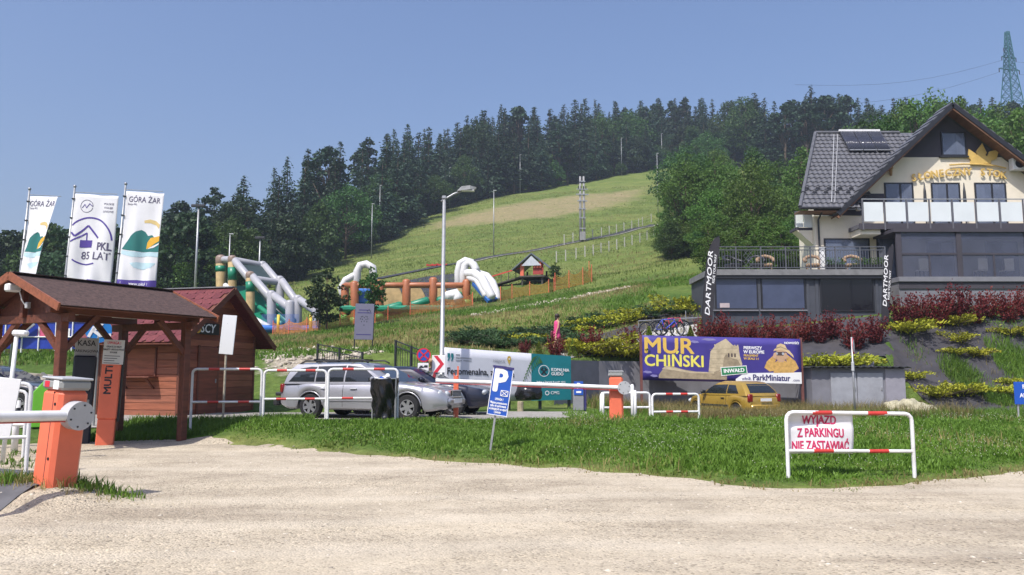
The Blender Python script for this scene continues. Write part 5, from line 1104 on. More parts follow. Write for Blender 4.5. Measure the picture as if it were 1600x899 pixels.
# ------------------------------------------------------------------ white review banner with teal end
A3 = P(693, 543, 24.7); B3 = P(891, 557, 27.2); dv = Vector((B3.x - A3.x, B3.y - A3.y, 0)); VW = dv.length; VH = 1.72
fb = thing('review_banner', 'long white banner reading Fenomenalna with a teal mine advert at its right end', 'banner', (A3.x, A3.y, 0), math.atan2(dv.y, dv.x)); zA, zB = A3.z, B3.z
def ff(u, v): return Vector((u * VW, -.02 - .02 * math.sin(u * 9) * v, zA + (zB - zA) * u - v * (VH - .24 * u)))
cloth_mesh(ff, 24, 6, 'vinyl', mat('banner_white', (.62, .63, .68), .55, .05, 2), fb, .02)
for u_ in (.005, .25, .5, .75, .995): MB().bb(u_ * VW - .04, u_ * VW + .04, .02, .1, -.3, zA + (zB - zA) * u_ - .02).build('post', M_DARK, fb)
def fp(pts, m_, off=.02): return flat_poly(pts, VW, VH, ff, fb, m_, off, .4)
def ft(s_, u, v, sz, m_, off=.024, **k): return flat_text(s_, u, v, sz, VW, VH, ff, fb, m_, off, **k)
M_TQ = mat('banner_teal', (.01, .2, .23), .5, .08, 2); M_GRT = mat('print_grey', (.32, .33, .36), .6, .05, 3)
fp([(.668, .0), (1, .0), (1, 1), (.668, 1)], M_TQ, .014)
ft('Fenomenalna, zd', .02, .43, .3, M_INK, bold=.012, align='LEFT', sx=.9); ft('anie', .44, .45, .3, M_INK, bold=.012, align='LEFT', sx=.9); ft('na', .02, .63, .3, M_INK, bold=.012, align='LEFT', sx=.9); ft('u :-)', .1, .8, .3, M_INK, bold=.012, align='LEFT', sx=.9)
for u_ in (.025, .05): fp([(u_, .1), (u_ + .018, .1), (u_ + .018, .18), (u_ + .008, .24), (u_, .24), (u_ + .008, .18), (u_, .18)], M_TQ, .02)
for k, (u0, u1, v_) in enumerate(((.085, .115, .11), (.085, .2, .165), (.085, .13, .215), (.14, .2, .215))): fp([(u0, v_), (u1, v_), (u1, v_ + .02), (u0, v_ + .02)], M_GRT)
ft('MIEJSCE', .41, .2, .13, M_GRT, bold=.004); fp([(.36, .285), (.47, .285), (.47, .3), (.36, .3)], M_GRT)
fp([(.49 + .016 * math.cos(a_ * PI / 6), .14 + .07 * math.sin(a_ * PI / 6)) for a_ in range(-1, 8)][::-1] + [(.49, .3)], M_YEL, .02) if False else fp([(.474, .15), (.478, .1), (.49, .075), (.502, .1), (.506, .15), (.49, .27)], mat('pin_gold', (.6, .4, .06), .5), .02)
fp([(.485, .13), (.495, .13), (.495, .16), (.485, .16)], M_SIGNW, .028)
M_FERN = mat('fern_print', (.05, .16, .04), .6, .25, 6)
for k in range(11):
    t_ = k / 10; cu, cv = .725 - .115 * t_ ** 1.1, .03 + .52 * t_ ** 1.5; l_ = .05 * (1 - t_ * .75)
    fp([(cu, cv), (cu - l_ * .9, cv + .05 - .02 * t_), (cu - l_ * .7, cv + .085)], M_FERN, .03); fp([(cu, cv), (cu + l_ * .7, cv + .16 * (1 - t_ * .6)), (cu + l_ * .3, cv + .15 * (1 - t_ * .6))], M_FERN, .03)
def ring_(cu, cv, r, w_, m_, off):
    n = 20; rv = r * VW / VH; wv = w_ * VW / VH
    for i in range(n):
        a0, a1 = 2 * PI * i / n, 2 * PI * (i + 1) / n; fp([(cu + r * math.cos(a0), cv + rv * math.sin(a0)), (cu + r * math.cos(a1), cv + rv * math.sin(a1)), (cu + (r + w_) * math.cos(a1), cv + (rv + wv) * math.sin(a1)), (cu + (r + w_) * math.cos(a0), cv + (rv + wv) * math.sin(a0))], m_, off)
ring_(.77, .36, .04, .005, M_LETW, .02)
for s_ in (-1, 1): fp([(.77 - s_ * .026, .44), (.77 + s_ * .018, .3), (.77 + s_ * .026, .32), (.77 - s_ * .018, .46)], M_INK, .022); fp([(.77 + s_ * .006, .27), (.77 + s_ * .03, .33), (.77 + s_ * .02, .36), (.77 + s_ * .002, .3)], M_INK, .023)
ft('KOPALNIA', .83, .33, .17, M_LETW, bold=.02, align='LEFT', sx=.9); ft('GUIDO', .83, .42, .17, M_LETW, bold=.02, align='LEFT', sx=.9); ft('Jedna z Starych Kopalń 1855', .83, .6, .1, M_LETW, bold=.008); ft('CMG', .86, .84, .16, M_LETW, bold=.006); ring_(.795, .84, .012, .006, M_LETW, .02)

# rubbish sack and small pillar by the banner
p = G(826, 25.6); g_ = Vector((3, 1, 2)); bm = bmesh.new(); bmesh.ops.create_icosphere(bm, subdivisions=4, radius=1)
for v in bm.verts: d_ = v.co.copy(); v.co = d_ * (1 + .2 * mnoise.noise(d_ * 2 + g_) + .12 * abs(mnoise.noise(d_ * 6))); v.co.z = max(v.co.z, -.55)
me = bpy.data.meshes.new('rubbish_sack'); bm.to_mesh(me); bm.free(); me.polygons.foreach_set('use_smooth', [True] * len(me.polygons)); o = link('rubbish_sack', me, MATS['sack_film']); o.location = p + Vector((0, 0, .55)); o.scale = (.42, .34, .36); tag(o, 'shiny black rubbish sack lying below the white banner', 'sack')
o = thing('wooden_stump', 'pale wooden stump under the black sack by the banner', 'stump', G(813, 25.3)); MB().lathe([(.11, -.1), (.1, .1), (.095, .3), (.08, .31)], 10).build('log', mat('pale_wood', (.4, .33, .22), .8, .25, 6), o)
p = G(903, 25.8); mt = thing('parking_meter', 'small grey parking pillar with blue P plate right of the teal banner', 'parking meter', p); zt = Zat(597, 25.8) - p.z
MB().cbox((0, 0, zt * .36), (.34, .3, zt * .72), .02).build('pillar', mat('meter_grey', (.26, .26, .28), .5, .1, 4), mt); MB().cbox((.2, .04, zt * .45), (.12, .28, zt * .9), .02).build('side_housing', M_NAVY, mt); q_ = MB().cbox((0, -.16, zt * .78), (.3, .02, .44), .005).build('plate', M_BLUE, mt); text('P', (0, -.175, zt * .78 + .07), .25, M_LETW, q_, bold=.02); MB().bb(-.08, .08, -.178, -.172, zt * .78 - .15, zt * .78 - .09).build('symbol', M_LETW, q_)

# ------------------------------------------------------------------ lamp post and road signs
p = G(690, 24.1); lp = thing('street_lamp', 'tall grey street lamp with a single arm beside the road signs', 'street lamp', p, ry=R(.3)); zt = Zat(309, 24.1) - p.z
MB().tube([(0, 0, -.1), (0, 0, 1.0), (0, 0, 1.02), (0, 0, zt)], [.11, .1, .075, .05], 12).build('pole', M_STEEL, lp, True); MB().tube([(-.1, 0, zt - .12), (0, 0, zt - .06), (.3, 0, zt + .12), (.52, 0, zt + .2)], .032, 8).build('arm', M_STEEL, lp, True); MB().cbox((0, 0, zt), (.14, .14, .1), .02).build('bracket', M_STEEL, lp)
hd = MB().add([(.4, -.1, zt + .2), (.42, .1, zt + .2), (.55, .15, zt + .33), (.55, -.15, zt + .33), (.8, .16, zt + .36), (.8, -.16, zt + .36), (1.0, .08, zt + .32), (1.0, -.08, zt + .32), (.5, -.12, zt + .2), (.5, .12, zt + .2), (.8, .14, zt + .24), (.8, -.14, zt + .24), (.98, .07, zt + .27), (.98, -.07, zt + .27)], [(0, 1, 2, 3), (3, 2, 4, 5), (5, 4, 6, 7), (0, 8, 9, 1), (8, 11, 10, 9), (11, 13, 12, 10), (7, 6, 12, 13), (0, 3, 5, 11, 8), (5, 7, 13, 11), (1, 9, 10, 4, 2), (4, 10, 12, 6)]).build('lamp_head', M_GREY, lp); MB().cbox((.74, 0, zt + .22), (.4, .2, .03), .01).build('lens', M_SIGNW, hd)
p = G(689, 23.6); cs = thing('chevron_sign', 'white sign with a red chevron on a post before the lamp', 'sign', p, R(-4)); zc = Zat(569, 23.6) - p.z
MB().cyl((.07, .04, -.1), (.07, .04, zc + .3), .03, n=8).build('post', M_STEEL, cs); q_ = MB().cbox((-.06, -.01, zc), (.41, .02, .52), .008).build('panel', M_SIGNW, cs)
MB().prism([(-.22, zc + .25), (-.1, zc + .25), (.1, zc), (-.1, zc - .25), (-.22, zc - .25), (-.02, zc)], -.025, -.021, 'Y').build('chevron', M_SIGNR, q_)
p = G(662, 23.4); ns = thing('no_stopping_sign', 'round blue no-stopping sign with red cross above a tow-away plate', 'sign', p, R(6)); zc = Zat(555, 23.4) - p.z
MB().cyl((0, .03, -.1), (0, .03, zc + .2), .028, n=8).build('post', M_STEEL, ns); q_ = MB().cyl((0, .01, zc), (0, -.012, zc), .21, n=28).build('disc', M_SIGNR, ns, smooth=40); MB().cyl((0, -.012, zc), (0, -.017, zc), .165, n=28).build('blue_field', M_BLUE, q_, smooth=40)
for s_ in (-1, 1): MB().beam((-.13, -.02, zc - s_ * .13), (.13, -.02, zc + s_ * .13), .045, .006, up=(0, 1, 0)).build('cross_bar', M_SIGNR, q_)
q_ = MB().cbox((-.01, -.005, zc - .36), (.32, .015, .25), .006).build('tow_plate', M_SIGNW, ns); MB().bb(-.13, .0, -.018, -.014, zc - .38, zc - .34).bb(-.1, -.03, -.018, -.014, zc - .34, zc - .31).bb(.02, .12, -.018, -.014, zc - .37, zc - .3).beam((0, -.016, zc - .36), (.05, -.016, zc - .3), .02, .004, up=(0, 1, 0)).build('tow_symbol', M_INK, q_)

# iron gates and railings above the car park
def iron_fence(label, pa, Ya, pb, Yb, hh, step=.13, name='iron_gate'):
    a, b_ = G(pa, Ya), G(pb, Yb); d = b_ - a; L = d.xy.length; o = thing(name, label, 'fence', a, math.atan2(d.y, d.x)); s_ = d.z / L
    for x_ in (0, L * .5, L): MB().bb(x_ - .035, x_ + .035, -.035, .035, -.2 + s_ * x_, hh + s_ * x_).build('post', M_DARK, o)
    for z_ in (hh - .03, hh - .22, .15): MB().beam((0, 0, z_), (L, 0, z_ + d.z), .03, .04).build('rail', M_DARK, o)
    n = int(L / step)
    for k in range(1, n): x_ = k * L / n; MB().cyl((x_, 0, .15 + s_ * x_), (x_, 0, hh - .22 + s_ * x_), .012, n=5).build('bar', M_DARK, o)
    return o
iron_fence('low black iron railing behind the roof of the silver estate', 496, 31.5, 566, 30.2, Zat(541, 31) - hz(X(530, 31), 31)).location.z += .0
iron_fence('tall black iron gate left of the no-stopping sign', 618, 28.6, 668, 27.4, max(1.25, Zat(538, 28.2) - hz(X(640, 28.2), 28.2)))
p = G(567, 34.5); gs = thing('grey_sign', 'slate grey information sign with a heart-shaped emblem on two posts', 'sign', p, R(-4), ry=R(1.5)); zb, zt = Zat(531, 34.5) - p.z, Zat(475, 34.5) - p.z
for x_ in (-.4, .4): MB().cyl((x_, .02, -.3), (x_, .02, zt), .03, n=8).build('post', M_DARK, gs)
pn = MB().cbox((0, -.03, (zb + zt) / 2), (.84, .03, zt - zb), .008).build('panel', mat('slate_panel', (.14, .14, .2), .5, .08, 3), gs)
hm = [(.0, .28), (-.07, .33), (-.13, .31), (-.16, .22), (-.12, .1), (0, -.05), (.12, .1), (.16, .22), (.13, .31), (.07, .33)]
for k, (hx, hz_) in enumerate(hm + [(-.08, .2), (.08, .2), (0, .12), (.12, .58), (.2, .62), (.26, .56), (.16, .5)]): zc = (zb + zt) / 2 - .1 + hz_; MB().prism([(hx - .025, zc), (hx, zc + .04), (hx + .025, zc), (hx, zc - .04)], -.048, -.046, 'Y').build('emblem_petal', M_INK, pn)
for z_, w_ in ((zt - .3, .5), (zt - .42, .62), (zb + .2, .66)): MB().bb(-w_ / 2, w_ / 2, -.048, -.0465, z_, z_ + .04).build('print_line', M_NAVY, pn)

# slim no-entry post, blue coach parking sign
p = G(1332, 29.5); o = thing('road_sign_post', 'grey post with a round sign seen edge-on before the shed', 'sign', p); zt = Zat(527, 29.5) - p.z
MB().cyl((0, 0, -.2), (0, 0, zt), .035, n=8).build('post', M_STEEL, o, True); q_ = MB().cyl((0, -.04, zt - .33), (0, -.06, zt - .33), .3, n=24).build('disc', M_SIGNR, o); o.rotation_euler.z = R(60); MB().cyl((0, -.061, zt - .33), (0, -.064, zt - .33), .24, n=24).build('disc_face', M_SIGNW, q_); MB().cbox((0, 0, zt - 1.1), (.12, .1, .35), .02).build('bracket', M_GREY, o)
p = G(1611, 27.5); o = thing('coach_parking_sign', 'blue sign with white lettering cut by the right edge of the picture', 'sign', p); zb, zt = Zat(632, 27.5) - p.z, Zat(597, 27.5) - p.z
for x_ in (-.55, .55): MB().cyl((x_, .03, -.2), (x_, .03, zt), .03, n=8).build('post', M_STEEL, o)
q_ = MB().cbox((0, -.02, (zb + zt) / 2), (1.36, .03, zt - zb), .006).build('panel', M_BLUE, o)
for s_, z_ in (('PARKING', zt - .17), ('AUTOKARY', zt - .47), ('FREE', zt - .66)): text(s_, (0, -.04, z_), .2, M_LETW, q_, bold=.02, sx=.95)
a, b_ = G(1490, 24.2), G(1680, 23.5); kr = MB()
struct(kr.beam((a.x, a.y, a.z + .12), (b_.x, b_.y, b_.z + .12), .18, .26).build('road_kerb', conc))

# ------------------------------------------------------------------ feather banners
def feather(label, pts, Y, rz, lean, txt, tv=None):
    # pts: outline in metres (x right, z up) from the foot
    p = G(*pts[0]); o = thing('feather_banner', label, 'banner', p, rz, ry=lean); out = pts[1]; Hh = max(z for _, z in out)
    MB().prism(out, -.012, .012, 'Y').build('cloth', mat('banner_charcoal', (.028, .026, .032), .7, .15, 3), o)
    MB().tube([(out[0][0], 0, -.1)] + [(x_, 0, z_) for x_, z_ in out[:pts[2]]], .018, 6).build('mast', M_BLACK, o, True); MB().bb(-.35, .35, -.03, .03, .0, .04).bb(-.03, .03, -.35, .35, .041, .08).build('base_cross', M_STEEL, o)
    return o, Hh
fl_out = [(0, .15), (-.02, 1.2), (.0, 2.3), (.06, 3.0), (.17, 3.5), (.36, 3.85), (.58, 3.97), (.62, 3.8), (.6, 3.3), (.53, 2.4), (.47, 1.2), (.45, .15)]
p0 = G(1096, 36.6); kH = (Zat(367, 36.6) - p0.z) / 3.97; fl_s = [(x_, z_ * kH) for x_, z_ in fl_out]
fo, _ = feather('left black feather banner with white vertical DARTMOOR lettering beside the pavilion', ((1096, 36.6), fl_s, 7), 36.6, 0, R(4.6), '')
text('DARTMOOR', (.22, -.02, 2.2 * kH), .31, M_LETW, fo, ry=-R(90), bold=.016, sx=1.75, shear=.2); text('RIDE YOUR WAY', (.44, -.02, 2.75 * kH), .15, M_LETW, fo, ry=-R(88), bold=.015, sx=1.2)
p0 = G(1384, 37.4); kH = (Zat(384, 37.4) - p0.z) / 3.97; fl_s = [(x_ * .9, z_ * kH) for x_, z_ in fl_out]
fo, _ = feather('right black feather banner seen nearly edge-on between pavilion and veranda', ((1380, 37.4), fl_s, 7), 37.4, R(-66), R(5.5), '')
text('DARTMOOR', (.18, -.02, 2.2 * kH), .31, M_LETW, fo, ry=-R(90), bold=.016, sx=1.4, shear=.2); text('RIDE YOUR WAY', (.4, -.02, 2.0 * kH), .15, M_LETW, fo, ry=-R(88), bold=.015, sx=1.2)

# ------------------------------------------------------------------ bicycles
def bicycle(label, loc, rz, col, lean):
    o = thing('bicycle', label, 'bicycle', loc, rz, 'bicycles on the ramp', rx=lean); fm = mat('bike_' + col[0], col[1], .3, .06, 4, coat=.5)
    for x_ in (-.53, .53):
        w_ = MB().tube([(x_ + .34 * math.cos(k * PI / 12), 0, .36 + .34 * math.sin(k * PI / 12)) for k in range(24)], .03, 6, closed=True).build('wheel', M_BLACK, o, True); MB().tube([(x_ + .3 * math.cos(k * PI / 12), 0, .36 + .3 * math.sin(k * PI / 12)) for k in range(24)], .012, 5, closed=True).build('rim', M_STEEL, w_)
        sp_ = MB()
        for k in range(8): sp_.cyl((x_, 0, .36), (x_ + .3 * math.cos(k * PI / 4), 0, .36 + .3 * math.sin(k * PI / 4)), .004, n=4)
        sp_.cyl((x_, -.05, .36), (x_, .05, .36), .025, n=8).build('spokes', M_STEEL, w_)
    bbk, st, hd_, sd_2 = (-.08, 0, .32), (-.22, 0, .78), (.36, 0, .82), (-.26, 0, .92)
    MB().tube([bbk, st], .022, 6).tube([st, hd_], .024, 6).tube([bbk, (.39, 0, .72)], .03, 6).tube([hd_, (.4, 0, .68)], .028, 6).tube([st, (-.53, .0, .36)], .014, 6).tube([bbk, (-.53, 0, .36)], .016, 6).build('frame', fm, o, True)
    MB().tube([(.39, 0, .72), (.44, -.06, .62), (.53, -.06, .36)], .018, 6).tube([(.39, 0, .72), (.44, .06, .62), (.53, .06, .36)], .018, 6).build('fork', fm, o, True); MB().tube([(.35, 0, .84), (.37, 0, .95)], .018, 6).tube([(.32, -.33, .97), (.38, -.1, .96), (.38, .1, .96), (.32, .33, .97)], .014, 6).build('handlebar', M_BLACK, o, True)
    MB().tube([st, sd_2], .014, 6).cbox((-.28, 0, .95), (.26, .12, .05), .02).build('saddle', M_BLACK, o); MB().cyl((-.08, -.05, .32), (-.08, -.07, .32), .09, n=14).beam((-.08, -.08, .32), (.06, -.08, .24), .02).build('crank', M_DARK, o)
    return o
rz_ = G(1042, 35.6); bz_ = Zat(527, 35.6)
bicycle('blue bicycle in front of the rack behind the purple billboard', (rz_.x, rz_.y, max(rz_.z, bz_)), R(12), ('blue', (.03, .06, .5)), R(3)); bicycle('red bicycle leaning behind the blue one', (rz_.x + .35, rz_.y + .4, max(rz_.z, bz_) + .08), R(8), ('red', (.5, .03, .06)), R(4)); bicycle('black bicycle left in the row behind the billboard', (rz_.x - .3, rz_.y + .8, max(rz_.z, bz_) + .02), R(15), ('black', (.02, .02, .025)), R(2))
o = thing('bicycle_rack', 'thin steel bicycle rack behind the bicycles', 'rack', (rz_.x + .3, rz_.y + 1.2, max(rz_.z, bz_) + .1), R(8)); MB().tube([(-1.4, 0, 0), (-1.4, 0, .7), (1.8, 0, .9), (1.8, 0, 0)], .025, 6).tube([(.9, 0, 0), (.9, 0, 1.2)], .02, 6).build('frame', M_STEEL, o)

# ------------------------------------------------------------------ inflatables
M_IGREY = mat('inflatable_grey', (.36, .36, .38), .4, .08, 2); M_IGRN = mat('inflatable_green', (.01, .2, .11), .4, .12, 2); M_IBLU = mat('inflatable_blue', (.03, .14, .45), .4, .1, 2); M_IBRN = mat('inflatable_brown', (.36, .12, .045), .45, .15, 2); M_IWHT = mat('inflatable_white', (.62, .62, .61), .45, .06, 2); M_ITAN = mat('inflatable_tan', (.5, .36, .17), .5, .25, 1.5); M_ILIME = mat('inflatable_lime', (.13, .36, .06), .45, .1, 2); M_IDK = mat('inflatable_dark', (.03, .05, .05), .5, .2, 2); M_ICAP = mat('inflatable_taupe', (.24, .17, .13), .5, .15, 2)
o0 = G(420, 62); sl = thing('inflatable_slide', 'tall grey and green inflatable slide with painted pillars behind the hut', 'inflatable', o0)
def L(px, py, Y): return P(px, py, Y) - o0
def rtube(path, r, name, m_, par, n=12):
    pts = [Vector(q_) for q_ in path]; d0 = (pts[0] - pts[1]).normalized(); d1 = (pts[-1] - pts[-2]).normalized(); rs = [r] * len(pts)
    full = [pts[0] + d0 * r * .55, pts[0] + d0 * r * .35] + pts + [pts[-1] + d1 * r * .35, pts[-1] + d1 * r * .55]; return MB().tube(full, [r * .45, r * .8] + rs + [r * .8, r * .45], n).build(name, m_, par, 60)
near = [(363, 398, 66), (391, 423, 64.5), (424, 453, 63), (453, 468, 61.5)]; farr = [(410, 407, 67.6), (437, 430, 66), (465, 460, 64.5), (494, 473, 63)]
grd = lambda px, Y: G(px - 1, Y) - o0
for i, (px_, py_, Y_) in enumerate(near + farr):
    top = L(px_, py_ + 5, Y_); bot = grd(px_, Y_); r_ = .36
    if i in (0, 1): pl_ = rtube([bot, top], r_, 'pillar', M_ITAN, sl); rtube([top + Vector((0, 0, -.35)), top], r_ * 1.04, 'pillar_cap', M_ICAP, pl_); MB().tube([bot + (top - bot) * .68, bot + (top - bot) * .86], r_ * 1.05, 12).build('painted_band', M_IGRN, pl_, True)
    else: rtube([bot, top], r_, 'pillar', M_IGREY, sl)
bk = [(345, 399, 67)]; pl_ = rtube([grd(345, 67), L(345, 404, 67)], .42, 'pillar', M_ITAN, sl); rtube([L(345, 412, 67), L(345, 403, 67)], .44, 'pillar_cap', M_ICAP, pl_); MB().tube([L(345, 425, 67), L(345, 416, 67)], .44, 12).build('painted_band', M_IGRN, pl_, True)
rtube([L(347, 406, 67), L(363, 406, 66)], .3, 'tube', M_IGREY, sl)
for row in (near, farr):
    for (a, b_, c), (d, e, f_) in zip(row, row[1:]): rtube([L(a + 3, b_ + 9, c), L(d - 1, e + 13, f_)], .33, 'tube', M_IGREY, sl)
for i, dy in ((0, 8), (1, 12)): (a, b_, c), (d, e, f_) = near[i], farr[i]; rtube([L(a, b_ + dy, c), L(d, e + dy, f_)], .28, 'cross_tube', M_IGREY, sl)
MB().slab([L(366, 410, 66.3), L(409, 416, 67.5), L(436, 446, 66), L(392, 440, 64.8)], .1).build('back_net', M_IDK, sl)
bed = [(352, 448, 66), (396, 500, 63.6), (420, 512, 62), (440, 516, 61.4)]
MB().add(sum([[L(a, b_, c), L(a + 42, b_ - 2, c + 1.6)] for a, b_, c in bed], []) + sum([[L(a, b_ + 10, c), L(a + 42, b_ + 8, c + 1.6)] for a, b_, c in bed], []), [(2 * i, 2 * i + 2, 2 * i + 3, 2 * i + 1) for i in range(3)] + [(8 + 2 * i, 8 + 2 * i + 1, 8 + 2 * i + 3, 8 + 2 * i + 2) for i in range(3)] + [(2 * i, 8 + 2 * i, 10 + 2 * i, 2 * i + 2) for i in range(3)] + [(2 * i + 1, 2 * i + 3, 11 + 2 * i, 9 + 2 * i) for i in range(3)] + [(0, 1, 9, 8), (6, 14, 15, 7)]).build('slide_bed', M_IGRN, sl)
rtube([L(352, 446, 65.8), L(396, 498, 63.4), L(420, 511, 61.8)], .22, 'bed_edge', M_IWHT, sl)
for k in range(3): rtube([L(405 + 12 * k, 480 - 3 * k, 64.5), L(440 + 10 * k, 506 - 2 * k, 62.5)], .2, 'bed_rib', M_IGRN, sl)
b0 = grd(470, 61.5); MB().cbox(Vector((b0.x - .9, b0.y, b0.z + .2)), (4.6, 3.0, .55), .2, R(10)).build('landing_pool', M_IBLU, sl); nt_ = MB()
for k in range(12): nt_.bb(b0.x - 2.6, b0.x + .2, b0.y - 1.55, b0.y - 1.54, b0.z + .45 + k * .075, b0.z + .465 + k * .075)
for k in range(36): nt_.bb(b0.x - 2.6 + k * .08, b0.x - 2.585 + k * .08, b0.y - 1.565, b0.y - 1.556, b0.z + .45, b0.z + 1.3)
nt_.build('safety_net', mat('blue_net', (.08, .16, .45), .6, .2, 4), sl)['kind'] = 'stuff'
for px_, col_ in ((433, mat('yellow_pole', (.7, .5, .04), .5)), (484, MATS['yellow_pole'] if 'yellow_pole' in MATS else M_YEL)):
    q_ = G(px_, 59.5); o = thing('padded_post', 'yellow padded post at the foot of the grey slide' + (', left one' if px_ == 433 else ', right one'), 'post', q_); MB().cyl((0, 0, 0), (0, 0, Zat(492, 59.5) - q_.z), .11, n=10).build('pad', col_, o, True)

o0 = G(640, 67); ob = thing('inflatable_course', 'long brown and green inflatable obstacle course with white arches on the slope', 'inflatable', o0)
pz_ = [(539, 447, 69), (554, 443, 66.5), (593, 441, 66.6), (635, 440, 66.8), (677, 437, 67), (729, 440, 67.2)]
for px_, py_, Y_ in pz_: q_ = grd(px_, Y_); pl_ = rtube([q_, L(px_, py_, Y_)], .36, 'pillar', M_IBRN, ob); MB().tube([q_ + Vector((0, 0, -.1)), q_ + Vector((0, 0, .35))], [.5, .4], 12).build('pillar_foot', M_ILIME, pl_, True)
for (a, b_, c), (d, e, f_) in zip(pz_, pz_[1:]): rtube([L(a + 1, 446, c), L(d - 1, 446, f_)], .25, 'top_tube', M_IBRN, ob)
for (a, b_, c), (d, e, f_) in zip(pz_[1:], pz_[2:]): q_, q2 = grd(a, c), grd(d, f_); rtube([q_ + Vector((.5, -.15, .75)), q2 + Vector((-.5, -.15, .75))], .34, 'side_tube', M_IGRN, ob)
q_, q2 = grd(536, 68), grd(742, 68); MB().cbox((q_ + q2) / 2 + Vector((0, .2, .1)), (q2.x - q_.x, 4.2, .5), .15).build('base_mat', M_IGRN, ob)
zt0 = L(640, 450, 70).z
for k in range(5): cx = q_.x + 2.2 + k * 2.0; pts = [(cx - 1.1, 0.2)] + [(cx - 1.1 + 2.2 * i / 10, .2 + (2.1 + .25 * (k % 2)) * math.sin(PI * i / 10) ** .7) for i in range(1, 10)] + [(cx + 1.1, .2)]; MB().prism([(x_, z_ + (q_.z + q2.z) / 2) for x_, z_ in pts], 1.2 + .05 * k, 1.7 + .05 * k, 'Y').build('mountain_panel', M_ITAN, ob)
def arch(pts, r, nm='arch', m_=M_IWHT): return rtube([L(*p_) for p_ in pts], r, nm, m_, ob)
arch([(716, 445, 68.8), (716, 425, 68.8), (719, 412, 68.8), (727, 407.5, 68.8), (736, 410, 68.8), (741, 420, 68.6), (742, 430, 68.4)], .34); arch([(724, 445, 68), (724, 428, 68), (727, 415, 68), (733, 410, 68), (740, 414, 67.8), (744, 422, 67.6)], .34)
arch([(730, 428, 67.4), (742, 428, 66.8), (753, 436, 66.2), (760, 450, 65.6), (768, 464, 65.2)], .4, 'slide_rail'); arch([(747, 428, 68.2), (760, 432, 67.6), (769, 442, 67), (774, 455, 66.4), (777, 468, 66)], .36, 'slide_rail'); arch([(733, 434, 67.2), (745, 438, 66.5), (753, 450, 65.9), (759, 462, 65.4)], .3, 'slide_rail')
MB().slab([L(737, 446, 66.8), L(750, 440, 67.4), L(777, 471, 65.8), L(762, 474, 65.0)], .3).build('slide_chute', M_IBLU, ob)
arch([(536, 462, 70), (533, 450, 70), (540, 438, 70), (553, 431, 70)], .32); arch([(558, 440, 70), (558, 425, 70), (563, 415, 70), (572, 413, 70), (582, 418, 70), (584, 436, 70)], .36); arch([(700, 464, 66.6), (712, 460, 66.8), (716, 468, 66.6)], .5, 'obstacle'); MB().cbox(L(568, 464, 67.5), (1.4, .8, 1.4), .2).build('obstacle', M_IBLU, ob)

# dark slope mat, chute line, roofed platform, sledges
sheet('slope_mat', [tuple(G(a, b_).xy) for a, b_ in [(600, 84), (600, 72), (712, 74), (714, 96), (660, 94)]], mat('slope_mat', (.035, .036, .045), .8, .3, 1, .4), .8, .06, .1)
tr_ = [hit(a, b_) for a, b_ in [(596, 437), (640, 428), (714, 414), (760, 405), (800, 398), (850, 390), (900, 380), (960, 369), (1030, 352)]]
def strip(name, pts, w_, off, m_, zo):
    poly = []; back = []
    for i, p_ in enumerate(pts):
        d = (pts[min(i + 1, len(pts) - 1)] - pts[max(i - 1, 0)]).xy.normalized(); n = Vector((-d.y, d.x)); poly.append(tuple(p_.xy + n * (off + w_ / 2))); back.append(tuple(p_.xy + n * (off - w_ / 2)))
    return sheet(name, poly + back[::-1], m_, 1.0, zo)
strip('sledge_track', tr_, 1.3, .8, MATS['slope_mat'], .12); strip('track_kerb', tr_[2:], .4, -.4, mat('weathered_kerb', (.26, .25, .23), .9, .2, 2), .15)
p = hit(680, 417); o = thing('sledge_pile', 'low red sledges lying at the foot of the dark track', 'sledge', p, R(8), scale=.55); 
for k in range(3): MB().prism([(-1.2, 0), (1.1, 0), (1.4, .45), (1.2, .5), (.6, .3), (-.7, .3), (-1.2, .5)], -.5, .5, 'Y').build('sledge_shell', M_RED, o).location = (-1.2 + k * 1.3, .2 * k, .1 + .1 * k)
p = G(832, 77); rp_ = thing('roofed_platform', 'small wooden start platform with grey gabled roof and red panel on the slope', 'shelter', p, R(-14)); s_ = 1 / 16.0; zE = Zat(420, 77) - p.z; zA_ = Zat(396, 77) - p.z
mdk = mat('platform_timber', (.07, .06, .05), .8, .3, 4); mrf = mat('grey_metal_roof', (.11, .13, .16), .5, .15, 3)
for x_ in (-1.0, 1.0):
    for y_ in (0, 2.2): MB().bb(x_ - .08, x_ + .08, y_ - .08, y_ + .08, -.4, zE).build('post', mdk, rp_)
for s_ in (-1, 1): q4 = [(0, -.5, zA_), (0, 3.4, zA_), (s_ * 2.0, 3.4, zE - .1), (s_ * 2.0, -.5, zE - .1)]; MB().slab(q4 if s_ < 0 else q4[::-1], .1).build('roof_plane', mrf, rp_)
MB().prism([(-1.0, zE + .25), (1.0, zE + .25), (0, zA_ - .3)], -.42, -.38, 'Y').build('gable_panel', mat('pale_gable', (.45, .48, .52), .6), rp_)
MB().bb(-1.3, 1.3, -.3, 2.6, .75, .9).build('floor', mdk, rp_); MB().bb(.1, 1.15, -.12, -.08, 1.0, 2.3).build('red_panel', mat('brick_red', (.35, .04, .03), .6, .2, 4), rp_)
for k in range(3): MB().cyl((.28 + k * .3, -.2, 1.65), (.28 + k * .3, -.2, 2.2), .12, n=8).build('orange_pad', M_ORANGE, rp_)
MB().bb(-1.2, -.85, -.1, .3, .9, 2.1).build('orange_seat', M_ORANGE, rp_); MB().beam((-4.2, .9, .1), (-.9, .9, .95), 1.2, .12).build('ramp', mdk, rp_)
for k in range(5): MB().beam((-4.0 + k * .75, .3, .1 + k * .19), (-4.0 + k * .75, .3, 1.0 + k * .19), .06).build('ramp_post', mdk, rp_)
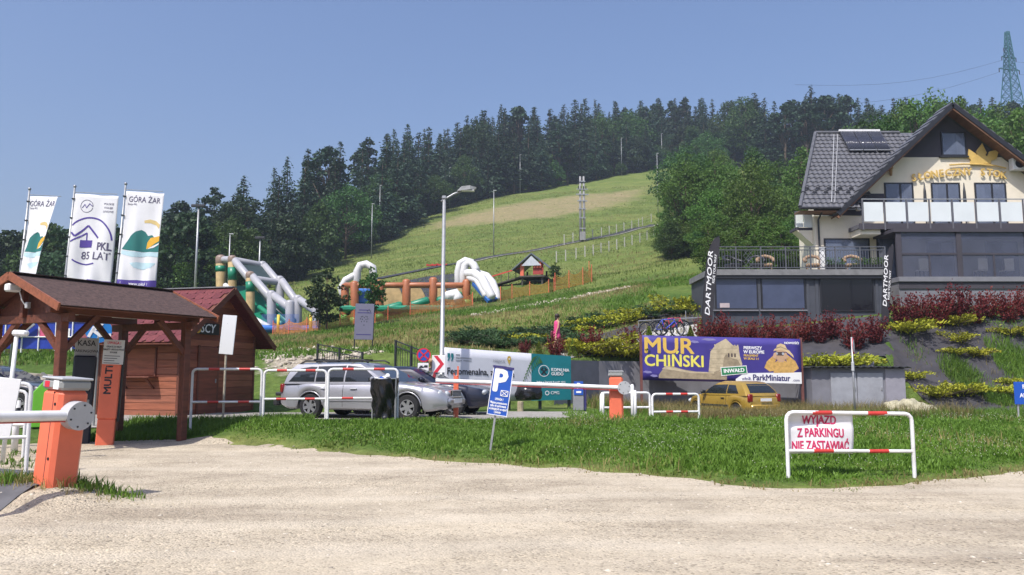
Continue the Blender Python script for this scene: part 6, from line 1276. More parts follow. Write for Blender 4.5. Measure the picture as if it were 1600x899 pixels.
MB().beam((-4.2, .3, 1.0), (-.9, .3, 1.85), .05, .12).build('ramp_rail', M_RED, rp_)

# orange netting fences
M_NET = mat('orange_net', (.45, .17, .05), .7, .2, 5); M_NETY = mat('yellow_net', (.48, .28, .05), .7, .2, 5)
def net(label, pts, hh, m_=M_NET, Y=None):
    g3 = [G(a, b_) for a, b_ in pts]; o = thing('netting_fence', label, 'fence', g3[0]); g3 = [q_ - g3[0] for q_ in g3]; mb = MB()
    for a, b_ in zip(g3, g3[1:]):
        MB().cyl(a + Vector((0, 0, -.1)), a + Vector((0, 0, hh + .15)), .035, n=6).build('stake', M_ORANGE, o); n = max(2, int((b_ - a).length / .12))
        for k in range(8):
            z_ = .08 + hh * k / 8; th_ = hh * (.075 if k in (0, 7) else .045)
            for j in range(6):
                u0, u1 = j / 6, (j + 1) / 6; s0, s1 = [-.3 * hh * (k / 8) * 4 * u * (1 - u) for u in (u0, u1)]; p_, q_ = a.lerp(b_, u0), a.lerp(b_, u1)
                mb.add([p_ + Vector((0, 0, z_ + s0)), q_ + Vector((0, 0, z_ + s1)), q_ + Vector((0, 0, z_ + th_ + s1)), p_ + Vector((0, 0, z_ + th_ + s0))], [(0, 1, 2, 3)])
        for k in range(n): p_ = a.lerp(b_, k / n); q_ = a.lerp(b_, (k + .32) / n); u = k / n; tz_ = hh * (1 - .3 * 4 * u * (1 - u)) - .02; mb.add([p_ + Vector((0, -.004, .06)), q_ + Vector((0, -.004, .06)), q_ + Vector((0, -.004, tz_)), p_ + Vector((0, -.004, tz_))], [(0, 1, 2, 3)])
    MB().cyl(g3[-1] + Vector((0, 0, -.1)), g3[-1] + Vector((0, 0, hh + .15)), .035, n=6).build('stake', M_ORANGE, o); mb.build('net', m_, o); return o
net('orange netting fence sagging between the slide and the grey sign', [(497, 57), (510, 57.4), (530, 58), (552, 58.6), (575, 59)], 1.1, M_NETY); net('orange netting fence below the brown inflatable', [(585, 59), (605, 60), (640, 62), (690, 63), (738, 64)], 1.0); net('orange netting fence right of the white inflatable arches', [(782, 65), (800, 66), (828, 67), (858, 68), (866, 69.5)], 1.1, M_NETY); net('orange netting fence beside the small tree on the slope', [(868, 70), (890, 71), (912, 72), (926, 73), (922, 78)], 1.5, M_NETY); net('reddish netting along the foot of the grey slide', [(425, 58), (450, 57.6), (478, 57), (497, 57)], 1.0)

# ------------------------------------------------------------------ posts, poles and fences on the hill
def hill_fence(label, pts, hh):
    g3 = [hit(a, b_) for a, b_ in pts]; o = thing('post_and_wire_fence', label, 'fence', g3[0])
    for q_ in g3: d = q_ - g3[0]; MB().bb(d.x - .07, d.x + .07, d.y - .07, d.y + .07, d.z - .2, d.z + hh).build('post', mat('fence_post', (.4, .39, .35), .8, .2, 5), o)
    for z_ in (.4, .95, .85 * hh):
        mb = MB()
        for a, b_ in zip(g3, g3[1:]): mb.beam(a - g3[0] + Vector((0, 0, z_)), b_ - g3[0] + Vector((0, 0, z_)), .02)
        mb.build('wire', M_STEEL, o)
hill_fence('lower pale post and wire fence climbing below the dark track', [(600 + a / 3.2, 240 + b_ / 3.2) for a, b_ in [(865, 545), (912, 538), (965, 528), (1010, 518), (1052, 510), (1092, 500), (1132, 490), (1172, 480), (1212, 468), (1250, 458), (1290, 446), (1327, 432), (1362, 418)]], 1.5)
hill_fence('upper pale post and wire fence above the dark track', [(600 + a / 3.2, 240 + b_ / 3.2) for a, b_ in [(905, 458), (950, 448), (1050, 430), (1095, 420), (1135, 410), (1172, 402), (1210, 392), (1250, 382), (1285, 370), (1305, 362), (1350, 345)]], 1.7)
def pole(label, px, base, top, r=.065, Yd=None, name='floodlight_pole', head=False):
    p = hit(px, base) if Yd is None else G(px, Yd); zt = Zat(top, p.y) - p.z; o = thing(name, label, 'pole', p); MB().tube([(0, 0, -.3), (0, 0, zt)], [r * 1.3, r * .8], 8).build('shaft', M_STEEL, o, True)
    if head: MB().cbox((0, -.1, zt), (head, .3, .3), .04).build('lamp_head', M_DARK, o)
    else: MB().cbox((.15, 0, zt), (.5, .2, .12), .03).build('lamp_head', M_GREY, o)
    return o
for a, b_, c, lab in ((577, 404, 319, 'thin pole on the meadow above the white arch'), (589, 380, 290, 'thin pole at the forest edge, left of the meadow'), (771, 400, 298, 'thin pole on the meadow right of the street lamp'), (813, 303, 242, 'thin pole at the forest edge above the bare earth patch'), (700, 326, 262, 'thin pole at the forest edge behind the street lamp'), (905, 287, 233, 'thin pole at the forest edge above the twin-pole mast'), (976, 275, 216, 'thin pole at the forest edge on the upper meadow'), (1033, 335, 240, 'thin pole beside the right end of the upper fence'), (1041, 263, 209, 'thin pole at the top right of the meadow')): pole(lab, a, b_, c)
pole('tall floodlight mast behind the red hut roof', 300, 0, 322, .12, 84, head=1.5); pole('thin lamp pole behind the inflatable slide, left', 352, 0, 366, .08, 90); pole('thin pole with crossbar behind the inflatable slide', 400, 0, 372, .1, 92, head=1.2)
p = hit(912, 378, 60); tm = thing('transformer_mast', 'twin-pole transformer mast with crossarms on the meadow', 'mast', p, R(5)); zt = Zat(276, p.y) - p.z; kx = p.y / FPX
mp_ = mat('concrete_pole', (.27, .27, .27), .8, .15, 3)
for x_ in (-3.2, 3.2): MB().tube([(x_ * kx, 0, -.4), (x_ * kx * .85, 0, zt)], [.22, .16], 10).build('pole', mp_, tm, True)
for z_, w_ in ((.8, 9), (.72, 10), (.62, 8), (.5, 6), (.36, 5), (.2, 5), (.92, 5)): MB().beam((-w_ * kx, -.2, zt * z_), (w_ * kx, -.2, zt * z_), .12, .18).build('crossarm', M_STEEL, tm)
MB().cbox((0, -.2, zt * .08), (.9, .6, 1.4), .05).build('cabinet', mp_, tm)
for k in range(4): MB().cyl(((-6 + 4 * k) * kx, -.2, zt * .8), ((-6 + 4 * k) * kx, -.2, zt * .8 + .5), .08, n=6).build('insulator', M_DARK, tm)
p = hit(1068, 400, 60); o = thing('garden_bench', 'pale wooden bench with dark table under the large tree', 'bench', p, R(5))
MB().bb(-1.6, 1.6, -.05, .05, .55, .7).build('seat', mat('pale_wood', (.4, .33, .22), .8, .25, 6), o); MB().bb(-1.6, 1.6, .3, .36, .75, 1.0).build('backrest', MATS['pale_wood'], o)
for x_ in (-1.4, 0, 1.4): MB().bb(x_ - .06, x_ + .06, -.1, .4, -.1, .75).build('leg', MATS['pale_wood'], o)

# lattice pylon on the ridge
Yp = 235; xp_ = P(1577, 100, Yp).x; p = Vector((xp_, Yp, hz(xp_, Yp))); py_ = thing('lattice_pylon', 'teal steel lattice pylon rising above the forest at the right', 'pylon', p, R(14)); k_ = Yp / FPX
zc = lambda y_: Zat(y_, Yp) - p.z
mt_ = mat('pylon_teal', (.035, .13, .15), .5, .12, 2); prof = [(zc(215), 15), (zc(150), 10), (zc(110), 6.2), (zc(50), 2.2)]
wat = lambda z_: float(np.interp(z_, [q_[0] for q_ in prof], [q_[1] for q_ in prof])) * k_
zl = list(np.linspace(zc(215), zc(110), 9)) + list(np.linspace(zc(110), zc(50), 9))[1:]
lg = MB(); br = MB(); C4 = ((-1, -1), (1, -1), (1, 1), (-1, 1))
for sx_, sy_ in C4: MB().tube([(sx_ * wat(z_), sy_ * wat(z_), z_) for z_ in zl], .14, 5).build('leg', mt_, py_)
for a, b_ in zip(zl, zl[1:]):
    for i in range(4):
        (x0, y0), (x1, y1) = C4[i], C4[(i + 1) % 4]; br.beam((x0 * wat(a), y0 * wat(a), a), (x1 * wat(b_), y1 * wat(b_), b_), .13); br.beam((x1 * wat(a), y1 * wat(a), a), (x0 * wat(b_), y0 * wat(b_), b_), .13); br.beam((x0 * wat(b_), y0 * wat(b_), b_), (x1 * wat(b_), y1 * wat(b_), b_), .1)
br.build('bracing', mt_, py_)
for y_, wl_, wr_ in ((76, 9, 3), (90, 14, 14), (109, 21, 19)): 
    z_ = zc(y_); MB().beam((-wl_ * k_, 0, z_), (wr_ * k_, 0, z_), .35, .2).beam((-wl_ * k_, 0, z_), (0, 0, z_ + 1.6), .12).beam((wr_ * k_, 0, z_), (0, 0, z_ + 1.6), .12).build('crossarm', mt_, py_)
    for x_ in (-wl_ * k_, wr_ * k_): MB().cyl((x_, 0, z_), (x_, 0, z_ - 1.2), .14, n=6).build('insulator', M_DARK, py_)
for y_, x_, ex, ez in ((109, -21, -80, -22), (90, -14, -80, -20), (109, 19, 70, 4), (90, 14, 70, 6)): MB().tube([Vector((x_ * k_, 0, zc(y_) - 1.2)).lerp(Vector((x_ * k_ + ex, -10, zc(y_) + ez)), t_ / 8) - Vector((0, 0, 3 * math.sin(PI * t_ / 8))) for t_ in range(9)], .03, 4).build('wire', M_DARK, py_)

# ------------------------------------------------------------------ people
def skin_body(joints, edges, name, m_, parent, sub=2):
    me = bpy.data.meshes.new(name); me.from_pydata([j[0] for j in joints], edges, []); o = bpy.data.objects.new(name, me); COL.objects.link(o)
    md = o.modifiers.new('skin', 'SKIN'); md.use_smooth_shade = True
    for i, j in enumerate(joints): r_ = j[1]; me.skin_vertices[0].data[i].radius = (r_, r_ * (j[2] if len(j) > 2 else 1)); me.skin_vertices[0].data[i].use_root = (i == 0)
    s_ = o.modifiers.new('sub', 'SUBSURF'); s_.levels = sub; s_.render_levels = sub
    dg = bpy.context.evaluated_depsgraph_get(); nm = bpy.data.meshes.new_from_object(o.evaluated_get(dg)); bpy.data.objects.remove(o); bpy.data.meshes.remove(me); nm.name = name
    nm.polygons.foreach_set('use_smooth', [True] * len(nm.polygons)); nm.materials.clear(); return link(name, nm, m_, parent)
M_SKIN = mat('skin', (.48, .27, .18), .55, .08, 6)
def person(label, loc, rz, Hh, step=.18, bend=0.0, arm_f=.1, dress=None, top=None, shorts=None, hair=None, hair_l=.2, head_down=0.0):
    o = thing('person', label, 'person', loc, rz, scale=Hh / 1.7)
    J = [((0, 0, .92), .125, .8), ((0, -.01 - bend * .2, 1.12), .115, .75), ((0, -.02 - bend * .6, 1.33), .14, .7), ((0, -.02 - bend * .8, 1.43), .06), ((0, -.04 - bend - head_down * .3, 1.52), .055), ((0, -.06 - bend - head_down, 1.585), .088, 1.08), ((0, -.05 - bend - head_down, 1.66), .075, 1.0)]
    E = [(0, 1), (1, 2), (2, 3), (3, 4), (4, 5), (5, 6)]
    for s_ in (-1, 1):
        f = step * s_; i = len(J)
        J += [((s_ * .09, -f * .15, .84), .09), ((s_ * .095, -f * .6 - .02, .48), .06), ((s_ * .09, -f * .7 + .03, .26), .052), ((s_ * .085, -f * .9 + (.05 if f < 0 else 0), .07), .035), ((s_ * .095, -f * .9 - .1, .035), .034, .8), ((s_ * .1, -f * .9 - .18, .03), .028, .7)]
        E += [(0, i), (i, i + 1), (i + 1, i + 2), (i + 2, i + 3), (i + 3, i + 4), (i + 4, i + 5)]
        k = len(J); g = -arm_f * s_ if arm_f < .3 else -arm_f * .7
        yb = -.02 - bend * .7
        J += [((s_ * .17, yb, 1.38), .05), ((s_ * .2, yb + g * .3 + .02, 1.12), .037), ((s_ * .19, yb + g, .92 + abs(g) * .3), .028), ((s_ * .185, yb + g * 1.15 - .01, .85 + abs(g) * .4), .026, .6)]
        E += [(2, k), (k, k + 1), (k + 1, k + 2), (k + 2, k + 3)]
        for q_ in range(4): J.append(((s_ * (.17 + .012 * q_), yb + g * 1.2 - .035 + .022 * q_, .775 + abs(g) * .45 + .008 * abs(q_ - 1.5)), .009)); E.append((k + 3, len(J) - 1))
        J.append(((s_ * .165, yb + g * 1.15 - .05, .82 + abs(g) * .42), .01)); E.append((k + 3, len(J) - 1))
    skin_body(J, E, 'body', M_SKIN, o)
    hy = -.05 - bend - head_down
    hb = MB().ball((0, hy + .02, 1.63), .105, 14, 10, (.95, 1.08, 1.0))
    if hair_l > .1: hb.ball((0, hy + .07, 1.63 - hair_l * .5), .075, 10, 8, (1.0, .6, hair_l * 7))
    hb.build('hair', hair, o, True)
    for s_ in (-1, 1): MB().ball((s_ * .033, hy - .088, 1.6), .012, 8, 6).build('eye', M_INK, o)
    MB().ball((0, hy - .105, 1.575), .016, 8, 6, (.7, 1, 1.3)).build('nose', M_SKIN, o, True)
    def rings(prof, nm, m_, dy=0):
        n = 20; vs = []; fs = []
        for (z, rx_, ry_, yo) in prof: vs += [(rx_ * math.cos(2 * PI * k / n) * (1 + .03 * math.sin(5 * k)), yo + ry_ * math.sin(2 * PI * k / n), z) for k in range(n)]
        for i in range(len(prof) - 1): fs += [(i * n + k, i * n + (k + 1) % n, (i + 1) * n + (k + 1) % n, (i + 1) * n + k) for k in range(n)]
        q_ = MB().add(vs, fs).build(nm, m_, o, True); s2 = q_.modifiers.new('thickness', 'SOLIDIFY'); s2.thickness = .008; return q_
    if dress: rings([(.62, .2, .16, -.01), (.75, .19, .15, -.01), (.92, .165, .14, 0), (1.08, .135, .12, -.01 - bend * .2), (1.25, .16, .125, -.02 - bend * .5), (1.36, .15, .115, -.02 - bend * .6), (1.42, .08, .08, -.02 - bend * .7)], 'dress', dress)
    if top: rings([(.93, .165, .135, -.0), (1.08, .14, .125, -.01 - bend * .2), (1.25, .17, .135, -.02 - bend * .5), (1.37, .17, .12, -.02 - bend * .6), (1.43, .07, .075, -.02 - bend * .7)], 'top', top)
    if top:
        for s_ in (-1, 1): q_ = MB().tube([(s_ * .15, -.02 - bend * .6, 1.39), (s_ * .195, -.02 - bend * .6, 1.26)], [.066, .062], 10).build('sleeve', top, o, True)
    if shorts:
        rings([(.84, .18, .145, 0), (.95, .165, .138, 0)], 'waistband', shorts)
        for s_ in (-1, 1): f = step * s_; MB().tube([(s_ * .085, 0, .9), (s_ * .09, -f * .3, .7), (s_ * .095, -f * .5, .55)], [.105, .1, .095], 12).build('shorts_leg', shorts, o, True)
    for s_ in (-1, 1): f = step * s_; MB().cbox((s_ * .095, -f * .9 - .06, .03), (.085, .26, .06), .025).build('shoe', M_BLACK, o)
    return o
p = G(870, 33.4); pz = Zat(563, 33.4)
w_ = person('person in a pink dress walking up the ramp past the red shrubs', (p.x, p.y, max(p.z, pz)), R(115), 1.68, .2, .0, .12, dress=mat('pink_fabric', (.62, .06, .2), .8, .12, 5), hair=mat('dark_hair', (.03, .018, .015), .6, .2, 10), hair_l=.22)
MB().cbox((.24, .02, .85), (.12, .3, .3), .05).build('hand_bag', mat('dark_red_bag', (.1, .01, .02), .5), w_)
p = G(677, 26.0); person('person with fair hair in black top and pale shorts behind the chevron sign', (p.x, p.y, p.z), R(-20), 1.66, .22, .06, .35, top=mat('black_fabric', (.02, .02, .024), .85, .2, 5), shorts=mat('pale_fabric', (.6, .6, .58), .85, .06, 5), hair=mat('fair_hair', (.36, .22, .1), .6, .2, 10), hair_l=.08, head_down=.06)
# ------------------------------------------------------------------ hotel
FY, RY, BY, VY, PY = 43.0, 42.1, 41.6, 40.8, 39.0
def wp(px, py, Y): return P(px, py, Y)
HO = Vector((wp(1275, 430, FY).x, FY, hz(wp(1275, 430, FY).x, FY)))
ht = thing('hotel', 'cream hotel with dark grey tiled roof, gold sun emblem and glass balconies', 'hotel', HO)
def hb(mb, name, m_, par=None, smooth=False, bevel=0, O=HO):
    mb.v = [(a - O.x, b_ - O.y, c - O.z) for a, b_, c in mb.v]; return mb.build(name, m_, par if par is not None else ht, smooth, bevel)
M_CREAM = mat('cream_render', (.76, .69, .55), .85, .06, 1.5, .1); M_DKR = mat('dark_render', (.055, .05, .062), .8, .12, 1.5, .1); M_FRM = mat('window_frame', (.022, .022, .026), .4, .1, 4); M_ROOF = mat('roof_tile', (.105, .107, .118), .5, .22, 3, .15); M_SOFF = mat('soffit_timber', (.2, .1, .055), .7, .25, 4, streak=(1, .2, 1)); M_PANE = glassmat('window_pane', (.16, .19, .27), .04, 0, .62); M_ROOM = mat('room_shade', (.05, .055, .075), .8, .3, 1.2); M_CURT = mat('curtain', (.55, .57, .62), .8, .1, 5, streak=(6, 6, .2)); M_FROST = mat('frosted_glass', (.68, .72, .72), .22, .05, .8, spec=.6); M_SLAB = mat('balcony_slab', (.12, .12, .135), .7, .15, 2)  # window panes: bluish sky reflection is put into their base colour
zg = Zat(424, PY); zsl = Zat(350, BY)
A = wp(1488, 160, RY); Lr_ = wp(1313, 327, RY); slopeL = (A.z - Lr_.z) / (A.x - Lr_.x); slopeR = slopeL * .88
XR = A.x + (A.z - Lr_.z) / slopeR
xw0, xw1 = wp(1274, 380, FY).x, wp(1760, 380, FY).x
zdk = Zat(246, FY)
def rakeL(z_): return A.x - (A.z - .35 - z_) / slopeL
def rakeR(z_): return A.x + (A.z - .35 - z_) / slopeR
zE_ = Lr_.z - .2
def wall_poly(pts, name, m_, y0=FY, th=.3): return hb(MB().prism(pts, y0, y0 + th, 'Y'), name, m_)
wall_poly([(xw0, zg - 3.2), (xw1, zg - 3.2), (xw1, zE_), (rakeR(zE_), zE_), (rakeR(zdk), zdk), (rakeL(zdk), zdk), (rakeL(zE_), zE_), (xw0, zE_)], 'front_wall', M_CREAM)
wall_poly([(rakeL(zdk), zdk), (rakeR(zdk), zdk), (A.x, A.z - .35)], 'gable_wall', M_DKR)
hb(MB().bb(xw0, xw0 + .3, FY + .3, FY + 2.4, zg - 3.2, zE_), 'side_wall', M_CREAM)
hb(MB().bb(xw0 - .02, wp(1346, 330, FY).x, FY - .04, FY - .002, Zat(337, FY), Zat(317, FY)), 'frieze_panel', M_DKR); hb(MB().bb(wp(1330, 330, FY).x, wp(1381, 310, FY).x, FY - .05, FY - .003, Zat(317, FY) + .02, Zat(303, FY)), 'frieze_panel', M_DKR)
for y_ in (317.5, 327.5): hb(MB().bb(wp(1320, 320, FY).x, wp(1346, 320, FY).x, FY - .09, FY - .05, Zat(y_, FY) - .03, Zat(y_, FY) + .03), 'frieze_rail', M_GREY)
# gable roof slabs with a shallow return
YB = 43.5
for s_, xe, sl_ in ((-1, Lr_.x - .15, slopeL), (1, XR + .1, slopeR)):
    ze = A.z - abs(xe - A.x) * sl_
    q4 = [(A.x, RY, A.z), (A.x, YB, A.z), (xe, YB, ze), (xe, RY, ze)]
    hb(MB().slab(q4 if s_ < 0 else q4[::-1], .14), 'gable_roof', M_ROOF)
    hb(MB().beam((A.x, RY - .03, A.z - .13), (xe, RY - .03, ze - .13), .05, .26, up=(0, 0, 1)), 'bargeboard', M_FRM); hb(MB().beam((A.x, RY + .05, A.z - .32), (xe, RY + .05, ze - .32), .12, .13), 'verge_timber', M_SOFF)
    hb(MB().slab([(A.x, RY + .1, A.z - .24), (xe, RY + .1, ze - .24), (xe, FY, ze - .24), (A.x, FY, A.z - .24)], .03), 'soffit', M_SOFF)
    n = 16
    for k in range(n): t0 = (k + .5) / n; hb(MB().beam((A.x + (xe - A.x) * t0, RY - .06, A.z + (ze - A.z) * t0 + .04), (A.x + (xe - A.x) * t0, YB, A.z + (ze - A.z) * t0 + .04), .34, .05, up=(s_ * sl_, 0, 1)), 'verge_tile', M_ROOF)
# main roof plane left of the gable: courses of wavy tiles
E0 = wp(1250, 325, RY); R0 = wp(1274, 209, 46.9); R1 = wp(1436, 203, 46.9); ez = E0.z; rz0 = R0.z
def plane(x_, t_): return Vector((x_, RY + (46.9 - RY) * t_, ez + (rz0 - ez) * t_))
nrm = Vector((0, -(rz0 - ez), 46.9 - RY)).normalized()
ncs = 19; vs = []; fs = []
for c_ in range(ncs):
    t0, t1 = c_ / ncs, (c_ + 1.04) / ncs; xl0 = E0.x + (R0.x - E0.x) * t0; 
    zc_ = ez + (rz0 - ez) * t0; xr0 = A.x - (A.z - zc_) / slopeL + 1.0
    n = int((xr0 - xl0) / .055)
    for j, (t_, up_) in enumerate(((t0, .055), (t0, .0), (t1, .012))):
        pass
    base_i = len(vs)
    for i in range(n + 1):
        x_ = xl0 + (xr0 - xl0) * i / n; wv = .028 * math.sin(x_ / .3 * 2 * PI) 
        vs += [tuple(plane(x_, t0) + nrm * 0.0), tuple(plane(x_, t0) + nrm * (.062 + wv)), tuple(plane(x_ + (R0.x - E0.x) / ncs * (0 if i else 1), min(t1, 1)) + nrm * (.012 + wv))]
    for i in range(n): a = base_i + i * 3; fs += [(a, a + 3, a + 4, a + 1), (a + 1, a + 4, a + 5, a + 2)]
mt = MB(); mt.v = vs; mt.f = fs; o = hb(mt, 'roof_tiles', M_ROOF, smooth=35); o['kind'] = 'stuff'
xrr = A.x; hb(MB().slab([plane(E0.x, 0), plane(Lr_.x + .3, 0), plane(A.x - (A.z - rz0) / slopeL + .6, 1) , plane(R0.x, 1)], .12), 'roof_deck', M_ROOF)
hb(MB().prism([(RY + .6, ez), (51, ez), (46.9, rz0 - .25)], R0.x + .5, R0.x + .7, 'X'), 'end_gable', M_CREAM)
hb(MB().slab([(R0.x, 46.9, rz0), (A.x + 1, 46.9, rz0), (A.x + 1, 51.7, ez), (R0.x + 1.6, 51.7, ez)][::-1], .1), 'rear_roof', M_ROOF)
hb(MB().tube([R0 + Vector((0, 0, .05)), Vector((A.x - .6, 46.9, rz0 + .05))], .12, 8), 'ridge_cap', M_ROOF); hb(MB().tube([E0 + Vector((0, 0, .06)), R0 + Vector((0, 0, .05))], .1, 8), 'hip_cap', M_ROOF)
hb(MB().tube([E0 + Vector((-.05, -.08, -.02)), Vector((Lr_.x, RY - .08, ez - .02))], .075, 8), 'gutter', M_FRM); hb(MB().bb(E0.x, Lr_.x, RY + .02, FY, ez - .2, ez - .14), 'eave_soffit', M_SOFF)
hb(MB().tube([(xw0 + .18, RY + .1, ez - .1), (xw0 + .18, FY - .1, ez - .5), (xw0 + .18, FY - .1, zg)], .055, 8), 'downpipe', M_FRM)
for k in range(5):
    for j in range(2): q_ = plane(E0.x + .5 + k * .62 + .28 * j, .17 + .05 * j) + nrm * .1; hb(MB().prism([(q_.x - .14, q_.z - .03), (q_.x + .14, q_.z - .03), (q_.x + .1, q_.z + .07), (q_.x - .1, q_.z + .07)], q_.y - .03, q_.y + .0, 'Y'), 'snow_guard', M_FRM)
hb(MB().tube([plane(wp(1312, 240, 46).x, .97) + nrm * .1, plane(wp(1297, 325, 42.5).x, .05) + nrm * .1], .02, 6), 'lightning_cable', M_GREY); hb(MB().tube([plane(wp(1318, 240, 46).x, .97) + nrm * .1, plane(wp(1302, 325, 42.5).x, .05) + nrm * .1], .018, 6), 'lightning_cable', M_GREY)
# solar collector
sc0, sc1 = wp(1319, 208, 46).x, wp(1384, 208, 46).x
for k in range(3):
    a, b_ = sc0 + (sc1 - sc0) * k / 3 + .03, sc0 + (sc1 - sc0) * (k + 1) / 3 - .03; fr_ = hb(MB().slab([plane(a, .72) + nrm * .16, plane(b_, .72) + nrm * .16, plane(b_, .99) + nrm * .2, plane(a, .99) + nrm * .2], .05), 'solar_panel', mat('solar_backing', (.05, .055, .07), .4, .1, 4))
    for j in range(8): x_ = a + (b_ - a) * (j + .5) / 8; q_ = MB().tube([plane(x_, .73) + nrm * .2, plane(x_, .98) + nrm * .24], .035, 6); q_.v = [(u - HO.x, v - HO.y, w_ - HO.z) for u, v, w_ in q_.v]; q_.build('solar_tube', glassmat('tube_glass', (.05, .055, .08), .12), fr_, True)
    q_ = MB().beam(plane(a, .72) + nrm * .2, plane(b_, .72) + nrm * .2, .05, .06); q_.v = [(u - HO.x, v - HO.y, w_ - HO.z) for u, v, w_ in q_.v]; q_.build('solar_rail', M_STEEL, fr_)
hb(MB().beam(plane(sc0, 1.0) + nrm * .22, plane(sc1, 1.0) + nrm * .22, .1, .12), 'solar_manifold', M_SIGNW)
def window(x0, x1, z0, z1, y_, name='window', panes=2, curtain=None, par=None, split=None, fr_=.07, depth=.12):
    """frame with real panes, curtain and dark room behind"""
    fr = hb(MB().bb(x0, x1, y_ - .05, y_ + .02, z0, z0 + fr_).bb(x0, x1, y_ - .05, y_ + .02, z1 - fr_, z1).bb(x0, x0 + fr_, y_ - .05, y_ + .02, z0 + fr_, z1 - fr_).bb(x1 - fr_, x1, y_ - .05, y_ + .02, z0 + fr_, z1 - fr_), name, M_FRM, par)
    def sub(mb, nm, m_): mb.v = [(a - HO.x, b_ - HO.y, c - HO.z) for a, b_, c in mb.v]; return mb.build(nm, m_, fr)
    sub(MB().bb(x0 + .02, x1 - .02, y_ - .012, y_ - .006, z0 + .02, z1 - .02), 'room', M_ROOM)  # thin dark sheet against the wall, painted as the unlit interior
    sp_ = split or [(i + 1) / panes for i in range(panes - 1)]; ed = [0] + list(sp_) + [1]
    for a, b_ in zip(ed, ed[1:]):
        xa, xb = x0 + fr_ + (x1 - x0 - 2 * fr_) * a, x0 + fr_ + (x1 - x0 - 2 * fr_) * b_
        sub(MB().bb(xa + .015, xb - .015, y_ - .034, y_ - .028, z0 + fr_, z1 - fr_), 'pane', M_PANE)
        if b_ < 1: sub(MB().bb(xb - .05, xb + .05, y_ - .055, y_ - .0, z0 + fr_, z1 - fr_), 'mullion', M_FRM)
    for a, b_, c in (curtain or []): sub(MB().bb(x0 + fr_ + (x1 - x0 - 2 * fr_) * a, x0 + fr_ + (x1 - x0 - 2 * fr_) * b_, y_ - .024, y_ - .018, z0 + fr_ + (z1 - z0) * c, z1 - fr_), 'curtain', M_CURT)
    return fr
def wpx(a, b_, c, d, **k): y_ = FY; ym = (c + d) / 2; return window(wp(a, ym, y_).x, wp(b_, ym, y_).x, Zat(d, y_), Zat(c, y_), y_ - .02, **k)
f_ = wpx(1470, 1509, 207, 244, panes=1, curtain=[(.62, .95, 0)]); hb(MB().bb(wp(1467, 245, FY).x, wp(1512, 245, FY).x, FY - .14, FY - .02, Zat(247, FY), Zat(244.5, FY)), 'window_sill', M_FRM)
for a, b_, cu in ((1382, 1427, [(.04, .5, 0), (.68, .96, 0)]), (1455, 1500, [(.05, .2, 0)]), (1523, 1572, [(.03, .3, 0), (.5, .97, .35)])):
    q_ = window(wp(a, 310, FY).x, wp(b_, 310, FY).x, zsl + .08, Zat(286, FY), FY - .02, 'balcony_door', 2, cu, split=[.55])
# gold emblem and lettering
M_GLD = mat('gold_sign', (.62, .42, .12), .4, .1, 3); ys_ = FY - .12
c0 = wp(1533, 256, ys_); rr = .58
em = hb(MB().prism([(c0.x + rr * math.cos(PI * k / 14), c0.z + rr * .95 * math.sin(PI * k / 14)) for k in range(15)], ys_, ys_ + .08, 'Y'), 'sun_emblem', M_GLD)
for (bx, bz, tx_2, tz2, w2) in ((1523, 250, 1514, 233, .26), (1533, 247, 1535, 224, .3), (1545, 249, 1562, 233, .28)):
    b2, t2 = wp(bx, bz, ys_), wp(tx_2, tz2, ys_); d = (t2 - b2).normalized(); n2 = Vector((-d.z, 0, d.x)); m2 = b2.lerp(t2, .4)
    q_ = MB().prism([(b2.x - n2.x * w2 * .5, b2.z - n2.z * w2 * .5), (b2.x + n2.x * w2 * .5, b2.z + n2.z * w2 * .5), (m2.x + n2.x * w2, m2.z + n2.z * w2), (t2.x, t2.z), (m2.x - n2.x * w2, m2.z - n2.z * w2)], ys_ + .015, ys_ + .07, 'Y'); q_.v = [(u - HO.x, v - HO.y, w_ - HO.z) for u, v, w_ in q_.v]; q_.build('sun_ray', M_GLD, em)
hb(MB().tube([wp(a, b_, ys_) for a, b_ in ((1484, 258), (1505, 256.5), (1530, 257), (1555, 259), (1572, 263))], .045, 6), 'emblem_arc', M_GLD)
s_txt = 'SŁONECZNY STOK'; cx_ = np.linspace(1428, 1568, len(s_txt)); yc = np.interp(cx_, [1425, 1445, 1475, 1510, 1545, 1572], [279, 275, 271, 269, 270, 275])
for i, ch in enumerate(s_txt):
    if ch == ' ': continue
    q_ = wp(cx_[i], yc[i], ys_); an = math.atan2(-(np.interp(cx_[i] + 4, cx_, yc) - np.interp(cx_[i] - 4, cx_, yc)), 8.0)
    text(ch, q_ - HO, .57, M_GLD, ht, ry=-an, bold=.02, extrude=.02, sx=.95)
# small things on the facade
q_ = wp(1592, 257, FY - .3); ac = hb(MB().cbox(q_, (.9, .4, .7), .03), 'air_conditioner', M_SIGNW); q2 = MB().cyl(q_ + Vector((-.08, -.2, 0)), q_ + Vector((-.08, -.215, 0)), .25, n=18); q2.v = [(u - HO.x, v - HO.y, w_ - HO.z) for u, v, w_ in q2.v]; q2.build('fan_grille', M_DARK, ac)
q_ = wp(1392, 261, FY - .15); hb(MB().cbox(q_, (.2, .2, .25), .03).cyl(q_ + Vector((-.02, 0, -.15)), q_ + Vector((-.02, 0, -.5)), .1, .07, 8), 'wall_lantern', mat('lantern_amber', (.4, .22, .08), .5, .2, 5))
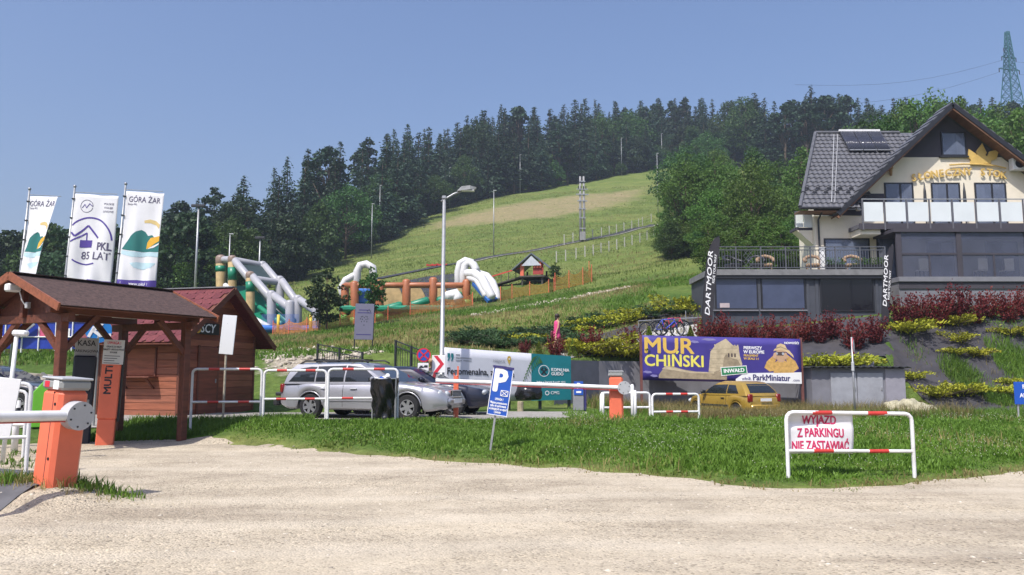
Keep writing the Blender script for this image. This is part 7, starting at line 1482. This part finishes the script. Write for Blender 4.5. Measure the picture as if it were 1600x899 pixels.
# main balcony
bx0, bx1 = wp(1345, 335, BY).x, wp(1760, 335, BY).x
hb(MB().bb(bx0 - .1, bx1, BY, FY, zsl - .22, zsl), 'balcony_slab', M_SLAB); hb(MB().bb(bx0 - .12, bx1, BY - .06, BY - .002, zsl - .3, zsl + .02), 'balcony_fascia', M_DKR); hb(MB().bb(bx0, wp(1376, 340, BY).x, BY + .1, FY, zsl - .55, zsl - .222), 'balcony_corbel', M_CREAM)
pxs = [1347, 1381, 1416, 1451.5, 1487, 1523.5, 1561, 1598, 1635, 1672, 1710]; zr = Zat(312.5, BY)
for a in pxs: x_ = wp(a, 330, BY).x; hb(MB().bb(x_ - .035, x_ + .035, BY - .08, BY - .03, zsl - .35, zr), 'baluster_post', M_SLAB)
for a, b_ in zip(pxs, pxs[1:]): xa, xb = wp(a, 330, BY).x + .07, wp(b_, 330, BY).x - .07; hb(MB().bb(xa, xb, BY - .065, BY - .05, zsl + .12, zr - .14), 'glass_panel', M_FROST)
hb(MB().bb(wp(1346, 330, BY).x, bx1, BY - .085, BY - .025, zr, zr + .05), 'handrail', M_STEEL)
for a in (1446, 1508): # folded parasols on the balcony
    q_ = wp(a, 320, BY + .5); o = thing('folded_parasol', 'slim folded dark parasol on the balcony' + (', left one' if a == 1446 else ', right one'), 'parasol', (q_.x, q_.y, zsl)); hh = Zat(286, BY + .5) - zsl; MB().lathe([(.03, 0), (.03, .7), (.09, .75), (.1, 1.1), (.07, hh - .5), (.02, hh)], 10).build('canopy', M_DARK, o, True)
# left side balcony
lx0, lx1 = wp(1240, 345, FY + .5).x, xw0 - .01; lz = Zat(357, FY + .5)
hb(MB().bb(lx0, lx1, FY + .3, FY + 1.2, lz - .15, lz), 'side_balcony_slab', M_DKR); hb(MB().prism([(lx0 + .1, lz - .152), (lx1, lz - .152), (lx1, lz - .95)], FY + .3, FY + 1.1, 'Y'), 'side_balcony_corbel', M_CREAM)
hb(MB().bb(lx0, lx0 + (lx1 - lx0) * .46, FY + .27, FY + .285, lz + .02, lz + .85), 'glass_panel', M_FROST); hb(MB().bb(lx0 + (lx1 - lx0) * .5, lx1, FY + .27, FY + .285, lz + .02, lz + .85), 'glass_panel', M_FROST); hb(MB().bb(lx0 - .02, lx0 + .02, FY + .25, FY + .3, lz, lz + .9), 'baluster_post', M_SLAB); hb(MB().bb(lx0, lx1, FY + .25, FY + .3, lz + .87, lz + .92), 'handrail', M_SLAB)
# ground floor windows
window(wp(1288, 398, FY).x, wp(1359, 398, FY).x, zg + .15, Zat(373, FY), FY - .02, 'terrace_window', 1); window(wp(1370, 398, FY).x, wp(1400, 398, FY).x, zg + .02, Zat(372, FY), FY - .02, 'terrace_door', 1, [(.3, .9, .1)])
# glazed veranda
vx0, vx1 = wp(1402, 400, VY).x, wp(1770, 400, VY).x; vz0, vz1, vzm = Zat(433, VY), Zat(366, VY), Zat(397, VY)
cols_ = [1405, 1499, 1606, 1700, 1765]
for a in cols_: x_ = wp(a, 400, VY).x; hb(MB().bb(x_ - .13, x_ + .13, VY - .05, VY + .1, vz0, vz1 + .1), 'veranda_column', M_DKR)
hb(MB().bb(vx0 - .2, vx1, VY - .12, FY, vz1 + .1, vz1 + .28), 'veranda_roof', M_DKR); hb(MB().bb(vx0, vx1, VY - .02, VY + .05, vzm - .05, vzm + .05), 'veranda_rail', M_DKR)
hb(MB().bb(vx0 - .05, vx1, VY - .15, FY - .01, vz0 - .25, vz0 - .002), 'veranda_sill', mat('sill_grey', (.2, .2, .22), .6, .1, 3)); hb(MB().bb(vx0, vx1, VY, FY - .02, vz0 - 2.5, vz0 - .255), 'veranda_base', M_WALL); hb(MB().bb(vx0, vx1, VY - .06, VY - .002, vz0 - .62, vz0 - .27), 'base_band', M_DKR)
M_VGL = glassmat('veranda_glass', (.1, .11, .16), .03, 0, .5)
for a, b_ in zip(cols_, cols_[1:]):
    xa, xb = wp(a, 400, VY).x + .13, wp(b_, 400, VY).x - .13; xm = (xa + xb) / 2
    hb(MB().bb(xa, xb, VY + .01, VY + .018, vzm + .05, vz1 + .1), 'glass_panel', M_VGL)
    for c, d in ((xa, xm - .04), (xm + .04, xb)): hb(MB().bb(c, d, VY + .01, VY + .018, vz0, vzm - .05), 'glass_panel', M_VGL)
    hb(MB().bb(xm - .04, xm + .04, VY - .02, VY + .04, vz0, vzm - .05), 'glazing_bar', M_DKR)
for a, b_ in ((1448, 1490), (1540, 1590)): window(wp(a, 400, FY).x, wp(b_, 400, FY).x, vz0 + .3, Zat(378, FY), FY - .02, 'inner_window', 2)
for a in (1532, 1573, 1440):
    q_ = wp(a, 420, VY + .8); o = thing('dining_chair', 'white chair behind the veranda glass' + {1532: ', middle one', 1573: ', right one', 1440: ', left one'}[a], 'chair', (q_.x, q_.y, vz0)); MB().bb(-.25, .25, -.25, .25, .4, .46).build('seat', M_SIGNW, o); MB().cbox((0, -.24, .75), (.5, .05, .6), .02).build('backrest', M_SIGNW, o)
    for x_ in (-.22, .22):
        for y_ in (-.22, .22): MB().bb(x_ - .02, x_ + .02, y_ - .02, y_ + .02, 0, .4).build('leg', M_DARK, o)

# ------------------------------------------------------------------ terrace pavilion in front of the hotel
pv0, pv1 = wp(1109, 460, PY).x, wp(1388, 460, PY).x; PO = Vector(((pv0 + pv1) / 2, PY, hz((pv0 + pv1) / 2, PY)))
pv = thing('terrace_pavilion', 'low dark grey pavilion carrying the hotel terrace, with wide windows', 'building', PO)
def pb(mb, name, m_, par=None, **k): return hb(mb, name, m_, par or pv, O=PO, **k)
M_PVW = mat('pavilion_grey', (.065, .07, .085), .6, .12, 2, .1); pz0 = Zat(520, PY)
zd0, zd1 = Zat(431, PY), Zat(422, PY)
pb(MB().bb(pv0, pv1, PY, FY - .05, pz0 - 1.0, zd0), 'wall', M_PVW); pb(MB().bb(pv0 - .12, pv1 + .05, PY - .25, FY - .06, zd0 + .002, zd1), 'deck_slab', mat('deck_edge', (.2, .2, .2), .7, .2, 3)); pb(MB().bb(pv0 - .1, pv1, PY - .2, PY - .05, zd0 - .16, zd0), 'fascia', M_FRM)
for a in (1112, 1186, 1262, 1276, 1370): x_ = wp(a, 460, PY).x; pb(MB().bb(x_ - .07, x_ + .07, PY - .05, PY - .002, pz0 - .5, zd0 - .165), 'pilaster', M_PVW)
def pwin(a, b_, c, d, m_, nm):
    x0, x1, z0, z1 = wp(a, 460, PY).x, wp(b_, 460, PY).x, Zat(d, PY), Zat(c, PY); fr = pb(MB().bb(x0, x1, PY - .06, PY - .003, z0, z0 + .06).bb(x0, x1, PY - .06, PY - .003, z1 - .06, z1).bb(x0, x0 + .06, PY - .06, PY - .003, z0 + .06, z1 - .06).bb(x1 - .06, x1, PY - .06, PY - .003, z0 + .06, z1 - .06), nm, M_FRM)
    q_ = MB().bb(x0 + .05, x1 - .05, PY - .03, PY - .02, z0 + .05, z1 - .05); q_.v = [(u - PO.x, v - PO.y, w_ - PO.z) for u, v, w_ in q_.v]; q_.build('pane', m_, fr); return fr
M_PG = glassmat('pavilion_glass', (.06, .075, .13), .04)
f1 = pwin(1117, 1184, 434, 484, M_PG, 'window'); pwin(1189, 1258, 434, 484, M_PG, 'window'); pwin(1281, 1365, 433, 487, glassmat('screen_glass', (.008, .008, .012), .12), 'black_screen')
for a, b_ in ((1114, 1184), (1187, 1260)): pb(MB().bb(wp(a, 485, PY).x, wp(b_, 485, PY).x, PY - .14, PY - .003, Zat(486.5, PY), Zat(484.5, PY)), 'window_sill', mat('sill_grey', (.2, .2, .22), .6))
q_ = MB().bb(wp(1124, 460, PY).x, wp(1139, 460, PY).x, PY - .045, PY - .04, Zat(481, PY), Zat(474, PY)); q_.v = [(u - PO.x, v - PO.y, w_ - PO.z) for u, v, w_ in q_.v]; q_.build('window_sticker', mat('sticker_pale', (.5, .42, .42), .6), f1)
# terrace railing
ry_ = PY - .12; zr0, zr1 = zd1, Zat(386.5, PY); rx0, rx1 = wp(1110, 400, PY).x, wp(1381, 400, PY).x
rl = thing('terrace_railing', 'grey steel railing with slim balusters round the terrace edge', 'railing', (rx0, ry_, zr0)); L_ = rx1 - rx0; hh = zr1 - zr0; npan = 7; M_RAIL = mat('railing_steel', (.1, .105, .12), .45, .1, 5)
for k in range(npan + 1): x_ = L_ * k / npan; MB().bb(x_ - .03, x_ + .03, -.03, .03, 0, hh).build('post', M_RAIL, rl)
for z_ in (hh, hh - .16, .1): MB().bb(-.03, L_ + .03, -.025, .025, z_ - .02, z_ + .02).build('rail', M_RAIL, rl)
for k in range(npan):
    a, b_ = L_ * k / npan, L_ * (k + 1) / npan
    for j in range(1, 9):
        x_ = a + (b_ - a) * j / 9
        if k % 3 == 1 and j in (3, 4, 5, 6): continue
        MB().cyl((x_, 0, .1), (x_, 0, hh - .16), .013, n=5).build('baluster', M_RAIL, rl)
    if k % 3 == 1:
        for j in range(2):
            xa, xb = a + (b_ - a) * (.3 + .2 * j), a + (b_ - a) * (.5 + .2 * j)
            for z_ in range(3): z0 = .1 + (hh - .26) * z_ / 3; z1 = .1 + (hh - .26) * (z_ + 1) / 3; MB().beam((xa, 0, z0), (xb, 0, z1), .02).beam((xb, 0.012, z0), (xa, .012, z1), .02).build('lattice_bar', M_RAIL, rl)
MB().beam((L_, 0, hh), (L_ + .5, 1.6, hh), .04).beam((L_, 0, .1), (L_ + .5, 1.6, .1), .04).build('return_rail', M_RAIL, rl)
for j in range(8): t_ = (j + 1) / 8; MB().cyl((L_ + .5 * t_, 1.6 * t_, .1), (L_ + .5 * t_, 1.6 * t_, hh), .013, n=5).build('baluster', M_RAIL, rl)
o = thing('white_column', 'square white column standing on the terrace by the downpipe', 'column', (wp(1285, 405, PY + .6).x, PY + .6, zd1)); MB().cbox((0, 0, .6), (.2, .2, 1.2), .01).build('shaft', M_SIGNW, o); MB().cbox((0, 0, 1.22), (.26, .26, .06), .01).build('cap', M_SIGNW, o)
M_WICK = mat('wicker', (.3, .2, .12), .8, .35, 14, .6)
for a, kind in ((1145, 0), (1182, 0), (1196, 1), (1270, 1), (1332, 1)):
    q_ = wp(a, 412, PY + 1.0); lab = {1145: 'dark lounge chair at the left end of the terrace', 1182: 'dark lounge chair beside the wicker seat on the terrace', 1196: 'brown wicker seat behind the terrace railing, left', 1270: 'brown wicker seat beside the white terrace column', 1332: 'brown wicker seat before the terrace window'}[a]
    o = thing('terrace_chair', lab, 'chair', (q_.x, q_.y, zd1), R(20 if a % 2 else -15)); m_ = M_FRM if kind == 0 else M_WICK
    MB().cbox((0, 0, .36), (.7, .65, .16), .05).build('seat', m_, o); MB().tube([(-.38, -.3, .55), (-.4, .2, .7), (-.25, .42, .85), (0, .48, .92), (.25, .42, .85), (.4, .2, .7), (.38, -.3, .55)], .09 if kind else .06, 8).build('backrest', m_, o, True)
    for x_ in (-.28, .28):
        for y_ in (-.25, .28): MB().cyl((x_, y_, 0), (x_, y_, .3), .03, n=6).build('leg', m_, o)
for a in (1305, 1345, 1374):
    q_ = wp(a, 418, PY + .25); o = thing('flower_box', 'dark planter with green plants at the terrace edge, ' + {1305: 'left', 1345: 'middle', 1374: 'right'}[a] + ' of three', 'planter', (q_.x, q_.y, zd1)); MB().cbox((0, 0, .15), (.95, .25, .3), .02).build('box', M_FRM, o)
    g2 = np.random.default_rng(a); n = 260; c_ = np.stack([g2.uniform(-.45, .45, n), g2.uniform(-.13, .13, n), .3 + .35 * g2.random(n) ** 1.5], 1); link('plants', cards(c_, g2.normal(0, 1, (n, 3)) + np.array([0, 0, 1]), .1, .05, 'plants', L_DEC2, g2), None, o)
# ------------------------------------------------------------------ cars
M_CGL = glassmat('car_glass', (.018, .022, .026), .04); M_TYRE = mat('tyre_rubber', (.014, .014, .015), .85, .2, 12); M_RIM = mat('alloy', (.5, .5, .52), .3, .06, 6, metal=.8); M_CHR = mat('chrome', (.6, .6, .62), .15, .03, 6, metal=1); M_LENS = glassmat('headlamp_glass', (.45, .48, .5), .08); M_TAIL = glassmat('tail_lamp', (.2, .01, .012), .12); M_TRIM = mat('black_trim', (.02, .02, .022), .6, .2, 6); M_UNDER = mat('underbody', (.01, .01, .01), .9, .1, 5)
def carpaint(name, rgb, metal=.35):
    m, t, b = nodes_of(name); n = noise(t, 260, 2, .5); n2 = noise(t, 1.3, 4, .6)
    c = ramp(t, n, [(.3, mul(rgb, .88)), (.7, mul(rgb, 1.1))]); d = ramp(t, n2, [(.35, (.9, .9, .9)), (.7, (1.03, 1.03, 1.03))]); t.links.new(mixc(t, 1., c, d, 'MULTIPLY'), b.inputs['Base Color'])
    b.inputs['Metallic'].default_value = metal; b.inputs['Roughness'].default_value = .34; b.inputs['Coat Weight'].default_value = .8; b.inputs['Coat Roughness'].default_value = .06; return m
def car(name, label, loc, rz, paint, S):
    o = thing(name, label, 'car', loc, rz); hl = S['L'] / 2; fw, rw, wr = S['fw'], S['rw'], S.get('wr', .32)
    xs_ = sorted(set(list(np.linspace(-hl, hl, 45)) + [fw + s * (wr + .06) * math.sin(a) for s in (-1, 1) for a in np.linspace(0, PI / 2, 9)] + [rw + s * (wr + .06) * math.sin(a) for s in (-1, 1) for a in np.linspace(0, PI / 2, 9)]))
    tp = np.array(S['top']); hw = np.array(S['hw']); bt_ = np.array(S['bot']); ring = []; nR = 0; mb = MB()
    for x_ in xs_:
        zt = np.interp(x_, tp[:, 0], tp[:, 1]); w_ = np.interp(x_, hw[:, 0], hw[:, 1]); zb = np.interp(x_, bt_[:, 0], bt_[:, 1])
        for c in (fw, rw):
            q = (wr + .06) ** 2 - (x_ - c) ** 2
            if q >= 0: zb = max(zb, wr + math.sqrt(q))
        zb = min(zb, zt - .1); d = zt - zb
        half = [(0, zb), (w_ * .9, zb), (w_ * .98, zb + min(.05, d * .2)), (w_ * 1.0, zb + d * .35), (w_ * .995, zb + d * .6), (w_ * .965, zb + d * .85), (w_ * .91, zb + d * .97), (w_ * .8, zt), (0, zt + .025)]
        ring.append([(x_, y_, z_) for y_, z_ in half] + [(x_, -y_, z_) for y_, z_ in half[-2:0:-1]]); nR = len(ring[-1])
    vs = [p_ for r_ in ring for p_ in r_]; n = len(ring)
    fs = [(i * nR + k, i * nR + (k + 1) % nR, (i + 1) * nR + (k + 1) % nR, (i + 1) * nR + k) for i in range(n - 1) for k in range(nR)] + [tuple(range(nR - 1, -1, -1)), tuple((n - 1) * nR + k for k in range(nR))]
    body = MB().add(vs, fs).build('body', paint, o, 38)
    gl = S['gh']  # (z, x_rear, x_front, half width)
    vs = []; m8 = 0
    for z_, xr, xf, w_ in gl:
        c = .1; r_ = [(xr, -w_ + c * 1.6), (xr, w_ - c * 1.6), (xr + c, w_), (xf - c * 2.2, w_), (xf, w_ - c * 2.0), (xf, -w_ + c * 2.0), (xf - c * 2.2, -w_), (xr + c, -w_)]; vs += [(a, b_, z_) for a, b_ in r_]; m8 = 8
    k_ = len(gl); fs = [(i * 8 + j, i * 8 + (j + 1) % 8, (i + 1) * 8 + (j + 1) % 8, (i + 1) * 8 + j) for i in range(k_ - 1) for j in range(8)] + [tuple((k_ - 1) * 8 + j for j in range(8))]
    cab = MB().add(vs, fs).build('cabin', paint, o, 30)
    g = np.array(gl); W_at = lambda z_: np.interp(z_, g[:, 0], g[:, 3]); XF = lambda z_: np.interp(z_, g[:, 0], g[:, 2]); XR_ = lambda z_: np.interp(z_, g[:, 0], g[:, 1])
    def side_panel(poly, nm, m_, off, par):
        # densify vertically so the pane follows the tumblehome
        pts = []; res = .07
        for i in range(len(poly)):
            a, b_ = Vector(poly[i]), Vector(poly[(i + 1) % len(poly)]); k = max(1, int((b_ - a).length / res)); pts += [a.lerp(b_, j / k) for j in range(k)]
        xs2 = [p_.x for p_ in pts]; zs2 = [p_.y for p_ in pts]; gg = np.array([(x_, z_) for x_ in np.arange(min(xs2) + .03, max(xs2), res) for z_ in np.arange(min(zs2) + .03, max(zs2), res)]).reshape(-1, 2); gg = gg[poly_mask([tuple(p_) for p_ in pts], gg[:, 0], gg[:, 1])]
        r_ = delaunay_2d_cdt(pts + [Vector(p_) for p_ in gg], [], [list(range(len(pts)))], 1, 1e-5); L0 = len(pts)
        for s_ in (-1, 1):
            vs = [(v.x, s_ * (W_at(v.y) + off), v.y) for v in r_[0]]; n0 = len(vs); vs += [(p_.x, s_ * (W_at(p_.y) - .02), p_.y) for p_ in pts]
            MB().add(vs, [tuple(f) for f in r_[2]] + [(i, (i + 1) % L0, n0 + (i + 1) % L0, n0 + i) for i in range(L0)]).build(nm, m_, par)
    for poly in S['glass']: 
        cx_ = sum(p_[0] for p_ in poly) / len(poly); cz_ = sum(p_[1] for p_ in poly) / len(poly)
        side_panel([(cx_ + (a - cx_) * 1.04 , cz_ + (b_ - cz_) * 1.1) for a, b_ in poly], 'window_seal', M_TRIM, .003, cab); side_panel(poly, 'side_window', M_CGL, .007, cab)
    z0, z1 = S['ws']; wl = lambda z_: W_at(z_) - .17
    def pan(fx, off, zz, nm, inset=0, par=cab): 
        zs = np.linspace(zz[0], zz[1], 5); L_ = [(fx(z_) + off, -wl(z_) - inset, z_) for z_ in zs]; R_ = [(fx(z_) + off, wl(z_) + inset, z_) for z_ in zs]; return MB().add(L_ + R_, [(i, i + 1, 6 + i, 5 + i) for i in range(4)]).build(nm, M_CGL, par)
    pan(XF, .008, (z0, z1), 'windscreen'); z0, z1 = S['rs']; pan(XR_, -.008, (z0, z1), 'rear_window', .03)
    MB().cbox(((fw + rw) / 2, 0, .42), (S['L'] * .86, S['hw'][len(S['hw']) // 2][1] * 1.5, .3), .02).build('underbody', M_UNDER, o)
    ty = MB(); tw = .1
    for c in (fw, rw):
        for s_ in (-1, 1):
            yw = s_ * (np.interp(c, hw[:, 0], hw[:, 1]) - .1); wh = MB(); n = 28
            pr = [(wr * .62, -tw), (wr * .92, -tw), (wr, -tw * .6), (wr, tw * .6), (wr * .92, tw), (wr * .62, tw)]
            vs = [(c + r_ * math.cos(2 * PI * k / n), yw + y_, wr + r_ * math.sin(2 * PI * k / n)) for r_, y_ in pr for k in range(n)]; wh.add(vs, [(i * n + k, i * n + (k + 1) % n, (i + 1) * n + (k + 1) % n, (i + 1) * n + k) for i in range(5) for k in range(n)])
            w_ = wh.build('wheel', M_TYRE, o, 40); rim = MB().cyl((c, yw - s_ * .02, wr), (c, yw + s_ * .035, wr), wr * .64, n=28); rim.build('rim_back', M_UNDER, w_)
            rm = MB().tube([(c + wr * .61 * math.cos(2 * PI * k / 28), yw + s_ * tw * .8, wr + wr * .61 * math.sin(2 * PI * k / 28)) for k in range(28)], .022, 6, closed=True)
            for k in range(S.get('spokes', 6)): a = 2 * PI * k / S.get('spokes', 6) + .3; rm.beam((c, yw + s_ * tw * .75, wr), (c + wr * .6 * math.cos(a), yw + s_ * tw * .8, wr + wr * .6 * math.sin(a)), wr * .24, .03, up=(0, 1, 0))
            rm.cyl((c, yw + s_ * tw * .5, wr), (c, yw + s_ * tw * .95, wr), .07, n=12).build('rim', M_RIM, w_, 40)
            lip = MB().tube([(c + (wr + .065) * math.cos(a), s_ * (np.interp(c, hw[:, 0], hw[:, 1]) * .985), wr + (wr + .065) * math.sin(a)) for a in np.linspace(.1, PI - .1, 14)], .018, 5).build('arch_lip', M_TRIM if S.get('lip') else paint, body, True)
    for xd in S['doors']:
        for s_ in (-1, 1): w_ = np.interp(xd, hw[:, 0], hw[:, 1]); MB().tube([(xd, s_ * (w_ * .985), .32), (xd, s_ * (w_ * 1.0 + .001), .55), (xd, s_ * w_ * .99, .72), (xd, s_ * w_ * .955, .86)], .006, 4).build('door_seam', M_UNDER, body)
    for xd in S['handles']:
        for s_ in (-1, 1): w_ = np.interp(xd, hw[:, 0], hw[:, 1]); MB().cbox((xd, s_ * (w_ * .985 + .012), .78), (.2, .035, .035), .012).build('door_handle', S.get('hm', M_CHR), body)
    for s_ in (-1, 1):
        w_ = np.interp(.1, hw[:, 0], hw[:, 1]); xa, xb = rw + wr + .1, fw - wr - .1; MB().beam((xa, s_ * (w_ + .004), .5), (xb, s_ * (w_ + .004), .5), .02, .07).build('side_strip', S.get('strip', paint), body)
        xm, zm = S['mirror']; m_ = MB().cbox((xm, s_ * (W_at(zm) + .16), zm), (.14, .2, .14), .05).build('mirror', S.get('mm', paint), o, 40); MB().cbox((xm - .075, s_ * (W_at(zm) + .16), zm), (.01, .16, .1), .003).build('mirror_glass', M_CGL, m_)
    xn = hl
    for (dy, z_, ry_, rz_, dx) in S['heads']:
        for s_ in (-1, 1): MB().ball((xn - dx, s_ * dy, z_), 1, 16, 10, (.07, ry_, rz_)).build('headlight', M_LENS, o, True)
    gx, gz0, gz1, gw = S['grille']; gr_ = MB().cbox((xn - gx, 0, (gz0 + gz1) / 2), (.06, gw * 2, gz1 - gz0), .02).build('grille', M_UNDER, o)
    for k in range(5): z_ = gz0 + (gz1 - gz0) * (k + .5) / 5; MB().bb(xn - gx + .03, xn - gx + .04, -gw + .02, gw - .02, z_ - .008, z_ + .008).build('grille_bar', M_GREY, gr_)
    MB().tube([(xn - gx + .03, -gw, gz0), (xn - gx + .03, -gw, gz1), (xn - gx + .03, gw, gz1), (xn - gx + .03, gw, gz0)], .014, 5, closed=True).build('grille_surround', M_CHR, gr_)
    fb_ = MB().cbox((xn - .02, 0, .46), (.14, S['hw'][-1][1] * 1.85, .2), .06).build('front_bumper', paint, o, 40)
    MB().bb(xn + .048, xn + .056, -.26, .26, .42, .53).build('number_plate', M_SIGNW, fb_)
    for s_ in (-1, 1): MB().cbox((xn + .04, s_ * .52, .34), (.04, .2, .08), .015).build('air_intake', M_UNDER, fb_)
    rb_ = MB().cbox((-hl + .02, 0, .46), (.14, S['hw'][0][1] * 1.9, .24), .06).build('rear_bumper', paint, o, 40); zp = S.get('rplate', .5); MB().bb(-hl - .06, -hl - .052, -.26, .26, zp - .055, zp + .055).build('number_plate', M_SIGNW, rb_)
    for (dy, z_, ry_, rz_, dx) in S['tails']:
        for s_ in (-1, 1): MB().cbox((-hl + dx, s_ * dy, z_), (.12, ry_ * 2, rz_ * 2), .03).build('tail_light', M_TAIL, o, 40)
    return o
EST = dict(L=4.78, fw=1.42, rw=-1.4, top=[(-2.39, .8), (-2.3, .93), (0, .93), (.8, .95), (1.2, .92), (1.8, .84), (2.15, .76), (2.34, .66), (2.39, .56)], hw=[(-2.39, .74), (-2.2, .84), (-1.4, .885), (0, .9), (1.3, .885), (1.9, .82), (2.2, .72), (2.39, .58)], bot=[(-2.39, .34), (-2.1, .24), (2.0, .22), (2.39, .3)],
    gh=[(.9, -2.33, 1.12, .84), (1.1, -2.27, .78, .79), (1.3, -2.18, .4, .71), (1.41, -2.05, .18, .64), (1.46, -1.85, -.05, .54)], glass=[[(-2.08, .97), (-1.32, .97), (-1.32, 1.33), (-1.5, 1.335), (-1.8, 1.29)], [(-1.26, .97), (-.45, .97), (-.45, 1.36), (-1.26, 1.34)], [(-.38, .97), (.56, .97), (.4, 1.1), (.08, 1.31), (-.38, 1.36)]], ws=(.96, 1.38), rs=(.97, 1.34),
    doors=[-1.28, -.42, .78], handles=[-.98, -.1], mirror=(.5, 1.02), heads=[(.57, .66, .115, .095, .2), (.38, .65, .085, .08, .1)], grille=(.02, .58, .74, .28), tails=[(.72, .78, .09, .12, .06)], mm=None)
EST['mm'] = None; EST.pop('mm'); EST['spokes'] = 6; EST['hm'] = M_GREY
p = G(585, 21.2); sv = car('estate_car', 'silver estate car with black roof rails parked behind the guard rails', (p.x, p.y, p.z + .02), R(-19), carpaint('silver_paint', (.42, .42, .44), .55), EST)
for s_ in (-1, 1): rr_ = MB().tube([(-1.9, s_ * .58, 1.43), (-1.75, s_ * .58, 1.5), (.0, s_ * .58, 1.52), (.15, s_ * .58, 1.45)], .022, 6).build('roof_rail', M_TRIM, sv, True)
for x_ in (-1.45, -.4): MB().beam((x_, -.62, 1.54), (x_, .62, 1.54), .06, .035).build('roof_bar', M_TRIM, sv)
tc = MB().cbox((-2.62, 0, .62), (.34, .9, .1), .03).build('tow_carrier', M_TRIM, sv); MB().tube([(-2.45, 0, .4), (-2.75, 0, .4), (-2.78, 0, .6)], .03, 6).build('tow_bar', M_TRIM, tc)
for s_ in (-1, 1): MB().cbox((-2.66, s_ * .5, .42), (.18, .2, .22), .04).build('carrier_foot', M_TRIM, tc)
SED = dict(EST); SED['gh'] = [(.9, -1.75, 1.05, .8), (1.1, -1.45, .7, .75), (1.28, -1.1, .35, .67), (1.36, -.85, .1, .6), (1.4, -.6, -.1, .5)]; SED['glass'] = [[(-1.4, .97), (-.5, .97), (-.5, 1.28), (-1.0, 1.26)], [(-.43, .97), (.5, .97), (.1, 1.22), (-.43, 1.28)]]; SED['ws'] = (.95, 1.32); SED['rs'] = (.95, 1.3); SED['heads'] = [(.56, .66, .17, .08, .14)]; SED['spokes'] = 5
SED.pop('hm'); p = G(652, 23.5); car('saloon_car', 'dark navy saloon car hidden behind the silver estate, its nose showing', (p.x, p.y, p.z), R(-14), carpaint('navy_paint', (.012, .014, .028), .2), dict(SED, hm=M_TRIM))
p = G(-2, 22.6); car('saloon_car', 'black car seen through the shelter at the left edge', (p.x, p.y, p.z + .02), R(-8), carpaint('black_paint', (.008, .009, .016), .2), dict(SED, hm=M_TRIM))
HAT = dict(L=3.86, fw=1.2, rw=-1.24, wr=.295, top=[(-1.93, .78), (-1.88, .9), (-1.6, .93), (.7, .92), (1.0, .9), (1.5, .8), (1.8, .68), (1.93, .55)], hw=[(-1.93, .7), (-1.8, .78), (-1.2, .82), (0, .825), (1.1, .81), (1.6, .74), (1.93, .55)], bot=[(-1.93, .32), (-1.6, .22), (1.6, .22), (1.93, .3)],
    gh=[(.88, -1.9, 1.05, .785), (1.08, -1.76, .7, .73), (1.26, -1.56, .36, .66), (1.37, -1.38, .12, .59), (1.42, -1.1, -.1, .5)], glass=[[(-1.36, .97), (-.72, .97), (-.72, 1.27), (-1.1, 1.26)], [(-.64, .96), (.6, .96), (.3, 1.18), (.08, 1.26), (-.64, 1.28)]], ws=(.95, 1.34), rs=(.99, 1.32), doors=[-.68, .68], handles=[-.5], mirror=(.55, 1.0), heads=[(.52, .62, .16, .1, .12)], grille=(.04, .56, .66, .24), tails=[(.66, .8, .1, .15, .05)], hm=M_TRIM, strip=M_TRIM, mm=M_TRIM, spokes=8, rplate=.74)
p = G(1140, 31.2); car('hatchback_car', 'mustard yellow three-door hatchback parked before the purple billboard', (p.x, p.y, p.z - .03), R(114), carpaint('mustard_paint', (.42, .27, .04), .3), HAT)
# ------------------------------------------------------------------ thin summer haze
hm_ = bpy.data.materials.new('haze'); hm_.use_nodes = True; t = hm_.node_tree; t.nodes.clear()
ho_ = t.nodes.new('ShaderNodeOutputMaterial'); pv_ = t.nodes.new('ShaderNodeVolumePrincipled'); pv_.inputs['Color'].default_value = (.72, .84, 1, 1); pv_.inputs['Density'].default_value = .0004; pv_.inputs['Anisotropy'].default_value = .1
t.links.new(pv_.outputs[0], ho_.inputs['Volume'])
zmin = float(zz.min()) - 1.5
hzb = MB().bb(-760, 960, -70, 2300, zmin, 175).build('haze', hm_); struct(hzb, 'stuff'); tag(hzb, 'thin pale summer haze over the hillside', 'haze')
